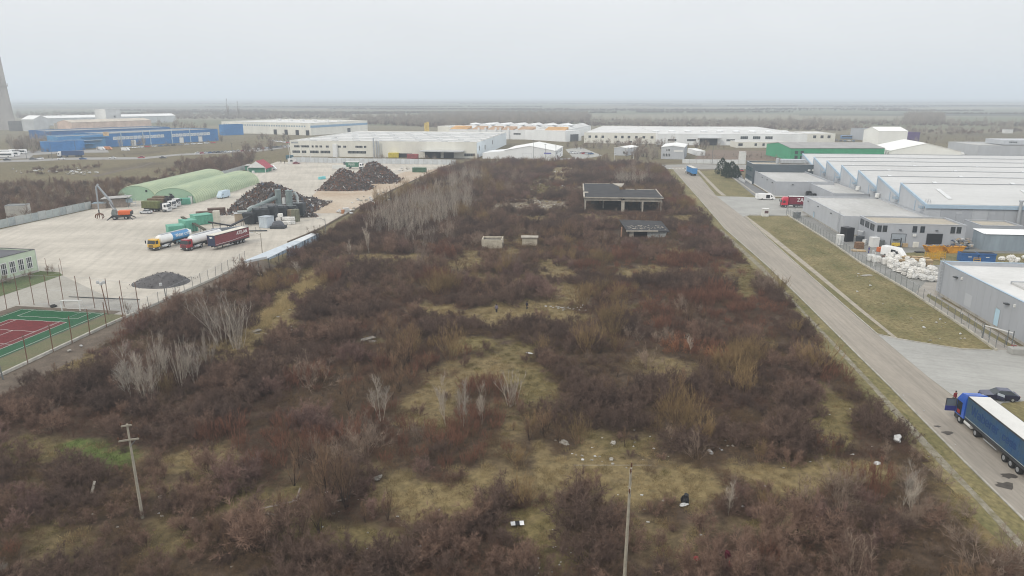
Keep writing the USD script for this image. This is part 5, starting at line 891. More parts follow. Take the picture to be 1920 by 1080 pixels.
# tall grey stand beside the yard and other stems
stand = []; sr = np.random.default_rng(19)
for (poly, n, sc) in (([(690, 425), (745, 395), (800, 370), (860, 352), (885, 372), (880, 402), (820, 425), (760, 445), (700, 440)], 210, 1.0), ([(850, 335), (900, 330), (915, 342), (880, 350), (835, 352)], 46, .95), ([(1150, 349), (1215, 349), (1225, 344), (1160, 340)], 40, .95), ([(740, 460), (830, 430), (860, 440), (790, 470)], 24, .55)):
    P = np.array(Pw(poly)); lo, hi = P.min(0), P.max(0); c = sr.uniform(lo, hi, (4000, 2)); c = c[inside(P, c[:, 0], c[:, 1])][:n]
    for x, y in c: s = sc * sr.uniform(.62, 1.0); stand.append(('whip_tree', x, y, .05, s, s * sr.uniform(.85, 1.1), sr.uniform(0, 6.28)))
stand.sort(key=lambda r: r[2])
for r in stand[:110]: plant(*r[:7], 'slender grey whip-like bare tree of the tall stand beside the scrapyard' if PX(r[1], r[2])[0] < 890 else 'slender grey bare tree in the thin stand behind the ruin', 'tree', 'slender grey trees of the tall stand' if PX(r[1], r[2])[0] < 890 else 'slender grey trees behind the ruin')
scatter('grey_stand', 'far part of the tall stand of grey bare stems', stand[110:])
# evergreens by the crossing
m_ever = mat('evergreen', (.030, .055, .030), .9, var=.4, scale=1.2, rnd=.2, spec=.1)
def evergreen(name, label, p, h, r, seed):
    t = T(name, label, 'evergreen tree', p); g = np.random.default_rng(seed); q = B(); q.cyl((0, 0, 0), (0, 0, h * .9), .18, 6, .04); q.put(t, 'trunk', MT['dark']); n = 1500
    z = h * (.04 + .96 * g.random(n) ** 1.15); a = g.uniform(0, 6.283, n); lob = 1 + .25 * np.sin(a * 3 + z * 1.7 + seed); R_ = r * lob * np.minimum(1, 1.35 * (1 - z / h) ** .6) * np.sqrt(g.uniform(.35, 1, n)); c = np.c_[np.cos(a) * R_, np.sin(a) * R_, z]
    d = unit(np.c_[np.cos(a), np.sin(a), g.uniform(-.3, .9, n)] + g.normal(0, .4, (n, 3))); q = B(); q.add(*spikes(c, c + d * g.uniform(.35, .8, n)[:, None], g.uniform(.2, .42, n), g)); q.put(t, 'crown', m_ever)
for i, (u, v, vt, r, lb) in enumerate(((1353, 327, 297, 2.9, 'dark evergreen, leftmost and tallest of the four by the office parking'), (1362, 331, 305, 2.2, 'dark evergreen second from left by the office parking'), (1371, 334, 303, 2.6, 'broad dark evergreen third from left by the office parking'), (1379, 333, 311, 2.2, 'dark evergreen nearest the slate office'))): evergreen('evergreen_tree', lb, W(u, v), float(HT(u, v, vt)), r, 40 + i)
# --- far green: scattered scrub, hedges and woods, each belt one mass
def belt(name, label, polys, kinds_, seed):
    g = np.random.default_rng(seed); out = []
    for (poly, n, s0, s1) in polys:
        P = np.array([W(u, max(v, 184.5)) for u, v in poly]); lo, hi = P.min(0), P.max(0); c = g.uniform(lo, hi, (n * 14, 2)); c = c[inside(P, c[:, 0], c[:, 1])][:n]
        for x, y in c:
            s = g.uniform(s0, s1); out.append((kinds_[g.integers(len(kinds_))], x, y, 0., s, s * g.uniform(.8, 1.1), g.uniform(0, 6.28)))
    return scatter(name, label, out)
belt('field_scrub', 'bushes and rough scrub on the waste ground left of the yard', [([(-40, 425), (-40, 350), (150, 345), (235, 345), (230, 378), (175, 388), (0, 424)], 420, .7, 1.6), ([(330, 308), (480, 288), (466, 316), (420, 326), (340, 330)], 260, .8, 1.7), ([(40, 320), (190, 308), (190, 318), (60, 330)], 60, .5, .9), ([(120, 350), (330, 330), (330, 338), (240, 352)], 60, .6, 1.2), ([(290, 325), (330, 318), (330, 330), (300, 335)], 12, .8, 1.2)], ('thorn_shrub', 'dusky_shrub', 'grey_shrub', 'brown_sapling'), 5)
belt('yard_edge_scrub', 'leafless shrubs crowding along the school lawn and the court kerb', [([(-30, 545), (-30, 520), (60, 515), (112, 505), (112, 512), (70, 520)], 16, .45, .75), ([(280, 592), (400, 535), (480, 500), (480, 510), (395, 548), (285, 604)], 16, .3, .6)], ('grey_shrub', 'brown_sapling'), 6)
belt('factory_trees', 'bare trees scattered between the far factories', [([(20, 290), (90, 286), (120, 272), (20, 270)], 70, .9, 1.7), ([(150, 275), (420, 258), (425, 266), (160, 284)], 26, .8, 1.3), ([(410, 290), (540, 270), (540, 278), (460, 292)], 30, .8, 1.4), ([(480, 262), (545, 268), (540, 262), (480, 258)], 16, .8, 1.2), ([(250, 248), (330, 236), (400, 244), (330, 252)], 40, 1.0, 1.8), ([(1060, 275), (1100, 272), (1260, 274), (1240, 280), (1080, 280)], 70, .6, 1.1), ([(1180, 275), (1215, 275), (1210, 279), (1180, 279)], 5, 1.3, 1.7), ([(1170, 300), (1235, 305), (1235, 296), (1180, 290)], 26, .7, 1.3), ([(1300, 276), (1360, 276), (1360, 280), (1300, 280)], 14, .8, 1.2), ([(1310, 290), (1480, 292), (1480, 300), (1320, 299)], 60, .25, .5), ([(1230, 275), (1290, 276), (1290, 279), (1230, 279)], 5, 1.2, 1.6), ([(700, 300), (850, 302), (840, 306), (700, 304)], 12, .5, .8), ([(1670, 290), (1690, 293), (1685, 296), (1668, 295)], 3, 1.2, 1.4), ([(1660, 262), (1920, 262), (1920, 272), (1720, 278)], 40, .5, 1.1)], ('round_tree', 'fan_tree', 'grey_shrub', 'brown_sapling'), 7)
belt('far_woods', 'belts of bare woodland and hedges across the far plain', [([(655, 232), (830, 240), (1100, 232), (1110, 218), (900, 215), (660, 224)], 4200, .9, 2.0), ([(1100, 236), (1600, 247), (1640, 242), (1560, 232), (1100, 231)], 1300, .8, 1.6), ([(1100, 226), (1700, 236), (1920, 238), (1920, 231), (1500, 228), (1100, 225)], 900, .8, 1.5), ([(30, 222), (420, 224), (660, 222), (660, 215), (30, 217)], 1500, .9, 1.8), ([(1690, 233), (1770, 233), (1768, 219), (1700, 220)], 700, 1.2, 2.2), ([(1640, 256), (1920, 250), (1920, 243), (1700, 246)], 160, .9, 1.5)], ('fan_tree', 'dusky_shrub', 'thorn_shrub', 'grey_shrub'), 8)
hd = []
for k, v in enumerate((190.5, 193, 195.5, 198.5, 201.5, 205, 208, 211.5, 214)):
    g = np.random.default_rng(90 + k)
    for j in range(4):
        u0 = g.uniform(-60, 1800); u1 = u0 + g.uniform(120, 520); dv = g.normal(0, .5); hd.append(([(u0, v + dv), (u1, v + dv + g.normal(0, .4)), (u1, v + dv - .25 - .01 * (v - 190)), (u0, v + dv - .25 - .01 * (v - 190))], int(70 + 110 * (u1 - u0) / 400) * 2, 1.1, 2.0))
belt('far_hedges', 'long thin hedgerows fading into the hazy plain', hd, ('dusky_shrub', 'thorn_shrub'), 9)
for (u, v, vt, lb) in ((427, 222, 184, 'tall dark poplar, left of two on the plain'), (447, 222, 189, 'tall dark poplar, right of two on the plain')):
    p = W(u, v); h = float(HT(u, v, vt)); plant('round_tree', p[0], p[1], 0, h / 7.6 * .30, h / 7.6, 0, lb, 'tree', None, 0)
# ------------------------------------------------------------------ vehicles (local frame: x forward, y left, z up, origin mid-length on the ground)
PAINT = {}
def paint(n, c, rough=.35): 
    if n not in PAINT: PAINT[n] = mat('paint_' + n, c, rough, var=.08, scale=.5, spec=.5, coat=.3)
    return PAINT[n]
m_headl = mat('lamp_glass', (.6, .6, .58), .15, var=.05, spec=.6); m_tail = mat('tail_lamp', (.25, .01, .01), .3, var=.1); m_chassis = mat('chassis_grey', (.05, .05, .052), .7, var=.3); m_rim = mat('wheel_rim', (.32, .33, .34), .4, var=.15, metal=.4)
def wheel(t, x, y, r, w, name='wheel'):
    q = B(); s = 1 if y > 0 else -1; q.tube([(x, y - s * w, r), (x, y - s * .03, r), (x, y, r)], [r, r, r * .93], 14); p = q.put(t, name, m_rubber, smooth=50)
    q = B(); q.tube([(x, y - s * .02, r), (x, y + s * .02, r)], [r * .58, r * .5], 10); q.put(p, 'rim', m_rim)
def car(name, label, loc, rz, col, cat='car', group=None, L_=4.4, wd=1.76, ht=1.45, hatch=False, detail=True):
    t = T(name, label, cat, loc, rz, group); h, hw = L_ / 2, wd / 2; pm = paint(*col); q = B()
    q.hull([(x, s * y, z) for s in (-1, 1) for x, y, z in ((h, hw * .72, .38), (h - .08, hw * .8, .68), (h - .25, hw, .45), (h - .3, hw * .95, .78), (.3 * h, hw, .92), (-h * .55, hw, .95), (-h + .1, hw * .9, .90), (-h, hw * .8, .5), (-h + .25, hw, .35), (h - .3, hw, .28), (-h + .3, hw, .28))]); q.put(t, 'body', pm, smooth=35)
    rb = -h * (.86 if hatch else .62); q = B()
    q.hull([(x, s * y, z) for s in (-1, 1) for x, y, z in ((h * .42, hw * .9, .88), (h * .08, hw * .72, ht - .05), (rb * .62, hw * .70, ht - .05), (rb, hw * .88, .92))]); q.put(t, 'windows', m_glass, smooth=30)
    q = B(); q.hull([(x, s * y, z) for s in (-1, 1) for x, y, z in ((h * .12, hw * .70, ht - .07), (rb * .66, hw * .68, ht - .07), (h * .02, hw * .6, ht), (rb * .55, hw * .6, ht))]); q.put(t, 'roof', pm, smooth=35)
    for sx in (h * .62, -h * .60):
        for s in (1, -1): wheel(t, sx, s * (hw + .01), .32, .2)
    if detail:
        for s in (1, -1):
            q = B(); q.hull([(x, s * y, z) for x, y, z in ((h - .02, hw * .55, .55), (h - .02, hw * .55, .7), (h - .18, hw * .93, .58), (h - .2, hw * .93, .74), (h + .01, hw * .6, .62))]); q.put(t, 'headlight', m_headl)
            q = B(); q.box(-h - .01, -h + .12, s * hw * .7 - .18, s * hw * .7 + .1, .66, .84); q.put(t, 'tail_light', m_tail)
    return t
def van(name, label, loc, rz, col, L_=5.6, wd=2.0, ht=2.5, cat='van', group=None, bm=None):
    t = T(name, label, cat, loc, rz, group); h, hw = L_ / 2, wd / 2; pm = paint(*col); q = B()
    q.hull([(x, s * y, z) for s in (-1, 1) for x, y, z in ((h, hw * .8, .4), (h - .05, hw * .85, .95), (h - .75, hw * .92, 1.25), (h - 1.6, hw * .86, ht), (-h + .1, hw * .9, ht), (-h, hw, .45), (-h, hw, ht - .25), (h - .4, hw, .35), (h - 1.5, hw, 1.9))]); q.put(t, 'body', pm, smooth=30)
    q = B(); q.hull([(x, s * y, z) for s in (-1, 1) for x, y, z in ((h - .72, hw * .84, 1.30), (h - 1.42, hw * .76, ht - .26), (h - .66, hw * .8, 1.30), (h - 1.38, hw * .72, ht - .26))]); q.put(t, 'windscreen', m_glass)
    for s in (1, -1):
        q = B(); q.hull([(x, s * (hw + d), z) for d in (-.02, .012) for x, z in ((h - 1.0, 1.3), (h - 1.7, 1.3), (h - 1.75, 1.9), (h - 1.5, 1.9))]); q.put(t, 'side_window', m_glass)
        for sx in (h * .66, -h * .56): wheel(t, sx, s * (hw + .01), .36, .24)
        q = B(); q.box(h - .12, h + .02, s * hw * .6 - .15, s * hw * .6 + .15, .7, .95); q.put(t, 'headlight', m_headl)
    return t
def cab(t, x0, col, high=True, wd=2.5, grille=None, bumper=None, dark=False):
    """Lorry cab with its front at x0 (facing +x); returns the rear x."""
    pm = paint(*col); hw = wd / 2; Z = 3.75 if high else 2.95; q = B(); d = 2.25 if high else 1.9
    q.hull([(x, s * y, z) for s in (-1, 1) for x, y, z in ((x0, hw * .9, .95), (x0 - .1, hw, .95), (x0, hw * .88, 1.7), (x0 - .22, hw * .84, Z - .75), (x0 - .8 if high else x0 - .35, hw * .8, Z), (x0 - d, hw * .9, Z), (x0 - d, hw, .95), (x0 - d, hw, Z - .5), (x0 - .3, hw, Z - .9))]); q.put(t, 'cab', pm, smooth=28)
    q = B(); q.hull([(x, s * y, z) for s in (-1, 1) for x, y, z in ((x0 + .015, hw * .84, 1.78), (x0 - .16, hw * .80, 2.72), (x0 - .05, hw * .84, 1.78), (x0 - .3, hw * .80, 2.72))]); q.put(t, 'windscreen', m_glass)
    q = B(); q.hull([(x, s * y, z) for s in (-1, 1) for x, y, z in ((x0 + .04, hw * .9, .35), (x0 + .04, hw * .9, .95), (x0 - .35, hw, .35), (x0 - .35, hw, .95))]); b_ = q.put(t, 'bumper', bumper or m_chassis)
    q = B(); 
    for k in range(4): q.box(x0 - .02, x0 + .035, -hw * .62, hw * .62, 1.05 + k * .15, 1.13 + k * .15)
    q.put(t, 'grille', m_chassis)
    for s in (1, -1):
        q = B(); q.box(x0 - .02, x0 + .06, s * hw * .72 - .2, s * hw * .72 + .2, .62, .82); q.put(b_, 'headlight', m_headl)
        q = B(); q.hull([(x, s * (hw + dd), z) for dd in (-.04, .012) for x, z in ((x0 - .45, 1.75), (x0 - 1.3, 1.75), (x0 - 1.3, 2.6), (x0 - .55, 2.6))]); q.put(t, 'side_window', m_glass)
        q = B(); q.box(x0 + .0, x0 + .22, s * (hw + .22) - .1, s * (hw + .22) + .1, 1.9, 2.7); q.put(t, 'mirror', m_chassis); q = B(); q.box(x0 - 1.2, x0 - .5, s * (hw - .15) - .14, s * (hw - .15) + .14, .35, .9); q.put(t, 'step', m_chassis)
        wheel(t, x0 - 1.45, s * hw, .52, .32)
    return x0 - d
def lettering(parent, text, hgt, m, origin, xdir, zdir, name='lettering', bold=True, depth=.02):
    tm = meshkit.text_mesh(text, hgt, depth, bold); v = np.array(tm.vertices); xd, zd = np.array(xdir, float), np.array(zdir, float); nd = np.cross(xd, zd)
    v = np.array(origin) + v[:, :1] * xd + v[:, 1:2] * zd + v[:, 2:] * nd; q = B(); q.add(v, tm.faces); return q.put(parent, name, m)
def trailer_box(t, x1, x0, m_side, m_top, m_front=None, z0=1.15, z1=4.0, hw=1.25, axles=3, sides='curtain_side'):
    for s in (1, -1):
        q = B()
        for k in range(24):    # a tarpaulin with shallow pleats
            a, b = x0 + (x1 - x0) * k / 24, x0 + (x1 - x0) * (k + 1) / 24; o = .012 * (k % 2); q.hull([(x, s * (hw - i_ * .06 + (o if i_ == 0 else 0)), z) for x in (a, b) for i_ in (0, 1) for z in (z0 + .15, z1 - .12)])
        q.put(t, sides, m_side)
        q = B(); q.box(x0, x1, s * hw - .05, s * hw + .05, z0 - .15, z0 + .13); q.put(t, 'side_rail', m_chassis); q = B(); q.box(x0, x1, s * hw - .05, s * hw + .045, z1 - .11, z1 + .02); q.put(t, 'top_rail', m_chassis)
    q = B(); q.box(x0, x1, -hw + .06, hw - .06, z1 - .05, z1 + .04); q.put(t, 'roof', m_top); q = B(); q.box(x1 - .08, x1, -hw + .05, hw - .05, z0, z1 - .06); q.put(t, 'front_wall', m_front or m_side); q = B(); q.box(x0, x0 + .1, -hw + .05, hw - .05, z0, z1 - .06); q.put(t, 'rear_doors', m_front or m_side)
    q = B(); q.box(x0 + .1, x1 - .1, -hw + .07, hw - .07, z0 - .02, z0 + .1); q.put(t, 'floor', m_chassis)
    q = B()
    for s in (1, -1): q.box(x0 + .2, x1 - .3, s * .45 - .08, s * .45 + .08, .75, z0 - .03)
    q.put(t, 'chassis_beams', m_chassis, kind='stuff')
    for k in range(axles):
        for s in (1, -1): wheel(t, x0 + 2.4 + k * 1.31, s * hw, .5, .36)
    for s in (1, -1):
        q = B(); q.box(x0 + 6.6, x1 - 4.2, s * (hw - .08) - .03, s * (hw - .08) + .03, .55, .68); q.put(t, 'side_guard', m_steel); q = B(); q.box(x1 - 3.0, x1 - 2.85, s * .9 - .08, s * .9 + .08, .06 if sides == 'tarpaulin_side' else .35, z0 - .15); q.put(t, 'landing_leg', m_chassis)
def semi(name, label, loc, rz, ccol, m_side, m_top, cat='lorry', Lt=13.6, m_front=None, tank=None, group=None):
    """Tractor and trailer; the front axle is at the origin."""
    t = T(name, label, cat, loc, rz, group); rear = cab(t, 1.45, ccol, high=tank is None)
    q = B()
    for s in (1, -1): q.box(-5.2, rear + .1, s * .42 - .09, s * .42 + .09, .62, .9)
    q.put(t, 'tractor_frame', m_chassis, kind='stuff')
    for s in (1, -1):
        wheel(t, -3.7, s * 1.24, .5, .6); q = B(); q.tube([(-1.1, s * 1.0, .72), (-2.5, s * 1.0, .72)], .3, 10); q.put(t, 'fuel_tank', m_frame if tank is None else m_steel, smooth=40)
        q = B(); q.box(-4.4, -3.0, s * 1.0 - .25, s * 1.0 + .25, 1.03, 1.08); q.put(t, 'mudguard', m_chassis)
    x1 = rear - .35 if tank is None else rear - .5; x0 = x1 - Lt
    if tank is None: trailer_box(t, x1, x0, m_side, m_top, m_front)
    return t, x1, x0

# the blue lorry with the open door
pF, pR = W(1797, 793), W(1902, 885); hd_ = ang(pR, pF); axd = np.array([math.cos(hd_), math.sin(hd_)]); ayd = np.array([-axd[1], axd[0]])
o_ = pF - ayd * 1.25
m_bt = mat('blue_tarpaulin', (.018, .07, .18), .55, col2=(.045, .085, .115), scale=.35, detail=6, fine=.1)
tr, tx1, tx0 = semi('curtain_side_lorry', 'long blue curtain-sided lorry with white roof and open cab door', o_, hd_, ('lorry_blue', (.025, .10, .44)), m_bt, mat('white_tarpaulin_roof', (.60, .59, .56), .6, var=.06, scale=.5))
m_bl = mat('faded_dark_lettering', (.014, .05, .15), .6, var=.2)
lettering(tr, 'Waberer', 1.05, m_bl, (tx1 - 1.0, 1.262, 2.3), (-1, 0, 0), (0, 0, 1))
lettering(tr, 'cess', .9, m_bl, (tx1 - 7.6, 1.262, 2.3), (-1, 0, 0), (0, 0, 1))
q = B(); q.box(tx0, tx1, 1.268, 1.285, 1.38, 1.43); q.put(tr, 'reflective_stripe', mat('stripe_paint', (.45, .48, .40), .6))
q = B(); q.hull([(x, s * y, z) for s in (-1, 1) for x, y, z in ((.5, .95, 3.72), (-.8, 1.15, 4.02), (-.85, 1.2, 3.72))]); q.put(tr, 'roof_spoiler', paint('lorry_blue', None))
q = B(); q.box(-.35, .25, -.5, .5, 3.752, 3.80); q.put(tr, 'roof_hatch', m_glass)
q = B(); q.hull([(1.0 + .1 * a, 1.28 + 1.25 * a, z) for a in (0, 1) for z in (1.15, 1.8)] + [(1.06 + .1 * a, 1.28 + 1.25 * a, z) for a in (0, 1) for z in (1.15, 1.8)]); dp = q.put(tr, 'open_door', mat('door_deep_blue', (.03, .035, .16), .4)); 
for (a0, a1, z0, z1) in ((0, 1, 2.72, 2.8), (0, .07, 1.8, 2.72), (.93, 1, 1.8, 2.72)):
    q = B(); q.hull([(1.0 + o + .1 * a, 1.28 + 1.25 * a, z) for o in (0, .05) for a in (a0, a1) for z in (z0, z1)]); q.put(dp, 'window_frame', m_chassis)
q = B(); q.hull([(1.02 + o + .1 * a, 1.28 + 1.25 * a, z) for o in (0, .02) for a in (.07, .93) for z in (1.8, 2.72)]); q.put(dp, 'pane', mat('tinted_pane', (.10, .12, .14), .12, var=.2, spec=.6))
q = B(); q.box(-.2, .95, 1.235, 1.262, 1.1, 2.75); q.put(tr, 'door_opening', m_dark); q = B(); q.rbox(.1, .75, .7, 1.3, 1.15, 1.7, .08); q.put(tr, 'driver_seat', mat('red_seat', (.30, .03, .035), .8))
# dark saloon with open door beside it
cpos = W(1871, 748); crz = math.radians(168)
dc = car('dark_saloon', 'dark navy saloon with its near door open beside the blue lorry', cpos, crz, ('navy', (.012, .013, .035), .2), L_=4.5, wd=1.85, hatch=True)
q = B(); q.hull([(x, y, z) for (x, y) in ((.55, .95), (.0, 1.78), (.6, .98), (.05, 1.8)) for z in (.42, .92)]); dd_ = q.put(dc, 'open_door', paint('navy', None)); q = B(); q.hull([(x, y, z) for (x, y) in ((.55, .95), (.02, 1.72), (.58, .98), (.05, 1.74)) for z in (.92, 1.25)]); q.put(dd_, 'pane', mat('bright_pane', (.34, .38, .42), .1, var=.2, spec=.7))
# blue lorry far on the road (seen from behind)
pB_ = W(1296, 329); bd = ang(W(1289, 328), W(1280, 318)); bt, *_ = semi('far_curtain_lorry', 'small blue curtain-sided lorry seen from behind at the crossroads', pB_ + rot((11.5, 0), math.pi / 2 - .1), math.pi / 2 - .02, ('white', (.75, .75, .74)), mat('bright_blue_tarpaulin', (.045, .20, .44), .6, var=.1), mat('dusty_roof', (.55, .53, .48), .8))
# red lorry in the loading court (facing left)
pr_ = W(1471, 388.5); rt, rx1, rx0 = semi('red_lorry', 'bright red lorry reversed into the loading court', pr_, math.radians(173.5), ('lorry_red', (.50, .018, .045)), mat('wine_tarpaulin', (.17, .018, .035), .6, var=.1), m_frame, Lt=13.6)
lettering(rt, 'ZARES', 1.25, m_frame, (rx1 - 2.6, 1.262, 2.3), (-1, 0, 0), (0, 0, 1))
# white vans on the right
wv = van('white_van', 'white van with open side and rear doors in the loading court', W(1437, 374.5), math.radians(-8), ('white', (.75, .75, .74)), L_=6.2)
q = B(); q.box(-.4, 1.0, -1.03, -.98, .7, 2.0); q.put(wv, 'side_opening', m_dark); q = B(); q.hull([(x, y, z) for (x, y) in ((-3.1, 1.0), (-4.0, 1.35), (-3.1, 1.06), (-4.0, 1.41)) for z in (.5, 2.3)]); q.put(wv, 'rear_door', paint('white', None)); q = B(); q.hull([(x, y, z) for (x, y) in ((-3.1, -1.0), (-4.0, -1.3), (-3.1, -1.06), (-4.0, -1.36)) for z in (.5, 2.3)]); q.put(wv, 'rear_door', paint('white', None))
wv2 = van('white_van', 'white van with its doors wide open in the works yard', W(1675, 482.5), math.radians(-62), ('white', (.75, .75, .74)), L_=5.9, ht=2.6)
q = B(); q.box(-.2, 1.0, -1.06, -1.0, .7, 2.1); q.put(wv2, 'side_opening', m_dark)
for s in (1, -1):
    q = B(); q.hull([(x, s * y, z) for (x, y) in ((1.55, 1.0), (1.15, 1.95), (1.61, 1.02), (1.21, 1.97)) for z in (.6, 1.3)]); q.put(wv2, 'open_door', paint('white', None))
    q = B(); q.hull([(x, s * y, z) for (x, y) in ((1.55, 1.0), (1.2, 1.85), (1.59, 1.02), (1.24, 1.87)) for z in (1.3, 1.95)]); q.put(wv2, 'door_window', m_glass)
wt = T('white_cab_lorry', 'white lorry cab parked behind the saw-tooth hall', 'lorry', W(1803, 297), math.radians(-30)); cab(wt, 1.4, ('white', None)); q = B(); q.box(-5, -.8, -.5, .5, .6, 1.0); q.put(wt, 'chassis', m_chassis)
for s in (1, -1): wheel(wt, -3.6, s * 1.24, .5, .6)
bs = T('blue_bus', 'blue and white coach parked behind the white factory', 'coach', W(1588, 260.5), math.radians(2)); q = B(); q.rbox(-6, 6, -1.25, 1.25, .35, 3.4, .2); q.put(bs, 'body', paint('coach_blue', (.10, .22, .42))); q = B(); q.box(-5.6, 5.7, -1.28, 1.28, 1.7, 2.9); q.put(bs, 'windows', m_glass); q = B(); q.rbox(-5.8, 5.8, -1.1, 1.1, 3.38, 3.6, .1); q.put(bs, 'roof', m_frame)
for i, (u, v, c) in enumerate(((1568, 264, ('grey_car', (.2, .2, .21))), (1576, 265, ('navy', None)), (1584, 265.5, ('steel_blue', (.14, .22, .32))), (1592, 265, ('white', None)), (1600, 265.5, ('steel_blue', None)))): car('parked_car', ['grey', 'navy', 'steel blue', 'white', 'pale steel blue'][i] + ' car parked in front of the blue coach, ' + ['leftmost', 'second from left', 'third from left', 'second from right', 'rightmost'][i], W(u, v), 1.4, c, group='cars before the coach', detail=False)
car('red_hatchback', 'small red car parked between the evergreens and the slate office', W(1391, 321.5), 1.2, ('car_red', (.38, .02, .03)), hatch=True, L_=4.0)
# scrapyard: tankers and trailer
def tanker(name, label, front, rz, ccol, band=None, cabh=False):
    t, x1, x0 = semi(name, label, front, rz, ccol, None, None, 'tanker lorry', tank=True, Lt=11.6); m_tk = mat('tank_white', (.70, .70, .68), .35, var=.06, scale=.4, spec=.5)
    xs = np.array([x1 + .05, x1 - .25, x1 - .9, x0 + .5, x0 + .1, x0]); rr = np.array([.5, 1.0, 1.17, 1.17, 1.0, .4]); q = B(); q.tube(np.c_[xs, 0 * xs, np.full(6, 2.45)], rr, 24); q.put(t, 'tank', m_tk, smooth=35)
    if band:
        q = B(); q.tube([(x0 + 1.0, 0, 2.45), (x1 - 4.4, 0, 2.45)], [1.185, 1.185], 24, False); q.put(t, 'blue_band', mat('tank_blue', (.055, .22, .43), .35, var=.06, spec=.5), smooth=35)
        tm = meshkit.text_mesh(band, .8, .02, True); v = np.array(tm.vertices); r_ = 1.19 + v[:, 2]; th = (v[:, 1] - .1) / 1.2; q = B(); q.add(np.c_[x1 - 5.2 - v[:, 0], r_ * np.cos(th), 2.45 + r_ * np.sin(th)], tm.faces); q.put(t, 'lettering', m_frame)
    q = B(); q.box(x0 + 1, x1 - 1, -.35, .35, 3.58, 3.72); q.put(t, 'walkway', m_steel); q = B(); q.box(x0 + .3, x1 - .4, -.5, .5, .85, 1.35); q.put(t, 'subframe', m_chassis)
    for k in range(3):
        for s in (1, -1): wheel(t, x0 + 1.7 + k * 1.35, s * 1.24, .5, .36)
    for s in (1, -1):
        q = B(); q.box(x0 + .6, x0 + 6.2, s * 1.2 - .04, s * 1.2 + .04, .75, 1.3); q.put(t, 'side_skirt', m_steel if not band else mat('skirt_teal', (.10, .20, .24), .5)); q = B(); q.box(x1 - 3, x1 - 1.2, s * 1.0 - .2, s * 1.0 + .2, .55, 1.1); q.put(t, 'hose_box', m_frame)
    return t
tanker('yellow_cab_tanker', 'tanker lorry with yellow cab and blue-banded white tank', W(292, 468.5), math.radians(253), ('cab_yellow', (.62, .36, .02)), 'Water unit')
tanker('red_cab_tanker', 'tanker lorry with dark red cab and plain white tank', W(353, 469), math.radians(253), ('cab_red', (.24, .022, .03)))
tw_ = T('red_trailer', 'unhitched dark red curtain-sided trailer with pale roof', 'trailer', W(402, 468.5), math.radians(252)); m_rt = mat('dark_red_tarpaulin', (.17, .045, .05), .65, var=.12, scale=.5)
trailer_box(tw_, .8, -12.8, m_rt, mat('cream_roof', (.60, .57, .49), .8, var=.12, scale=.5), mat('bulkhead_navy', (.03, .04, .075), .5, var=.2), sides='tarpaulin_side')
lettering(tw_, 'ATILAN', .85, m_frame, (-7.6, 1.268, 2.75), (-1, 0, 0), (0, 0, 1)); q = B(); q.hull([(.81, y, z) for y, z in ((.55, 3.3), (-.3, 3.0), (-.55, 3.5), (.2, 3.6))] + [(.83, y, z) for y, z in ((.55, 3.3), (-.3, 3.0), (-.55, 3.5), (.2, 3.6))]); q.put(tw_, 'pale_emblem', m_frame); q = B(); q.tube([(x, 1.275, 1.55 + .5 * max(0, (-4 - x) / 9) ** 1.5) for x in np.linspace(.6, -12.6, 18)], .05, 4); q.put(tw_, 'white_stripe', m_frame)
# tipper trucks by the arched halls
for i, (u, v, lb) in enumerate(((312, 397, 'nearest white-cab tipper with olive body and dark frame, by the arched halls'), (322, 391.5, 'middle white-cab tipper with rust-brown body, by the arched halls'), (330, 387, 'farthest white-cab tipper with loader crane, by the arched halls'))):
    t = T('tipper_truck', lb, 'tipper truck', W(u, v), math.radians(-10), 'tipper trucks by the arched halls'); cab(t, 1.4, ('white', None), high=False, bumper=m_lgrey); mb = mat('olive_body', (.15, .17, .06), .8, col2=(.10, .10, .045), scale=.8) if i == 0 else mat('rusty_body', (.14, .10, .06), .85, var=.3, scale=.8)
    q = B(); q.box(-1.2, -.7, -1.2, 1.2, 1.1, 3.1); q.put(t, 'hook_frame', m_chassis); q = B(); q.hull([(x, y, z) for x, z in ((-2.2, 1.25), (-2.2, 3.6), (-8.4, 3.6), (-8.6, 1.25)) for y in (-1.25, 1.25)]); q.put(t, 'tipper_body', mb)
    for k in range(7):
        for s in (1, -1):
            q = B(); q.box(-2.5 - k * .92, -2.4 - k * .92, s * 1.26 - .05, s * 1.26 + .05, 1.25, 3.6); q.put(t, 'rib', mb)
    q = B(); q.box(-8.3, -1, -.5, .5, .7, 1.2); q.put(t, 'chassis', m_chassis)
    if i > 0:
        q = B(); q.tube([(-1.3, 0, 3.0), (-1.2, .2, 4.4), (-2.6, .4, 4.5), (-.6, .5, 3.6)], .18, 6); q.blob((-1.4, 0, 3.6), (.9, .9, .6), 1, .4, i); q.put(t, 'loader_crane', m_black)
    for s in (1, -1):
        for x in (-3.6, -4.95, -6.3): wheel(t, x, s * 1.22, .5, .45)
car('silver_saloon', 'silver saloon parked beside the nearest tipper truck', W(274, 400.5), math.radians(172), ('silver', (.50, .52, .54)))
van('pale_blue_van', 'pale blue box van beside the nearer arched hall', W(419, 371), math.radians(-105), ('pale_blue', (.42, .52, .60)), L_=6.0, wd=2.2, ht=2.9)
van('white_van', 'white delivery van beside the red-roofed gate house', W(507, 318.5), math.radians(2), ('white', None), L_=6.5, ht=2.6)
car('dark_red_car', 'dark red car parked at the guard box', W(556, 307.5), math.radians(5), ('wine', (.22, .02, .04)), L_=4.3)
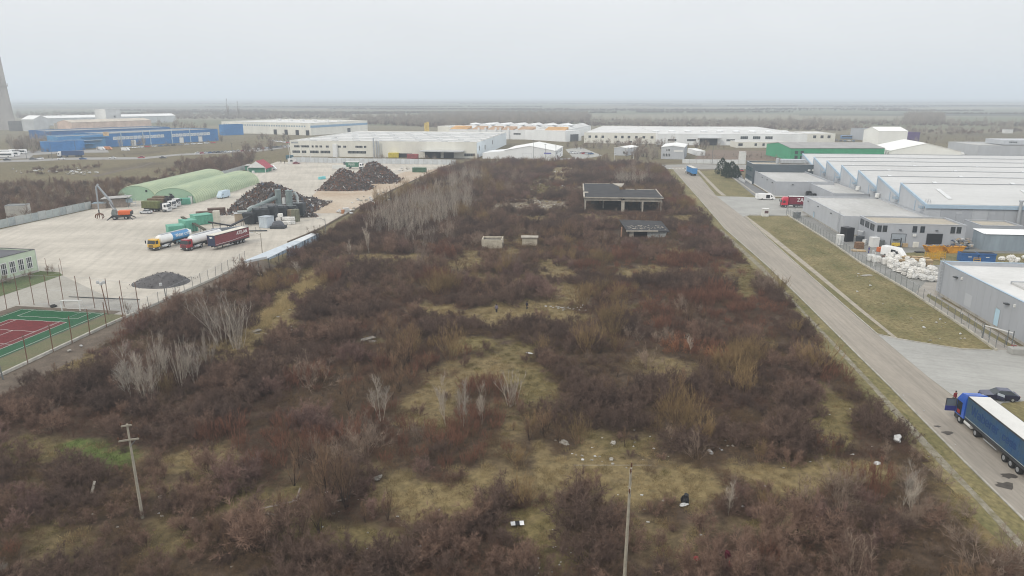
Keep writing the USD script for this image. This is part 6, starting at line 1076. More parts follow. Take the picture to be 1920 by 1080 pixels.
gl = T('green_box_lorry', 'white-cab lorry with green box half hidden by the farther scrap heap', 'lorry', W(676, 316), math.radians(-3)); cab(gl, 1.4, ('white', None), high=False); q = B(); q.box(-8, -1, -1.25, 1.25, 1.0, 3.6); q.put(gl, 'box_body', mat('bottle_green', (.05, .17, .11), .6, var=.25, scale=.8)); q = B(); q.box(-8.1, -.9, -1.3, 1.3, 3.55, 3.75); q.put(gl, 'roof', m_frame)
lettering(gl, 'PLUS', 1.0, m_frame, (-6.4, -1.262, 1.9), (1, 0, 0), (0, 0, 1))
for s in (1, -1): wheel(gl, -5.8, s * 1.22, .5, .45)
# left road: moving cars, lorry, buses and parked rows
cols = {'black': ('black', (.015, .015, .017), .25), 'white': ('white', None), 'dark grey': ('grey_dark', (.07, .072, .078)), 'blue': ('blue_car', (.035, .09, .20)), 'red': ('car_red', None), 'silver': ('silver', None), 'grey': ('grey_car', None), 'yellow': ('cab_yellow', None)}
for (u, v, c, w_) in ((14, 301, 'black', 'nearest the left edge on the far road'), (62, 299.5, 'dark grey', 'in front of a white one on the far road'), (75, 298.8, 'white', 'just behind a dark grey one on the far road'), (115, 299, 'white', 'below the blue-bodied lorry on the far road'), (156, 299, 'blue', 'alone on the far road'), (211, 297.5, 'white', 'left of the red one on the far road'), (265, 296.5, 'red', 'driving on the far road'), (306, 297, 'dark grey', 'in front of the dark roadside bushes')):
    car('road_car', f'{c} car {w_}', W(u, v), ang(W(u - 20, v), W(u + 20, v - 1)) + math.pi * (u % 2), cols[c], group='cars on the far road')
ct = T('blue_body_lorry', 'white-cab lorry with long blue body by the far road', 'lorry', W(114, 294.5), math.radians(190)); cab(ct, 1.4, ('white', None)); q = B(); q.box(-14, -1.2, -1.25, 1.25, 1.1, 4.0); q.put(ct, 'blue_body', mat('blue_body', (.03, .07, .17), .6, var=.1))
for s in (1, -1):
    for x in (-3.7, -9.5, -10.8, -12.1): wheel(ct, x, s * 1.22, .5, .4)
for i, (u, v, rz_) in enumerate(((6, 289.5, -.06), (34, 288.5, -.06), (8, 295, -.02), (20, 293, -.02))):
    t = T('white_bus', ['white bus, leftmost of the upper pair at the left edge', 'white bus, right of the upper pair at the left edge', 'white bus, front left of the lower pair at the left edge', 'white bus, front right of the lower pair at the left edge'][i], 'bus', W(u, v), rz_, 'buses at the left edge'); q = B(); q.rbox(-6, 6, -1.25, 1.25, .35, 3.1, .2); q.put(t, 'body', paint('white', None)); q = B(); q.box(-5.7, 5.8, -1.28, 1.28, 1.4, 2.5); q.put(t, 'windows', m_glass)
    for s in (1, -1):
        for x in (-3.5, 3.6): wheel(t, x, s * 1.26, .5, .3)
pk = ['white', 'silver', 'dark grey', 'red', 'white', 'black', 'silver', 'white', 'grey', 'blue']
n_ = 0
for (u0, v0, u1, v1, n, row) in ((372, 288.6, 463, 284.0, 13, 'roadside row left of the bare trees'), (478, 280.3, 541, 275.2, 10, 'roadside row left of the white factory'), (240, 278.5, 400, 268.6, 14, 'row along the blue factory front'), (1072, 287.5, 1108, 289.5, 7, 'car park right of the gabled hall'), (505, 264.5, 540, 268.5, 6, 'lot below the band warehouse')):
    for k in range(n):
        u, v = u0 + (u1 - u0) * k / (n - 1), v0 + (v1 - v0) * k / (n - 1); c = pk[(n_ * 7 + k * 3) % 10]; p = W(u, v)
        nth = ['first', 'second', 'third', 'fourth', 'fifth', 'sixth', 'seventh', 'eighth', 'ninth', 'tenth', 'eleventh', 'twelfth', 'thirteenth', 'fourteenth'][k]
        car('parked_car', f'{c} parked car, {nth} from left in the {row}', p, ang(W(u0, v0), W(u1, v1)) + (1.35 if row.startswith('car park') else .05), cols[c], group='cars in the ' + row, detail=False)
    n_ += 1
for i, (u, v, c) in enumerate(((236, 283, 'white'), (203, 281, 'orange'), (190, 281.5, 'white'))): van('works_van', ['white van standing before the blue factory doors', 'orange van beside a white one at the blue wing', 'white van left of the orange one at the blue wing'][i], W(u, v), .1, ('white', None) if c == 'white' else ('van_orange', (.5, .2, .06)))
# ------------------------------------------------------------------ walls, fences, poles
def panel_wall(name, label, pts, step, h, m, mp, posts=True, var=True):
    t = T(name, label, 'wall', (0, 0, 0)); g = np.random.default_rng(len(label)); P = [np.array(p, float) for p in pts]
    for p, q_ in zip(P[:-1], P[1:]):
        n = max(1, round(float(np.linalg.norm(q_ - p)) / step)); a = ang(p, q_); l = float(np.linalg.norm(q_ - p)) / n
        for i in range(n):
            c = p + (q_ - p) * (i + .5) / n; dz = g.normal(0, .05); q = B(); q.cbox((c[0], c[1], h / 2 + dz / 2), (l - .16, .12, h + dz), a); q.put(t, 'panel', m[i % len(m)])
            c = p + (q_ - p) * i / n; q = B(); q.cbox((c[0], c[1], h / 2 + .07), (.18, .26, h + .14), a); q.put(t, 'post', mp)
    return t
wp = [mat('panel_a', (.34, .37, .36), .85, var=.15, scale=.8), mat('panel_b', (.30, .33, .33), .85, var=.2, scale=.8), mat('panel_c', (.37, .39, .38), .85, var=.15, scale=.8)]; wpp = mat('panel_post', (.40, .40, .38), .85, var=.2)
panel_wall('yard_wall', 'grey concrete panel wall along the left side of the scrapyard', [W(-60, 442), W(0, 428), W(100, 407), W(172, 391)], 3.2, 2.6, wp, wpp)
panel_wall('yard_wall', 'pale panel wall behind the arched halls up to the gate house', [W(405, 333), W(440, 324), W(462, 317)], 3.5, 2.4, wp[2:] + wp[:1], wpp)
wq = [mat('pale_panel_a', (.50, .52, .53), .8, var=.1, scale=.6), mat('pale_panel_b', (.46, .48, .49), .8, var=.1, scale=.6)]
panel_wall('far_wall', 'long pale panel wall between scrapyard and white factory', [W(548, 304), W(700, 306.5), W(855, 309)], 2.9, 3.0, wq, wpp)
panel_wall('estate_wall', 'white panel wall beyond the crossroads', [W(1279, 306.5), W(1398, 308)], 4, 2.6, [mat('white_panel', (.58, .59, .58), .8, var=.08, scale=.5)], wpp)
m_net = usdkit.material(stage, '/World/Looks/wire_mesh', {'tc': ('geometry', {}), 'n': ('noise_texture', {'scale': 3.0}), 'r': ('map_range', {'from_min': 0, 'from_max': 1, 'to_min': .06, 'to_max': .13}), 't': ('transparent_bsdf', {}), 'd': ('diffuse_bsdf', {'color': (.16, .17, .16)}), 'm': ('mix_closure', {})}, [('tc.position', 'n.vector'), ('n.fac', 'r.value'), ('r.result', 'm.fac'), ('t.BSDF', 'm.closure1'), ('d.BSDF', 'm.closure2')], surface='m.closure')
def wire_fence(name, label, pts, step, h, mp, wires=3, pr=.05, z0=0., net=True, hv=0):
    t = T(name, label, 'fence', (0, 0, 0)); P = [np.array(p, float) for p in pts]; g = np.random.default_rng(len(label)); k = 0
    wb = B()
    for p, q_ in zip(P[:-1], P[1:]):
        n = max(1, round(float(np.linalg.norm(q_ - p)) / step))
        for i in range(n + (q_ is P[-1])):
            c = p + (q_ - p) * i / n; ln = g.normal(0, .06, 2); hh = h + g.uniform(-hv, hv); q = B(); q.cyl((c[0], c[1], z0), (c[0] + ln[0], c[1] + ln[1], z0 + hh), pr, 6); q.put(t, 'post', mp)
        for j in range(wires):
            z = z0 + h * (.08 + .88 * j / max(1, wires - 1)); wb.tube([(*p, z), (*((p + q_) / 2), z - .04), (*q_, z)], .014, 3)
        if net:
            q = B(); q.add([[*p, z0 + .05], [*q_, z0 + .05], [*q_, z0 + h * .97], [*p, z0 + h * .97]], [[0, 1, 2, 3]]); q.put(t, 'wire_mesh', m_net)
    wb.put(t, 'wires', m_steel, kind='stuff'); return t
m_rustp = mat('rusty_post', (.16, .085, .055), .8, var=.3, scale=2); m_gpost = mat('grey_post', (.14, .15, .15), .7, var=.2)
bk = [W(-30, 594), W(13, 580), W(37, 571.5)]
wire_fence('court_fence', 'tall rusty posts and netting behind the sports court', [W(37, 571.5), W(64, 572), W(178, 578), W(262, 590)], 3.6, 6.2, m_rustp, 3, .06)
wire_fence('court_fence', 'tall rusty posts and netting at the far left corner of the court', bk, 3.6, 6.0, m_rustp, 2, .06)
wire_fence('court_fence', 'tall rusty posts and netting along the kerb side of the court', [W(262, 590), W(200, 614), W(100, 660), W(0, 707), W(-40, 726)], 4.4, 4.6, m_rustp, 2, .07)
wire_fence('yard_fence', 'low post-and-wire fence along the yard kerb up to the canopy', [W(262, 589), W(330, 556), W(405, 521), W(460, 490)], 3.0, 2.3, m_gpost, 3, .045, z0=.3)
wire_fence('lawn_fence', 'thin rusty posts by the school lawn', [W(90, 517), W(112, 514), W(118, 517)], 1.6, 3.2, m_rustp, 1, .04, net=False, hv=1.0)
fR = [(1478, 404), (1565, 460), (1615, 495), (1710, 550), (1815, 620), (1866, 656)]
wire_fence('estate_fence', 'wire mesh fence on a concrete plinth along the right verge', [W(*p) for p in fR], 2.6, 2.1, m_gpost, 2, .04, z0=.3)
wire_fence('loading_fence', 'short wire fence at the loading court', [W(1474, 403), W(1476, 395), W(1505, 396)], 2.5, 2.0, m_gpost, 2, .04)
wire_fence('path_fence', 'thin dark rail fence on the path beside the storage hall', [W(1800, 598), W(1840, 625), W(1898, 662)], 2.4, 1.9, m_gpost, 2, .04, net=False)
# utility poles
m_pole = mat('pole_concrete', (.33, .30, .24), .9, col2=(.22, .20, .16), scale=1.5, detail=6, fine=.12)
def upole(label, u, vb, vt, arm, lean, h=None, arma=0., r=.125, z=0.05):
    p = W(u, vb); h = h or float(HT(u, vb, vt)); t = T('utility_pole', label, 'utility pole', (p[0], p[1], z)); q = B(); q.tube([(0, 0, 0), (lean[0] * .5, lean[1] * .5, h * .5), (lean[0], lean[1], h)], [r * 1.25, r, r * .7], 8); q.put(t, 'shaft', m_pole)
    L0 = np.array([lean[0], lean[1], 0]); cc, ss = math.cos(arma), math.sin(arma)
    if arm:
        for z_, w_ in ((h - .12, .45), (h - 1.55, arm)):
            q = B(); c = L0 * z_ / h; q.cbox((c[0], c[1] - .12, z_), (w_ * 2, .12, .14), arma); a_ = q.put(t, 'crossarm', m_pole)
            for s in ((-1, 1) if w_ < 1 else (-1, -.78, .78, 1)):
                q = B(); b = c + np.array([cc, ss, 0]) * s * w_; q.tube([(b[0], b[1] - .12, z_ + .05), (b[0], b[1] - .12, z_ + .22), (b[0], b[1] - .12, z_ + .42)], [.03, .075, .05], 6); q.put(a_, 'insulator', mat('brown_ceramic', (.10, .05, .03), .3, var=.2))
        q = B(); q.tube([L0 * (h - 2.2) / h + (.05, -.15, h - 2.2), L0 * (h - 1.5) / h + (arm * .7 * cc, arm * .7 * ss - .15, h - 1.58)], .03, 5); q.put(t, 'brace', m_gpost)
    return t
upole('weathered concrete utility pole with crossarm, near left in the scrub', 268, 975, 797, .85, (-.22, .15), arma=.35)
upole('tall concrete utility pole seen end-on, near centre at the bottom edge', 1167, 1150, 880, .8, (.12, 0), arma=1.35)
for (u, vb, vt, lb) in ((632, 297, 256, 'thin dark pole before the white factory, tallest of three'), (582, 297, 258, 'thin dark pole at the office front of the white factory'), (567, 300, 272, 'shorter dark pole left in front of the white factory'), (544, 308, 268, 'thin white pole beside the guard box'), (1000, 303, 262, 'wooden pole left in front of the gabled hall'), (1022, 304, 270, 'wooden pole in the middle before the gabled hall'), (1042, 304, 272, 'wooden pole right in front of the gabled hall'), (1335, 308, 268, 'dark twin pole behind the small blue lorry'), (1152, 304, 286, 'white post left of the small grey hall'), (1188, 302, 286, 'white post right of the small grey hall'), (98, 298, 268, 'slim lamp pole left of the blue-bodied lorry'), (144, 294, 264, 'slim lamp pole above the blue-bodied lorry'), (437, 298, 268, 'dark pole in the roadside row of cars'), (50, 298, 283, 'sign post beside the buses')):
    p = W(u, vb); h = float(HT(u, vb, vt)); t = T('pole', lb, 'pole', p); q = B(); q.cyl((0, 0, 0), (0, 0, h), .16, 6, .1); q.put(t, 'shaft', m_frame if 'white' in lb else m_gpost); q = B(); q.cbox((0, -.05, h - .5), (1.6 if 'lamp' not in lb else .6, .15, .15)); q.put(t, 'crossarm', m_gpost)
def mast(label, u, vb, vt, head, lean=(0, 0), lamps=2, col=None):
    p = W(u, vb); h = float(HT(u, vb, vt)); t = T('lamp_mast', label, 'lamp mast', p); m = col or m_gpost; q = B(); q.tube([(0, 0, 0), (lean[0], lean[1], h)], [.1, .07], 6); q.put(t, 'shaft', m)
    if head == 'flood':
        for k in range(lamps): q = B(); q.rbox(lean[0] - .75 + k * .55, lean[0] - .3 + k * .55, -.2, .15, h - .1 - .25 * (k % 2), h + .45 - .25 * (k % 2), .05); q.put(t, 'floodlight', m_lgrey)
    else:
        q = B(); q.tube([(lean[0], lean[1], h - .5), (lean[0] - 1.2, lean[1] - .1, h + .1), (lean[0] - 1.9, lean[1] - .1, h + .2)], .05, 5); q.put(t, 'arm', m); q = B(); q.rbox(lean[0] - 2.4, lean[0] - 1.7, lean[1] - .25, lean[1] + .05, h + .1, h + .26, .04); q.put(t, 'lamp_head', m_lgrey)
mast('floodlight mast with a cluster of lamps behind the court', 203, 590, 531, 'flood', (-.5, 0), 3, m_rustp); mast('dark lamp mast on the dirt path', 316, 583, 535, 'flood', (-.3, 0), 1); mast('lamp mast with one arm at the sheet canopy', 493, 487, 437, 'arm', col=m_pole); mast('slim lamp mast at the yard kerb beyond the canopy', 611, 438, 410, 'arm'); mast('dark lamp mast at the lower left court corner', 6, 712, 640, 'flood', (-.4, 0), 1)
mast('small lamp on a pole beside the farther arched hall', 241, 389, 367, 'flood', (0, 0), 2)
# goal
gp0, gp1 = W(116.5, 583), W(150.5, 583.5); ga = ang(gp0, gp1); gl_ = float(np.linalg.norm(gp1 - gp0)); go = T('football_goal', 'white football goal at the far end of the court', 'goal', gp0, ga)
for pts_ in ([(0, 0, 0), (0, 0, 2)], [(gl_, 0, 0), (gl_, 0, 2)], [(0, 0, 2), (gl_, 0, 2)]): q = B(); q.tube(pts_, .10, 8); q.put(go, 'post', m_frame)
for x in (0, gl_):
    q = B(); q.tube([(x, 0, 2), (x, .9, 1.9), (x, 1.4, 0), (x, 0, 0.03)], .04, 6); q.put(go, 'side_frame', m_frame)
q = B(); q.tube([(0, 1.4, .04), (gl_, 1.4, .04)], .04, 6); q.tube([(0, .9, 1.9), (gl_, .9, 1.9)], .03, 6); q.put(go, 'rear_bar', m_frame)
# ------------------------------------------------------------------ scrapyard: heaps and plant
def heap(name, label, cat, u0, u1, vb, hgt__, depth, seed, n, mats, core, smin=.15, smax=.55, peak=.5):
    a, b = W(u0, vb), W(u1, vb); w = float(np.linalg.norm(b - a)); c = (a + b) / 2 + np.array([0, depth * .5]); t = T(name, label, cat, c); g = np.random.default_rng(seed)
    def zf(x, y):
        px = (x / w + .5 - peak) / np.where(x / w + .5 < peak, peak, 1 - peak); r = np.sqrt(px ** 2 + (y / (depth * .5)) ** 2); return hgt__ * np.clip(1 - r ** 1.45, 0, 1) * (.72 + .5 * meshkit.fbm(np.stack([x * .35, y * .35, 0 * x + seed], -1), 3, seed))
    X, Y = np.meshgrid(np.linspace(-w / 2, w / 2, 44), np.linspace(-depth / 2, depth / 2, 34)); Z = zf(X, Y) - .05; i = np.arange(44 * 34).reshape(34, 44); q = B(); q.add(np.c_[X.ravel(), Y.ravel(), Z.ravel()], np.stack([i[:-1, :-1], i[:-1, 1:], i[1:, 1:], i[1:, :-1]], -1).reshape(-1, 4)); q.put(t, 'core', core, smooth=False)
    if n:
        bs_ = [B() for _ in mats]; 
        for k in range(n):
            x, y = g.uniform(-w * .5, w * .5), g.uniform(-depth * .5, depth * .5); z = float(zf(np.array(x), np.array(y)))
            if z < .15 and g.random() < .6: continue
            s = g.uniform(smin, smax); d = np.array([s * g.uniform(.7, 3.0), s * g.uniform(.3, 1.2), s * g.uniform(.06, .5)]); A = trimesh.transformations.random_rotation_matrix(g.random(3)); v = np.array([[i_, j_, k_] for k_ in (-.5, .5) for j_ in (-.5, .5) for i_ in (-.5, .5)]) * d
            v[:4] += g.normal(0, .12, (4, 3)) * s; v = v @ A[:3, :3].T + (x, y, z + .1); mi = int(g.choice(len(mats), p=HP)); bs_[mi].add(v[[0, 1, 3, 2, 4, 5, 7, 6]], B.BOXF)
        for bb, m in zip(bs_, mats):
            if bb.v: bb.put(t, 'scrap_pieces', m, kind='stuff')
    return t
HP = [.38, .26, .16, .10, .06, .04]
sm = [mat('scrap_dark', (.085, .072, .068), .7, var=.5, scale=2), mat('scrap_rust', (.17, .092, .062), .85, var=.4, scale=2), mat('scrap_grey', (.22, .21, .21), .6, var=.3, scale=2), mat('scrap_brown', (.15, .11, .09), .8, var=.4), mat('scrap_bright', (.48, .48, .47), .5, var=.2), mat('scrap_blue', (.10, .13, .18), .6, var=.3)]
m_core = mat('heap_core', (.085, .068, .06), .95, var=.4, scale=2)
heap('scrap_heap', 'long grey scrap heap behind the shredder plant', 'scrap heap', 404, 580, 404, 9.6, 24, 4, 2600, sm, m_core, .22, .62, .48)
HP = [.30, .42, .12, .12, .03, .01]
heap('scrap_heap', 'brown conical scrap heap, nearer of two beyond the plant', 'scrap heap', 590, 692, 358.5, 8.2, 20, 5, 1500, sm, m_core, .25, .7, .45); heap('scrap_heap', 'brown conical scrap heap with a higher peak, farther of two', 'scrap heap', 648, 744, 345, 9.0, 24, 6, 1600, sm, m_core, .25, .75, .46)
HP = [.5, .1, .2, .1, .08, .02]
heap('scrap_scatter', 'low strewn scrap beside the cyclone tubes', 'scrap heap', 548, 612, 386, 2.2, 9, 7, 340, sm, m_core, .2, .7, .4); heap('scrap_scatter', 'small dark scrap scatter before the olive cabin', 'scrap heap', 562, 594, 408, 2.0, 4, 8, 150, sm, m_core, .15, .5, .35)
heap('gravel_heap', 'flat dark grey gravel heap on the open yard', 'gravel heap', 226, 334, 542, 2.6, 10, 9, 500, [mat('gravel_lump', (.07, .066, .067), .95, var=.3)] * 6, mat('dark_gravel', (.075, .07, .072), .95, col2=(.12, .115, .115), scale=.8, fine=.3, detail=8), .05, .13, peak=.6)
def boxthing(name, label, cat, uL, vL, uR, vR, d, h, m, parts=(), rib=0, lid=None, group=None, z0=0):
    a, b = W(uL, vL), W(uR, vR); w = float(np.linalg.norm(b - a)); t = T(name, label, cat, (a[0], a[1], z0), ang(a, b), group); q = B(); q.rbox(0, w, 0, d, 0.05, h, .04); q.put(t, 'body', m)
    for k in range(rib):
        q = B(); x = w * (k + .5) / rib; q.box(x - .05, x + .05, -.07, 0.02, .1, h - .05); q.put(t, 'rib', m)
    if lid is not None: q = B(); q.box(-.12, w + .12, -.12, d + .12, h + .003, h + .12); q.put(t, 'lid', lid)
    return t, w
m_grn = mat('container_green', (.10, .29, .21), .6, col2=(.13, .36, .27), scale=.6, fine=.08); m_rustc = mat('container_rust', (.13, .085, .065), .85, var=.35, scale=1)
boxthing('green_container', 'green skip container between tipper trucks and arched hall door', 'container', 335, 384.5, 357, 383.5, 2.6, 2.3, m_grn, rib=5)
boxthing('green_container', 'big green container behind the yellow-cab tanker', 'container', 317, 443, 348, 440, 4.5, 2.8, m_grn, rib=6); boxthing('green_container', 'green machine housing at the foot of the thin conveyor', 'machine housing', 349, 436, 372, 433, 5.0, 3.4, m_grn, rib=4); boxthing('green_container', 'long green roofed housing behind the thin conveyor', 'machine housing', 368, 423, 401, 419, 4.5, 2.9, m_grn, rib=5, lid=m_grn)
boxthing('rusty_container', 'rusty open container, nearest left of the long scrap heap', 'container', 368, 409, 402, 407, 2.5, 1.9, m_rustc, rib=6); boxthing('rusty_container', 'rusty container tucked against the left foot of the long scrap heap', 'container', 390, 404, 424, 402, 2.5, 2.2, m_rustc, rib=6)
boxthing('white_tank_box', 'white plastic tank box between the two tanker lorries', 'tank', 344, 444, 357, 443.5, 2, 1.7, m_frame)
st_, sw = boxthing('steel_screen', 'corrugated steel screen wall behind the red trailer', 'screen', 398, 446, 466, 440, .12, 2.7, mat('screen_steel', (.30, .34, .38), .45, var=.25, scale=.8, aniso=(2, 2, .3), metal=.3), rib=30)
boxthing('red_bin', 'small dark red bin at the end of the steel screen', 'bin', 457.5, 444, 465.5, 443, 1.2, 1.3, mat('bin_red', (.15, .03, .03), .7, var=.2)); boxthing('beige_cabin', 'beige cabin box under the long scrap heap', 'cabin', 441, 417, 465, 415.5, 2.4, 2.7, mat('cabin_beige', (.42, .34, .25), .8, var=.15), lid=m_lgrey)
boxthing('sheet_hut', 'pale blue-grey sheet metal hut with tilted lid beside the shredder', 'hut', 486, 427, 501, 428.5, 3.2, 3.3, mat('hut_sheet', (.44, .49, .53), .6, var=.1, scale=.6), lid=mat('hut_lid', (.36, .40, .43), .6, var=.15), rib=4)
boxthing('tractor_cab', 'cream crane cab between the containers and the conveyors', 'crane cab', 401, 424, 413, 423.5, 2.2, 4.6, mat('cab_cream', (.50, .47, .40), .6, var=.2)); boxthing('grey_shed_box', 'pale box behind the cyclone tubes', 'box', 572, 386, 580, 386, 2.5, 2.2, m_cream)
# conveyors
def conveyor(label, P0, z0, P1, z1, m, w=.9, legs=3):
    t = T('conveyor', label, 'conveyor', (*P0, 0)); d = np.array([*(P1 - P0), z1 - z0]); pts = np.array([[0, 0, z0], [d[0] * .5, d[1] * .5, z0 + (z1 - z0) * .5], [d[0], d[1], z1]]); n = np.array([-d[1], d[0]]) / (np.hypot(d[0], d[1]) + 1e-9); q = B()
    q.hull([(*(p[:2] + s * n * w / 2), p[2] + z) for p in (pts[0], pts[2]) for s in (-1, 1) for z in (0, .35)]); q.put(t, 'belt_frame', m)
    for k in range(legs):
        f = (k + .6) / legs; p = pts[0] + d * f
        for s in (-1, 1): q = B(); q.cyl((*(p[:2] + s * n * w / 2), 0), (*(p[:2] + s * n * w / 2), p[2]), .07, 5); q.put(t, 'leg', m_chassis)
m_mach = mat('machine_dark', (.045, .05, .055), .7, var=.35, scale=1); m_pipe = mat('pipe_greygreen', (.19, .23, .225), .55, var=.15, scale=.6)
conveyor('thin dark conveyor slanting over the green housings', W(344, 430), 3.6, W(385, 438), 1.0, mat('conveyor_olive', (.075, .07, .05), .8)); conveyor('black conveyor sagging left of the beige cabin', W(392, 432), 2.4, W(432, 430), 1.0, m_black); conveyor('black conveyor rising from the beige cabin to the shredder', W(432, 430), .8, W(474, 421), 2.8, m_black); conveyor('dark conveyor climbing behind the big pipe', W(492, 410), 3.2, W(514, 398), 6.5, m_mach)
sh = T('shredder_plant', 'dark shredder plant with twin grey cyclone tubes and a sloping pipe', 'machine', (*W(520, 410), 0)); o5 = W(520, 410)
def rel(u, v, z): p = W(u, v, z) - o5; return (p[0], p[1], z)
def up(u, v, zz): p = W(u, v) - o5; return (p[0], p[1], zz)
for u, r_, zt in ((525, .95, 9.0), (545, 1.05, 8.8)):
    q = B(); x, y, _ = up(u, 408, 0); q.tube([(x, y, 1.6), (x, y, 3.4), (x, y, zt), ], [.35, r_, r_], 14); q.tube([(x, y, zt), (x, y, zt + .25)], [r_ + .1, r_ + .1], 14); q.put(sh, 'cyclone_tube', m_pipe, smooth=40)
q = B(); q.tube([up(467, 417, 3.4), up(475, 416, 4.4), up(500, 412, 5.7), up(524, 408, 7.0)], .62, 10); q.put(sh, 'sloping_pipe', m_pipe, smooth=50); q = B(); q.tube([up(447, 418, 3.5), up(466, 417, 3.5)], .4, 8); q.tube([up(466, 417, 4.2), up(474, 416, 4.9), up(482, 414, 4.8)], .35, 8); q.put(sh, 'branch_pipe', mat('pale_pipe', (.40, .43, .42), .5, var=.1), smooth=50)
q = B(); x, y, _ = up(470, 420, 0); q.hull([(x + a, y + b, z) for a, b, z in ((-2, -1.5, 3.6), (2, -1.5, 3.6), (2, 1.5, 3.6), (-2, 1.5, 3.6), (-1.4, -1, 0), (1.4, -1, 0), (1.4, 1, 0), (-1.4, 1, 0))]); q.put(sh, 'hopper', m_mach)
q = B(); q.tube([up(552, 407, 7.6), up(556, 407, 8.2), up(560, 407, 6.8), up(560.5, 407, 3.0)], .45, 9); q.put(sh, 'exhaust_duct', L['pale_pipe'], smooth=50); q = B(); x, y, _ = up(535, 408, 0); q.tube([(x, y, 4.6), (x, y, 6.6)], .55, 10); q.put(sh, 'white_drum', m_frame)
for k, (u, v, w_, d_, h_) in enumerate(((490, 420, 5, 3, 4.6), (505, 418, 4.5, 3, 5.2), (519, 413, 6, 4, 4.2), (538, 410, 7, 4, 3.8), (556, 408, 5, 3.5, 4.6))):
    x, y, _ = up(u, v, 0); q = B(); q.rbox(x - w_ / 2, x + w_ / 2, y, y + d_, .6, h_, .15); q.put(sh, 'machine_housing', m_mach)
    for s in (-.5, 0, .5):
        q = B(); q.box(x + w_ * s * .9 - .1, x + w_ * s * .9 + .1, y - .25, y - .05, 0, h_ + .6); q.put(sh, 'steel_leg', m_mach)
    q = B(); q.box(x - w_ / 2, x + w_ / 2, y - .3, y - .2, h_ + .5, h_ + .62); q.box(x - w_ / 2, x + w_ / 2, y - .3, y - .2, h_ + 1.05, h_ + 1.12); q.put(sh, 'handrail', m_steel)
m_bag = mat('white_bag', (.62, .62, .60), .8, var=.25, scale=2.2, bump=1.0, bscale=5, rnd=.12)
nb = 0
for (u, v, z, lb) in ((523, 421, 0, 'lower left'), (523, 421, 1.1, 'second up on the left'), (534, 420, 1.15, 'alone in the middle of the second tier'), (527, 420, 2.25, 'topmost'), (533, 421.5, 0, 'second from left at the bottom'), (541, 421, 0, 'third from left at the bottom'), (549, 420.5, 0, 'rightmost at the bottom'), (541, 420, 1.15, 'second from right in the middle tier'), (549, 420, 1.15, 'rightmost in the middle tier')):
    p = W(u, v); t = T('white_bale', f'white wrapped bale, {lb}, beside the shredder', 'bale', (p[0], p[1] , z), .1, 'white bales beside the shredder'); q = B(); q.rbox(-.72, .72, -.7, .7, 0, 1.1, .14); q.put(t, 'wrap', m_bag)
boxthing('crate_tower', 'tan stacked crate tower behind the white bales', 'crate stack', 539, 412, 548, 412, 1.8, 3.2, mat('crate_tan', (.33, .27, .19), .8, var=.3, scale=2), rib=3); boxthing('olive_cabin', 'narrow olive steel frame cabin right of the bales', 'cabin', 554, 417, 563, 415, 1.6, 4.0, mat('olive_steel', (.17, .17, .12), .7, var=.3), rib=3)
t = T('dark_dome_machine', 'dark rounded machine on a flat base before the white bales', 'machine', W(522, 428)); q = B(); q.rbox(-2.2, 2.2, -1.3, 1.6, 0, .8, .08); q.put(t, 'base', m_mach); q = B(); q.blob((0, .2, .8), (1.9, 1.2, 1.6), 2, .2, 3); q.put(t, 'dome', mat('dome_grey', (.09, .095, .11), .5, var=.3)); 
t = T('wrecked_car', 'dark wrecked car propped on scrap right of the shredder', 'wreck', (*W(571, 400), .4), 1.9); q = B(); q.hull([(x, y, z) for x, z in ((2.1, .5), (1.9, 1.0), (-2, 1.1), (-2.1, .5), (.3, 1.5), (-1.2, 1.6)) for y in (-.8, .8)]); q.put(t, 'shell', sm[0]); q = B(); q.hull([(x, y, z) for x, z in ((.9, 1.15), (.2, 1.5), (-1.0, 1.58), (-1.5, 1.2)) for y in (-.82, .82)]); q.put(t, 'windows', m_glass)
t = T('rail_frame', 'low rusty steel frame lying at the edge of the plant slab', 'frame', W(484, 434), .1); q = B(); q.box(-2.6, 2.6, -.3, .3, .15, .35); q.put(t, 'beam', m_mach)
for x in (-.6, .6): q = B(); q.tube([(x, 0, .3), (x, 0, 1.3)], .06, 5); q.put(t, 'upright', m_mach)
# excavator with grab
ex = T('material_handler', 'orange and grey wheeled material handler with raised boom and grab', 'excavator', W(228, 411), math.radians(195)); m_org = mat('machine_orange', (.60, .12, .03), .5, var=.15); m_boom = mat('boom_grey', (.30, .32, .34), .5, var=.15)
q = B(); q.rbox(-2.8, 2.8, -1.3, 1.3, .7, 1.35, .1); q.put(ex, 'undercarriage', m_chassis)
for x in (-1.7, 1.7):
    for s in (1, -1): wheel(ex, x, s * 1.4, .62, .5)
for x in (-2.9, 2.9):
    for s in (1, -1): q = B(); q.hull([(x * .9, s * 1.2, 1.1), (x * .9, s * 1.2, .8), (x * 1.25, s * 2.1, .05), (x * 1.35, s * 2.3, .05), (x * 1.3, s * 2.2, .3), (x * .98, s * 1.2, 1.1)]); q.put(ex, 'outrigger', m_chassis)
q = B(); q.rbox(-3.2, .6, -1.35, 1.35, 1.5, 2.9, .2); q.put(ex, 'engine_housing', m_org); q = B(); q.rbox(-3.5, -2.4, -1.3, 1.3, 1.4, 2.7, .2); q.put(ex, 'counterweight', m_chassis); q = B(); q.hull([(x, y, z) for x, z in ((.9, 1.6), (2.5, 1.6), (2.4, 2.6), (2.1, 3.4), (.9, 3.4)) for y in (.35, 1.4)]); q.put(ex, 'operator_cab', mat('cab_grey_glass', (.16, .18, .18), .25, var=.3, spec=.6))
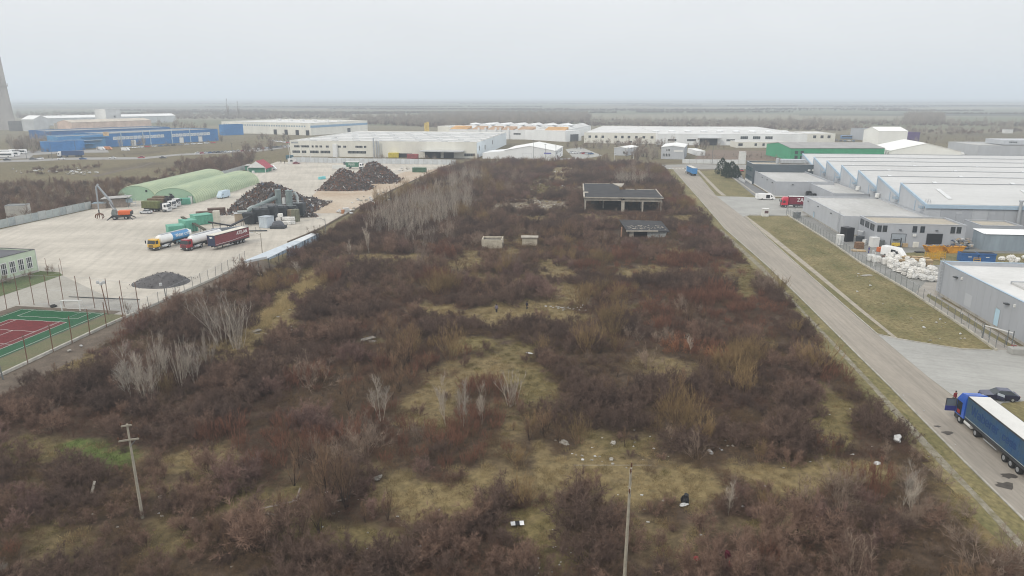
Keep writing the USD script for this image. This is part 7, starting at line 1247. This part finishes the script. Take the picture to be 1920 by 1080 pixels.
q = B(); q.tube([(1.0, -.3, 2.2), (2.6, -.3, 6.0), (5.8, -.3, 11.2)], [.42, .4, .3], 8); q.put(ex, 'boom', m_boom); q = B(); q.tube([(1.8, -.3, 2.6), (3.0, -.3, 5.6)], .16, 6); q.put(ex, 'boom_ram', m_steel); q = B(); q.tube([(5.5, -.3, 11.6), (6.2, -.3, 10.6), (6.4, -.3, 3.3)], [.25, .3, .18], 8); q.put(ex, 'stick', m_boom); q = B(); q.cyl((6.4, -.3, 3.3), (6.4, -.3, 2.1), .2, 6); q.put(ex, 'grab_rotator', m_chassis)
for k in range(5):
    a = k * 1.2566; c_, s_ = math.cos(a), math.sin(a); q = B(); q.tube([(6.4 + .2 * c_, -.3 + .2 * s_, 2.2), (6.4 + 1.1 * c_, -.3 + 1.1 * s_, 1.7), (6.4 + 1.3 * c_, -.3 + 1.3 * s_, .9), (6.4 + .9 * c_, -.3 + .9 * s_, .3)], [.16, .2, .16, .05], 6); q.put(ex, 'grab_claw', sm[1])
# yard odds and ends
boxthing('green_dumpster', 'dark green dumpster at the far right corner of the yard', 'dumpster', 773, 323, 797, 323.5, 3, 2.4, mat('dumpster_green', (.055, .12, .07), .7, var=.3), rib=6); boxthing('low_white_barrier', 'low white barrier left of the green box lorry', 'barrier', 623, 317, 648, 317.5, 1.2, 2.0, mat('barrier_white', (.56, .57, .55), .8, var=.1)); boxthing('grey_box', 'dark grey box by the low white barrier', 'box', 644, 309, 649, 309, 1.5, 1.6, m_slate)
boxthing('turquoise_sheet', 'turquoise sheet left of the nearer brown scrap heap', 'sheet', 601, 337, 611, 335.5, 1.4, 1.3, mat('turquoise', (.16, .48, .50), .6, var=.1)); t = T('steel_rack', 'pale steel rack in front of the farther arched hall', 'rack', W(236, 388), .1)
for x in (0, 1.8, 3.6): q = B(); q.tube([(x, 0, 0), (x, 0, 3.0)], .07, 5); q.put(t, 'upright', m_steel)
q = B(); q.box(-.2, 3.8, -.1, .1, 1.5, 1.7); q.put(t, 'shelf', m_steel); q = B(); q.rbox(.2, 2.4, -.5, .6, 1.72, 3.0, .05); q.put(t, 'tank', L['blue_grey_roof'])
g_ = np.random.default_rng(77)
def litter(name, label, centres, mats, seed):
    g = np.random.default_rng(seed); bs_ = [B() for _ in mats]
    for (u, v, du, dv, n, s0, s1) in centres:
        for _ in range(n):
            p = W(u + g.normal(0, du), v + g.normal(0, dv)); s = g.uniform(s0, s1); b = bs_[g.integers(len(mats))]; b.blob((p[0], p[1], float(gz(p[0], p[1])) + s * .25), (s, s * g.uniform(.5, 1), s * g.uniform(.3, .7)), 0, .5, int(g.integers(999)))
    for i_, (b, m) in enumerate(zip(bs_, mats)):
        if b.v: top(b, name, m, label=label[i_] if isinstance(label, list) else label, kind='stuff')
m_lit = mat('litter_white', (.50, .50, .49), .6, var=.2); m_rub = mat('rubble_stone', (.34, .32, .28), .9, var=.3)
litter('yard_rubble', ['white and silver rubbish strewn at the right edge of the yard', 'broken stones strewn at the right edge of the yard'], [(700, 377, 14, 4, 26, .3, .9), (650, 398, 8, 3, 16, .3, .9), (600, 378, 9, 1.5, 22, .3, .8), (712, 368, 8, 3, 12, .3, .8), (767, 318, 10, 2, 20, .3, .9)], [m_lit, m_rub], 3)
boxthing('white_sack_pile', 'white sacks beside an orange box at the yard kerb', 'sacks', 645, 400, 656, 399, 1.6, 1.7, m_bag); boxthing('orange_crate', 'orange-brown crate left of the white sacks', 'crate', 640, 401, 645, 401, 1.2, 1.3, mat('crate_orange', (.36, .17, .08), .8))
litter('scrub_litter', ['scraps of white rubbish in the scrub', 'pale stones and rubble in the scrub'], [(1130, 860, 60, 22, 18, .07, .2), (1350, 838, 24, 6, 10, .1, .22), (1030, 1055, 30, 20, 22, .05, .12), (1180, 830, 50, 10, 6, .08, .18), (1560, 890, 70, 30, 6, .08, .18), (1640, 870, 60, 40, 8, .07, .15), (1230, 980, 80, 40, 12, .08, .2), (700, 1010, 180, 40, 14, .06, .16), (1040, 345, 30, 14, 60, .15, .4), (1010, 388, 24, 7, 36, .15, .4), (1060, 322, 20, 4, 46, .2, .5), (990, 352, 30, 6, 26, .15, .4), (1060, 577, 24, 3, 26, .15, .3), (520, 600, 40, 40, 14, .15, .35), (290, 970, 60, 14, 6, .1, .2), (640, 935, 30, 20, 5, .1, .2), (475, 530, 16, 8, 9, .3, .5)], [m_lit, m_rub], 4)
litter('verge_litter', ['bits of white rubbish on the right verge', 'stones on the right verge'], [(1770, 600, 30, 20, 12, .12, .3), (1640, 520, 30, 20, 6, .1, .3), (1700, 620, 60, 20, 6, .08, .2), (1740, 830, 40, 40, 12, .06, .14), (90, 320, 40, 3, 20, .4, 1.0), (150, 324, 14, 2, 24, .4, 1.1)], [m_lit, m_rub], 6)
# ------------------------------------------------------------------ works yard on the right
m_wood = mat('pallet_wood', (.42, .31, .18), .85, var=.25, scale=1.5); m_ycage = mat('cage_yellow', (.52, .30, .03), .5, var=.15); m_orsk = mat('skip_orange', (.55, .25, .02), .55, var=.2, scale=.8); m_bsk = mat('skip_blue', (.035, .11, .28), .5, var=.15, scale=.8)
g = np.random.default_rng(12)
def bags(n, poly, lab, group, seed, stack=.5):
    k = 0; pts_ = poisson(Pw(poly), .8, seed, 4000)[:n]; first = None
    for (x, y) in pts_:
        for z in ((0, 1.0) if g.random() < stack else (0,)):
            s = g.uniform(.85, 1.2)
            if first is None or k < 4:
                t = T('bulk_bag', lab, 'bulk bag', (x, y, z * .9), g.uniform(0, 3), group); q = B(); m_ = trimesh.creation.icosphere(2); v = np.array(m_.vertices); v = np.sign(v) * np.abs(v) ** .75; v *= (1 + .55 * (meshkit.noise(v * 2.6 + 5, seed + k) - .5) + .25 * (meshkit.noise(v * 6 + 5, seed + k) - .5))[:, None]; q.add(v * (.58, .58, .55) + (0, 0, .55), m_.faces); q.put(t, 'sack', m_bag, smooth=False)
                q = B(); q.tube([(-.3, -.3, 1.02), (-.1, -.1, 1.28), (.1, .1, 1.05)], .05, 4); q.put(t, 'loop', m_bag); first = first or []; first.append(t)
            else: copy_of(first[k % 4], lab, (x, y, z * .9), g.uniform(0, 3), group, (s, s, s * g.uniform(.8, 1.05)))
            k += 1
bags(64, [(1660, 494), (1672, 486), (1706, 496), (1752, 506), (1755, 528), (1735, 530), (1700, 520), (1672, 508)], 'white bulk bag of the heap between the wire fence and the storage hall', 'white bulk bags in the near heap', 31)
bags(22, [(1866, 492), (1930, 494), (1980, 497), (1980, 485), (1926, 484), (1866, 484)], 'white bulk bag of the row along the corrugated shed', 'white bulk bags along the shed', 37, .2)
def crate_stack(name, label, u, v, w, d, h, m, rz=RZ, cat='pallet stack', group=None, n=5):
    t = T(name, label, cat, W(u, v), rz, group)
    for k in range(n):
        z = h * k / n; q = B(); q.box(-w / 2, w / 2, -d / 2, d / 2, z + .06, z + h / n - .03); q.put(t, 'pallet', m); q = B(); q.box(-w / 2 + .05, w / 2 - .05, -d / 2 + .02, d / 2 - .02, z - .03 + .03 * (k == 0), z + .06); q.put(t, 'bearer', m_dframe)
PS = [(1691, 489, 'leftmost back'), (1702, 488, 'second back'), (1713, 488.5, 'third back'), (1725, 489, 'fourth back'), (1736, 491, 'rightmost back'), (1688, 495, 'leftmost front'), (1700, 494.5, 'second front'), (1714, 496, 'third front'), (1727, 497, 'fourth front'), (1740, 499, 'rightmost front')]
for (u, v, lb) in PS: crate_stack('pallet_stack', f'stack of tan wooden pallets, {lb} of the two rows behind the bulk bags', u, v, 1.5, 1.2, 1.1 + .5 * ('front' in lb) * (u > 1710), m_wood, group='pallet stacks behind the bulk bags')
for i, (u, v) in enumerate(((1741, 487), (1753, 487.5), (1764, 484), (1829, 492))):
    t = T('yellow_cage', ['yellow pallet cage, left of three before the orange skips', 'yellow pallet cage in the middle before the orange skips', 'yellow pallet cage, right and rear before the orange skips', 'yellow pallet cage leaning before the blue skips'][i], 'pallet cage', W(u, v), RZ, 'yellow pallet cages')
    for x in (-.75, .75):
        for y in (-.55, .55): q = B(); q.box(x - .06, x + .06, y - .06, y + .06, 0, 1.9 if i < 3 else 1.3); q.put(t, 'upright', m_ycage)
    for z in (.35, .75, 1.15, 1.55): 
        if i == 3 and z > 1.2: continue
        for y0_ in (-.62, .56): q = B(); q.box(-.8, .8, y0_, y0_ + .06, z, z + .14); q.put(t, 'rail', m_ycage)
    q = B(); q.box(-.7, .7, -.5, .5, .1, .25); q.put(t, 'deck', m_wood)
for i, (uL, vL, uR, vR) in enumerate(((1738, 474, 1772, 473.5), (1774, 475.5, 1808, 474.5))):
    a, b = W(uL, vL), W(uR, vR); w = float(np.linalg.norm(b - a)); t = T('orange_skip', ['orange skip, left of two in the works yard', 'orange skip heaped with scrap, right of two in the works yard'][i], 'skip', a, ang(a, b), 'orange skips'); q = B()
    q.hull([(x, y, z) for x, z in ((-.3, 1.7), (w + .3, 1.7), (w - .9, 0), (.9, 0)) for y in (0, 1.9)]); q.put(t, 'tub', m_orsk); q = B(); q.box(-.4, w + .4, -.08, .02, 1.55, 1.72); q.put(t, 'rim', m_orsk); q = B()
    for k in range(30): q.blob((g.uniform(.2, w - .2), g.uniform(.2, 1.7), 1.75), (g.uniform(.1, .4), .2, .15), 0, .4, k)
    q.put(t, 'load', sm[2 + i], kind='stuff')
    for x in (.8, w - .9): q = B(); q.box(x, x + .12, -.1, .0, .3, 1.5); q.put(t, 'lug', m_orsk)
for i, (uL, vL, uR, vR) in enumerate(((1801, 491, 1833, 492), (1834, 492, 1866, 493))):
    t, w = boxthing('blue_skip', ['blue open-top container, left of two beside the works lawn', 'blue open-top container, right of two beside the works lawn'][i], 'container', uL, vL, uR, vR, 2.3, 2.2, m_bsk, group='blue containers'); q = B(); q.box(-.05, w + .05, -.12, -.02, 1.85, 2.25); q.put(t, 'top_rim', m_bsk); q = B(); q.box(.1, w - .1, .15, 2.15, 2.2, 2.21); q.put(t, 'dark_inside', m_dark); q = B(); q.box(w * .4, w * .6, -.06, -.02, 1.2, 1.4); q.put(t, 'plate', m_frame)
t = T('scrap_bundle', 'bundle of pale scrap and foil stacked at the workshop corner', 'scrap', W(1806, 468), 0.0)
for mi, m in enumerate((sm[4], sm[2], m_wood, sm[5])):
    q = B()
    for k in range(22): s = g.uniform(.15, .5); q.blob((g.uniform(-2.6, 2.6), g.uniform(0, 2.2), g.uniform(.2, 2.6)), (s * 1.6, s, s * .7), 0, .6, k + mi * 40)
    q.put(t, 'scrap_pieces', m, kind='stuff')
boxthing('black_crate_stack', 'tall black crate stack against the packing hall', 'crate stack', 1586, 454, 1600, 453, 2.6, 3.9, m_black, rib=4); boxthing('machine_cart', 'grey machine on a cart beside the black crates', 'machine', 1603, 457, 1614, 459, 1.4, 2.2, m_mach); boxthing('grey_canopy_cart', 'small tilted grey canopy over the machine cart', 'canopy', 1604, 451, 1616, 452.5, 1.2, .3, m_lgrey, z0=2.5); boxthing('white_drum_box', 'white box on wheels at the workshop side wall', 'box', 1615, 458.5, 1622, 459.5, 1.0, 1.4, m_frame)
boxthing('white_tank_stack', 'stack of white liquid containers at the workshop corner', 'tank', 1635, 464.5, 1648, 464, 1.6, 2.7, m_frame, rib=0); boxthing('black_frame_rack', 'dark frame rack right of the white liquid containers', 'rack', 1650, 464, 1658, 463.5, 1.2, 1.9, m_gpost, rib=4)
boxthing('red_cabinet', 'bright red upright cabinet at the workshop wall', 'cabinet', 1704, 463, 1711, 463, .9, 2.2, mat('cabinet_red', (.48, .03, .05), .5)); boxthing('white_bale_box', 'pale bale right of the red cabinet', 'bale', 1713, 464.5, 1725, 464, 1.4, 1.5, m_cream); boxthing('orange_pallet_box', 'orange box on the paving left of the open van', 'box', 1648, 473, 1655, 472.5, 1.0, 1.2, mat('box_orange', (.5, .13, .04), .6))
boxthing('brown_crate_heap', 'brown crates piled near the person in blue', 'crates', 1606, 467, 1620, 467, 1.6, 1.7, mat('crate_brown', (.20, .12, .07), .8, var=.4, scale=2), rib=3); boxthing('timber_deck', 'pale timber deck on the paving in front of the brown crates', 'timber', 1598, 472, 1624, 473, 1.4, .4, m_wood)
boxthing('tan_carton', 'tan carton between forklift and red cabinet', 'carton', 1692, 464, 1702, 464, 1.1, 1.1, m_wood); boxthing('metal_scrap_box', 'rusty open box in front of the open van', 'box', 1656, 487.5, 1670, 488, 1.6, .9, m_rustc); boxthing('black_bin', 'black bin right of the white tub', 'bin', 1648, 490, 1654, 490, 1.0, 1.1, m_black); boxthing('dark_tarp', 'dark tarpaulin flat on the works lawn', 'tarpaulin', 1718, 474.5, 1733, 474.5, 1.0, .3, m_black)
t = T('forklift', 'yellow forklift at the shut roller gate', 'forklift', W(1680, 463.5), -.3); q = B(); q.rbox(-1.2, .8, -.6, .6, .3, 1.2, .1); q.put(t, 'body', mat('yellow_lift', (.55, .38, .05), .5)); 
for x in (.9, ): q = B(); q.box(x, x + .15, -.5, -.38, .1, 2.6); q.box(x, x + .15, .38, .5, .1, 2.6); q.put(t, 'mast', m_dframe)
q = B(); q.box(-1.0, .6, -.55, .55, 2.1, 2.2); q.put(t, 'overhead_guard', m_dframe); 
for s in (1, -1):
    for x in (-.8, .55): wheel(t, x, s * .62, .3, .2)
    q = B(); q.tube([(-1.0, s * .5, 1.2), (-1.0, s * .5, 2.1)], .05, 4); q.put(t, 'guard_post', m_dframe)
for (u, v, lb) in ((1633, 489, 'white bulk bag left of the white tub by the fence'), (1643, 492, 'white tub bag right beside the pole by the fence'), (1661, 496, 'white square bulk bag before the heap')):
    t = T('square_bag', lb, 'bulk bag', W(u, v), RZ); q = B(); q.rbox(-.9, .9, -.8, .8, 0, 1.6, .2); q.put(t, 'sack', m_bag); q = B(); q.box(-.5, .5, -.5, .5, 1.6, 1.64); q.put(t, 'top_flap', m_lit)
mast('white lamp post by the fence in front of the white tub', 1638, 499, 473, 'flood', col=m_frame, lamps=1)
t = T('meter_cabinet', 'tall white meter cabinet at the fence end before the packing hall', 'cabinet', W(1568, 459.5), RZ); q = B(); q.rbox(0, 1.8, 0, 1.0, 0, 2.9, .05); q.put(t, 'body', m_frame); q = B(); q.box(.95, 1.7, -.03, 0, .3, 2.6); q.put(t, 'door', m_lgrey)
t = T('transformer_box', 'white transformer box with dark panel beside the far driveway', 'cabinet', W(1429, 406), RZ); q = B(); q.rbox(0, 2.1, 0, 1.8, 0, 2.5, .05); q.put(t, 'body', m_frame); q = B(); q.box(.7, 1.9, -.03, .0, 1.1, 2.0); q.put(t, 'dark_panel', mat('panel_wine', (.12, .07, .075), .5)); q = B(); q.box(-.1, 2.2, -.1, 1.9, 2.503, 2.62); q.put(t, 'lid', m_frame)
boxthing('air_cooler', 'grey cooler unit at the fence left of the packing hall', 'machine', 1493, 410, 1501, 409, 1.4, 2.0, m_gpost); boxthing('low_grey_wall', 'low grey screen by the office parking', 'screen', 1385, 337, 1396, 343, .3, 1.2, m_lgrey); boxthing('gate_block', 'pale concrete block at the path gate by the near driveway', 'block', 1897, 666, 1960, 668, 1.5, 1.0, m_apron)
bo = T('gate_boom', 'white gate beam on dark posts across the hall path', 'gate', W(1841, 634), ang(W(1841, 634), W(1897, 650))); bl = float(np.linalg.norm(W(1841, 634) - W(1897, 650))); q = B(); q.box(0, bl, -.06, .06, 2.2, 2.35); q.put(bo, 'beam', m_frame)
for x in (0.05, bl - .1, bl - .9): q = B(); q.box(x, x + .1, -.08, .08, 0, 2.6); q.put(bo, 'post', m_gpost)
boxthing('red_barrow', 'red wheelbarrow-like frame under the gate beam', 'barrow', 1894, 655, 1905, 657, .9, .6, mat('barrow_red', (.22, .05, .04), .7))
t = T('rubble_stones', 'broken concrete slab lying on the verge below the bulk bags', 'slab', W(1625, 517), .2); q = B(); q.blob((0, 0, .1), (1.5, .6, .18), 1, .5, 3); q.put(t, 'stone', m_rub)
# ------------------------------------------------------------------ things lying in the scrub
t = T('survey_target', 'black and white survey target lying in the near clearing', 'survey target', (*W(970, 988.5), .42), .06); q = B(); q.box(-.62, .62, -.34, .34, 0, .03); q.put(t, 'sheet', mat('target_white', (.80, .80, .79), .6, var=.04)); q = B(); q.box(-.20, .22, -.341, .341, .002, .035); q.put(t, 'black_band', mat('target_black', (.02, .02, .024), .6))
def plank(name, label, u0, v0, u1, v1, w=.22, h=.14, z=.28, m=None, dz=0.0, cat='plank', group=None):
    a, b = W(u0, v0, z), W(u1, v1, z + dz); t = T(name, label, cat, (a[0], a[1], z), 0, group); d = b - a; q = B(); q.tube([(0, 0, 0), (d[0], d[1], dz)], [h, h * .85], 4); q.put(t, 'beam', m or mat('grey_timber', (.27, .235, .20), .9, var=.25, scale=2))
for i, a in enumerate(((447, 955, 482, 975), (482, 978, 506, 998), (484, 955, 560, 938), (498, 962, 520, 966), (510, 978, 526, 984), (548, 938, 562, 935), (610, 945, 650, 935), (478, 982, 500, 1000), (557, 934, 563, 915))):
    plank('fallen_beam', ['fallen grey beam at the left end of the beam heap', 'fallen grey beam at the bottom of the heap, upper of a pair', 'longest fallen grey beam pointing right from the heap', 'short fallen beam in the middle of the heap', 'short fallen beam right below the middle of the heap', 'short light beam end right of the longest one', 'fallen beam lying on the bank right of the heap', 'fallen grey beam at the bottom of the heap, lower of a pair', 'upright pale stump at the right end of the longest beam'][i], *a, dz=.5 if i == 8 else 0.0, h=.11, group='fallen beams in the near scrub')
plank('concrete_post', 'short leaning concrete post in the left scrub', 172, 925, 177, 902, h=.16, m=m_conc, dz=.9, cat='post'); plank('white_pipe', 'white pipe lying in bushes, left of a broken pair', 1515, 966, 1523, 967, h=.06, m=m_lit, z=.9, cat='pipe'); plank('white_pipe', 'white pipe lying in bushes, right of a broken pair', 1528, 968, 1536, 969.5, h=.06, m=m_lit, z=.9, cat='pipe'); plank('pale_bar', 'thin pale bar lying across the near clearing', 1076, 872, 1222, 872, h=.02, m=m_rub, z=.6, cat='bar')
for (nm, lb, ct_, u, v, r_, m, z) in (('white_sack', 'bulging white sack caught in bushes near the road', 'sack', 1682, 822, (.55, .4, .42), m_lit, .8), ('white_sack', 'small white rag in the grass near the road', 'rag', 1645, 869, (.4, .3, .18), m_lit, .3), ('concrete_lump', 'pale concrete lump at the top of the near clearing', 'stone', 1150, 830, (.34, .28, .2), m_rub, .2), ('concrete_lump', 'pale concrete lump in the middle of the near clearing', 'stone', 1146, 861, (.24, .2, .2), m_rub, .2), ('concrete_lump', 'whitish lump right of the near clearing', 'stone', 1332, 847, (.4, .25, .2), m_lit, .2), ('concrete_lump', 'pale mound left of the vase-shaped bush', 'stone', 1058, 830, (.6, .4, .25), m_rub, .1), ('dark_sack', 'dark rag heap with a white tip in the near clearing', 'rag heap', 1284, 937, (.35, .4, .7), m_black, .5), ('white_tip', 'white scrap under the dark rag heap', 'rag', 1282, 946, (.45, .25, .12), m_lit, .3), ('red_cloth', 'red cloth caught in the bottom bushes, left', 'cloth', 1306, 1047, (.28, .2, .18), mat('cloth_red', (.20, .022, .022), .8), 1.3), ('red_cloth', 'dark red cloth hanging in the bottom bushes, upper right', 'cloth', 1364, 1040, (.3, .22, .35), mat('cloth_dark_red', (.11, .01, .022), .8), 1.4), ('red_cloth', 'red cloth hanging in the bottom bushes, lower right', 'cloth', 1368, 1062, (.16, .2, .5), L['cloth_red'], 1.4), ('white_board', 'white board lying in the central clearing', 'board', 993, 662, (.55, .25, .06), m_lit, .4), ('grey_block', 'small grey block in the left scrub', 'stone', 300, 932, (.2, .2, .18), m_rub, .5), ('pale_stone', 'pale stone near the tiny whitish tree', 'stone', 708, 896, (.55, .35, .25), m_rub, .3), ('white_stone', 'white stone by the dirt path below the court', 'stone', 152, 648, (.25, .2, .2), m_lit, .3), ('white_stone', 'white stone on the path beside the dark lamp mast', 'stone', 320, 573, (.3, .25, .22), m_lit, .3), ('white_stone', 'white stone in the path edge left of the leaning trees', 'stone', 130, 657, (.35, .25, .15), m_rub, .3), ('pale_branch_lump', 'pale log end below the leaning trees', 'log', 212, 737, (.9, .3, .22), m_rub, .5), ('old_tyre', 'dark tyre lying behind the court corner', 'tyre', 100, 574, (.7, .6, .28), m_rubber, .15), ('white_box', 'white box on the path at the canopy end', 'box', 468, 500, (.6, .5, .7), m_lit, .4)):
    p = W(u, v, z); t = T(nm, lb, ct_, (p[0], p[1], z), R.uniform(0, 3)); q = B(); q.blob((0, 0, 0), r_, 2, .45, int(u)); q.put(t, 'body', m)
for (lb, u0, v0, u1, v1) in (('big pale concrete slab by the reed bank', 462, 630, 492, 626), ('pale broken slab in mid scrub', 676, 644, 706, 640)):
    p, p1 = W(u0, v0), W(u1, v1); t = T('concrete_slab', lb, 'slab', p, ang(p, p1)); w = float(np.linalg.norm(p1 - p)); q = B(); q.hull([(0, 0, .2), (w, .3, .5), (w - .4, 1.2, .5), (.3, 1.0, .3), (0, 0, .35), (w, .3, .65), (w - .4, 1.2, .65), (.3, 1.0, .45)]); q.put(t, 'slab', mat('mossy_concrete', (.19, .17, .145), .9, var=.35, scale=1.5)); q = B(); q.hull([(w * .5, -.6, 0), (w * 1.05, -.5, .1), (w, .3, .1), (w * .5, .2, .3), (w * .7, -.2, .35)]); q.put(t, 'broken_corner', L['mossy_concrete'])
# ------------------------------------------------------------------ people
def person(label, u, v, rz, top_, legs, z=0.05, pose='stand', sk=1.0):
    import manifold3d as m3
    J = {'pel': (0, 0, .95), 'chest': (0.02, 0, 1.32), 'neck': (.02, 0, 1.5), 'head': (.05, 0, 1.64), 'crown': (.03, 0, 1.72)}
    for s, k in ((1, 'l'), (-1, 'r')):
        st_ = .16 * s if pose == 'walk' else .03 * s
        J |= {f'hip{k}': (0, .09 * s, .92), f'knee{k}': (st_ * .7 + .03, .10 * s, .50), f'ank{k}': (st_ - .02, .10 * s, .08), f'toe{k}': (st_ + .15, .12 * s, .04), f'sho{k}': (.01, .19 * s, 1.42), f'elb{k}': (-.04 - st_ * .5, .25 * s, 1.14), f'wri{k}': (.10 - st_ * .6, .24 * s, .92), f'han{k}': (.14 - st_ * .6, .235 * s, .84)}
        if pose == 'bend': J |= {f'elb{k}': (.22, .24 * s, 1.20), f'wri{k}': (.42, .16 * s, 1.18), f'han{k}': (.50, .15 * s, 1.2)}
    rr = dict(pel=.15, chest=.155, neck=.06, head=.105, crown=.09, hip=.095, knee=.065, ank=.048, toe=.04, sho=.07, elb=.048, wri=.036, han=.042)
    def ball(k): 
        r_ = rr.get(k, rr.get(k[:-1], .05)); return m3.Manifold.sphere(r_, 14).translate(J[k])
    bones = [('pel', 'chest'), ('chest', 'neck'), ('neck', 'head'), ('head', 'crown')] + [(a + s, b + s) for s in 'lr' for a, b in (('hip', 'knee'), ('knee', 'ank'), ('ank', 'toe'), ('sho', 'elb'), ('elb', 'wri'), ('wri', 'han'))] + [('pel', 'hip' + s) for s in 'lr'] + [('chest', 'sho' + s) for s in 'lr']
    bd_ = m3.Manifold.batch_boolean([m3.Manifold.batch_hull([ball(a), ball(b)]) for a, b in bones] + [m3.Manifold.sphere(.022, 8).translate((.155, 0, 1.63))] + [m3.Manifold.sphere(.025, 8).translate((.03, s * .105, 1.64)) for s in (1, -1)], m3.OpType.Add).refine_to_length(.06).to_mesh()
    tm = trimesh.Trimesh(bd_.vert_properties[:, :3], bd_.tri_verts); trimesh.smoothing.filter_taubin(tm, iterations=6)
    p = W(u, v); t = T('person', label, 'person', (p[0], p[1], z), rz); q = B(); q.add(tm.vertices, tm.faces); q.put(t, 'body', mat('skin', (.42, .26, .19), .6, var=.1), smooth=True)
    V, F, N = np.array(tm.vertices), np.array(tm.faces), np.array(tm.vertex_normals); c = V[F].mean(1); ar = np.abs(c[:, 1]) > .17
    for nm, sel, mm, off in (('jacket', (c[:, 2] > .9) & (c[:, 2] < 1.5) & ~((c[:, 2] < .97) & ar), top_, .022), ('trousers', (c[:, 2] > .09) & (c[:, 2] < .97) & ~ar, legs, .018), ('shoes', c[:, 2] < .1, m_black, .016), ('hair', (c[:, 2] > 1.67) | ((c[:, 2] > 1.57) & (c[:, 0] < .02)), m_dark if 'hood' not in label else top_, .014)):
        q = B(); q.add(V + N * off, F[sel]); q.put(t, nm, mm)
    return t
cl_ = lambda n, c: mat('cloth_' + n, c, .9, var=.15, scale=3)
person('person in blue overalls standing in the works yard', 1628.5, 475, 2.6, cl_('blue', (.05, .05, .22)), cl_('blue', (.05, .05, .22)))
# the driver stands on the cab steps behind the open door
dpos = W(1788.5, 757); u_, v_ = PX(dpos[0], dpos[1], 0)
person('person in dark red jacket with pale cap standing beyond the open lorry door', u_, v_, -1.2, cl_('maroon', (.16, .02, .025)), cl_('charcoal', (.03, .03, .035)))
person('person in pale and dark jacket standing in the central clearing', 931, 588, 1.2, cl_('mauve_grey', (.16, .14, .17)), cl_('charcoal', None)); person('person in dark clothes walking at the back of the central clearing', 988, 582, .4, cl_('near_black', (.03, .024, .03)), cl_('charcoal', None), pose='walk')
for (lb, u, v, c) in (('person in dark clothes standing by the far left road', 91, 296, 'near_black'), ('person in dark clothes on the grass before the blue factory', 233, 294, 'near_black'), ('person in dark clothes walking on the far yard, left of two', 527, 306, 'charcoal'), ('person in dark clothes standing by the white pole, right of two', 534, 307.5, 'near_black')): person(lb, u, v, 1.0, cl_(c, None), cl_('charcoal', None), pose='walk')
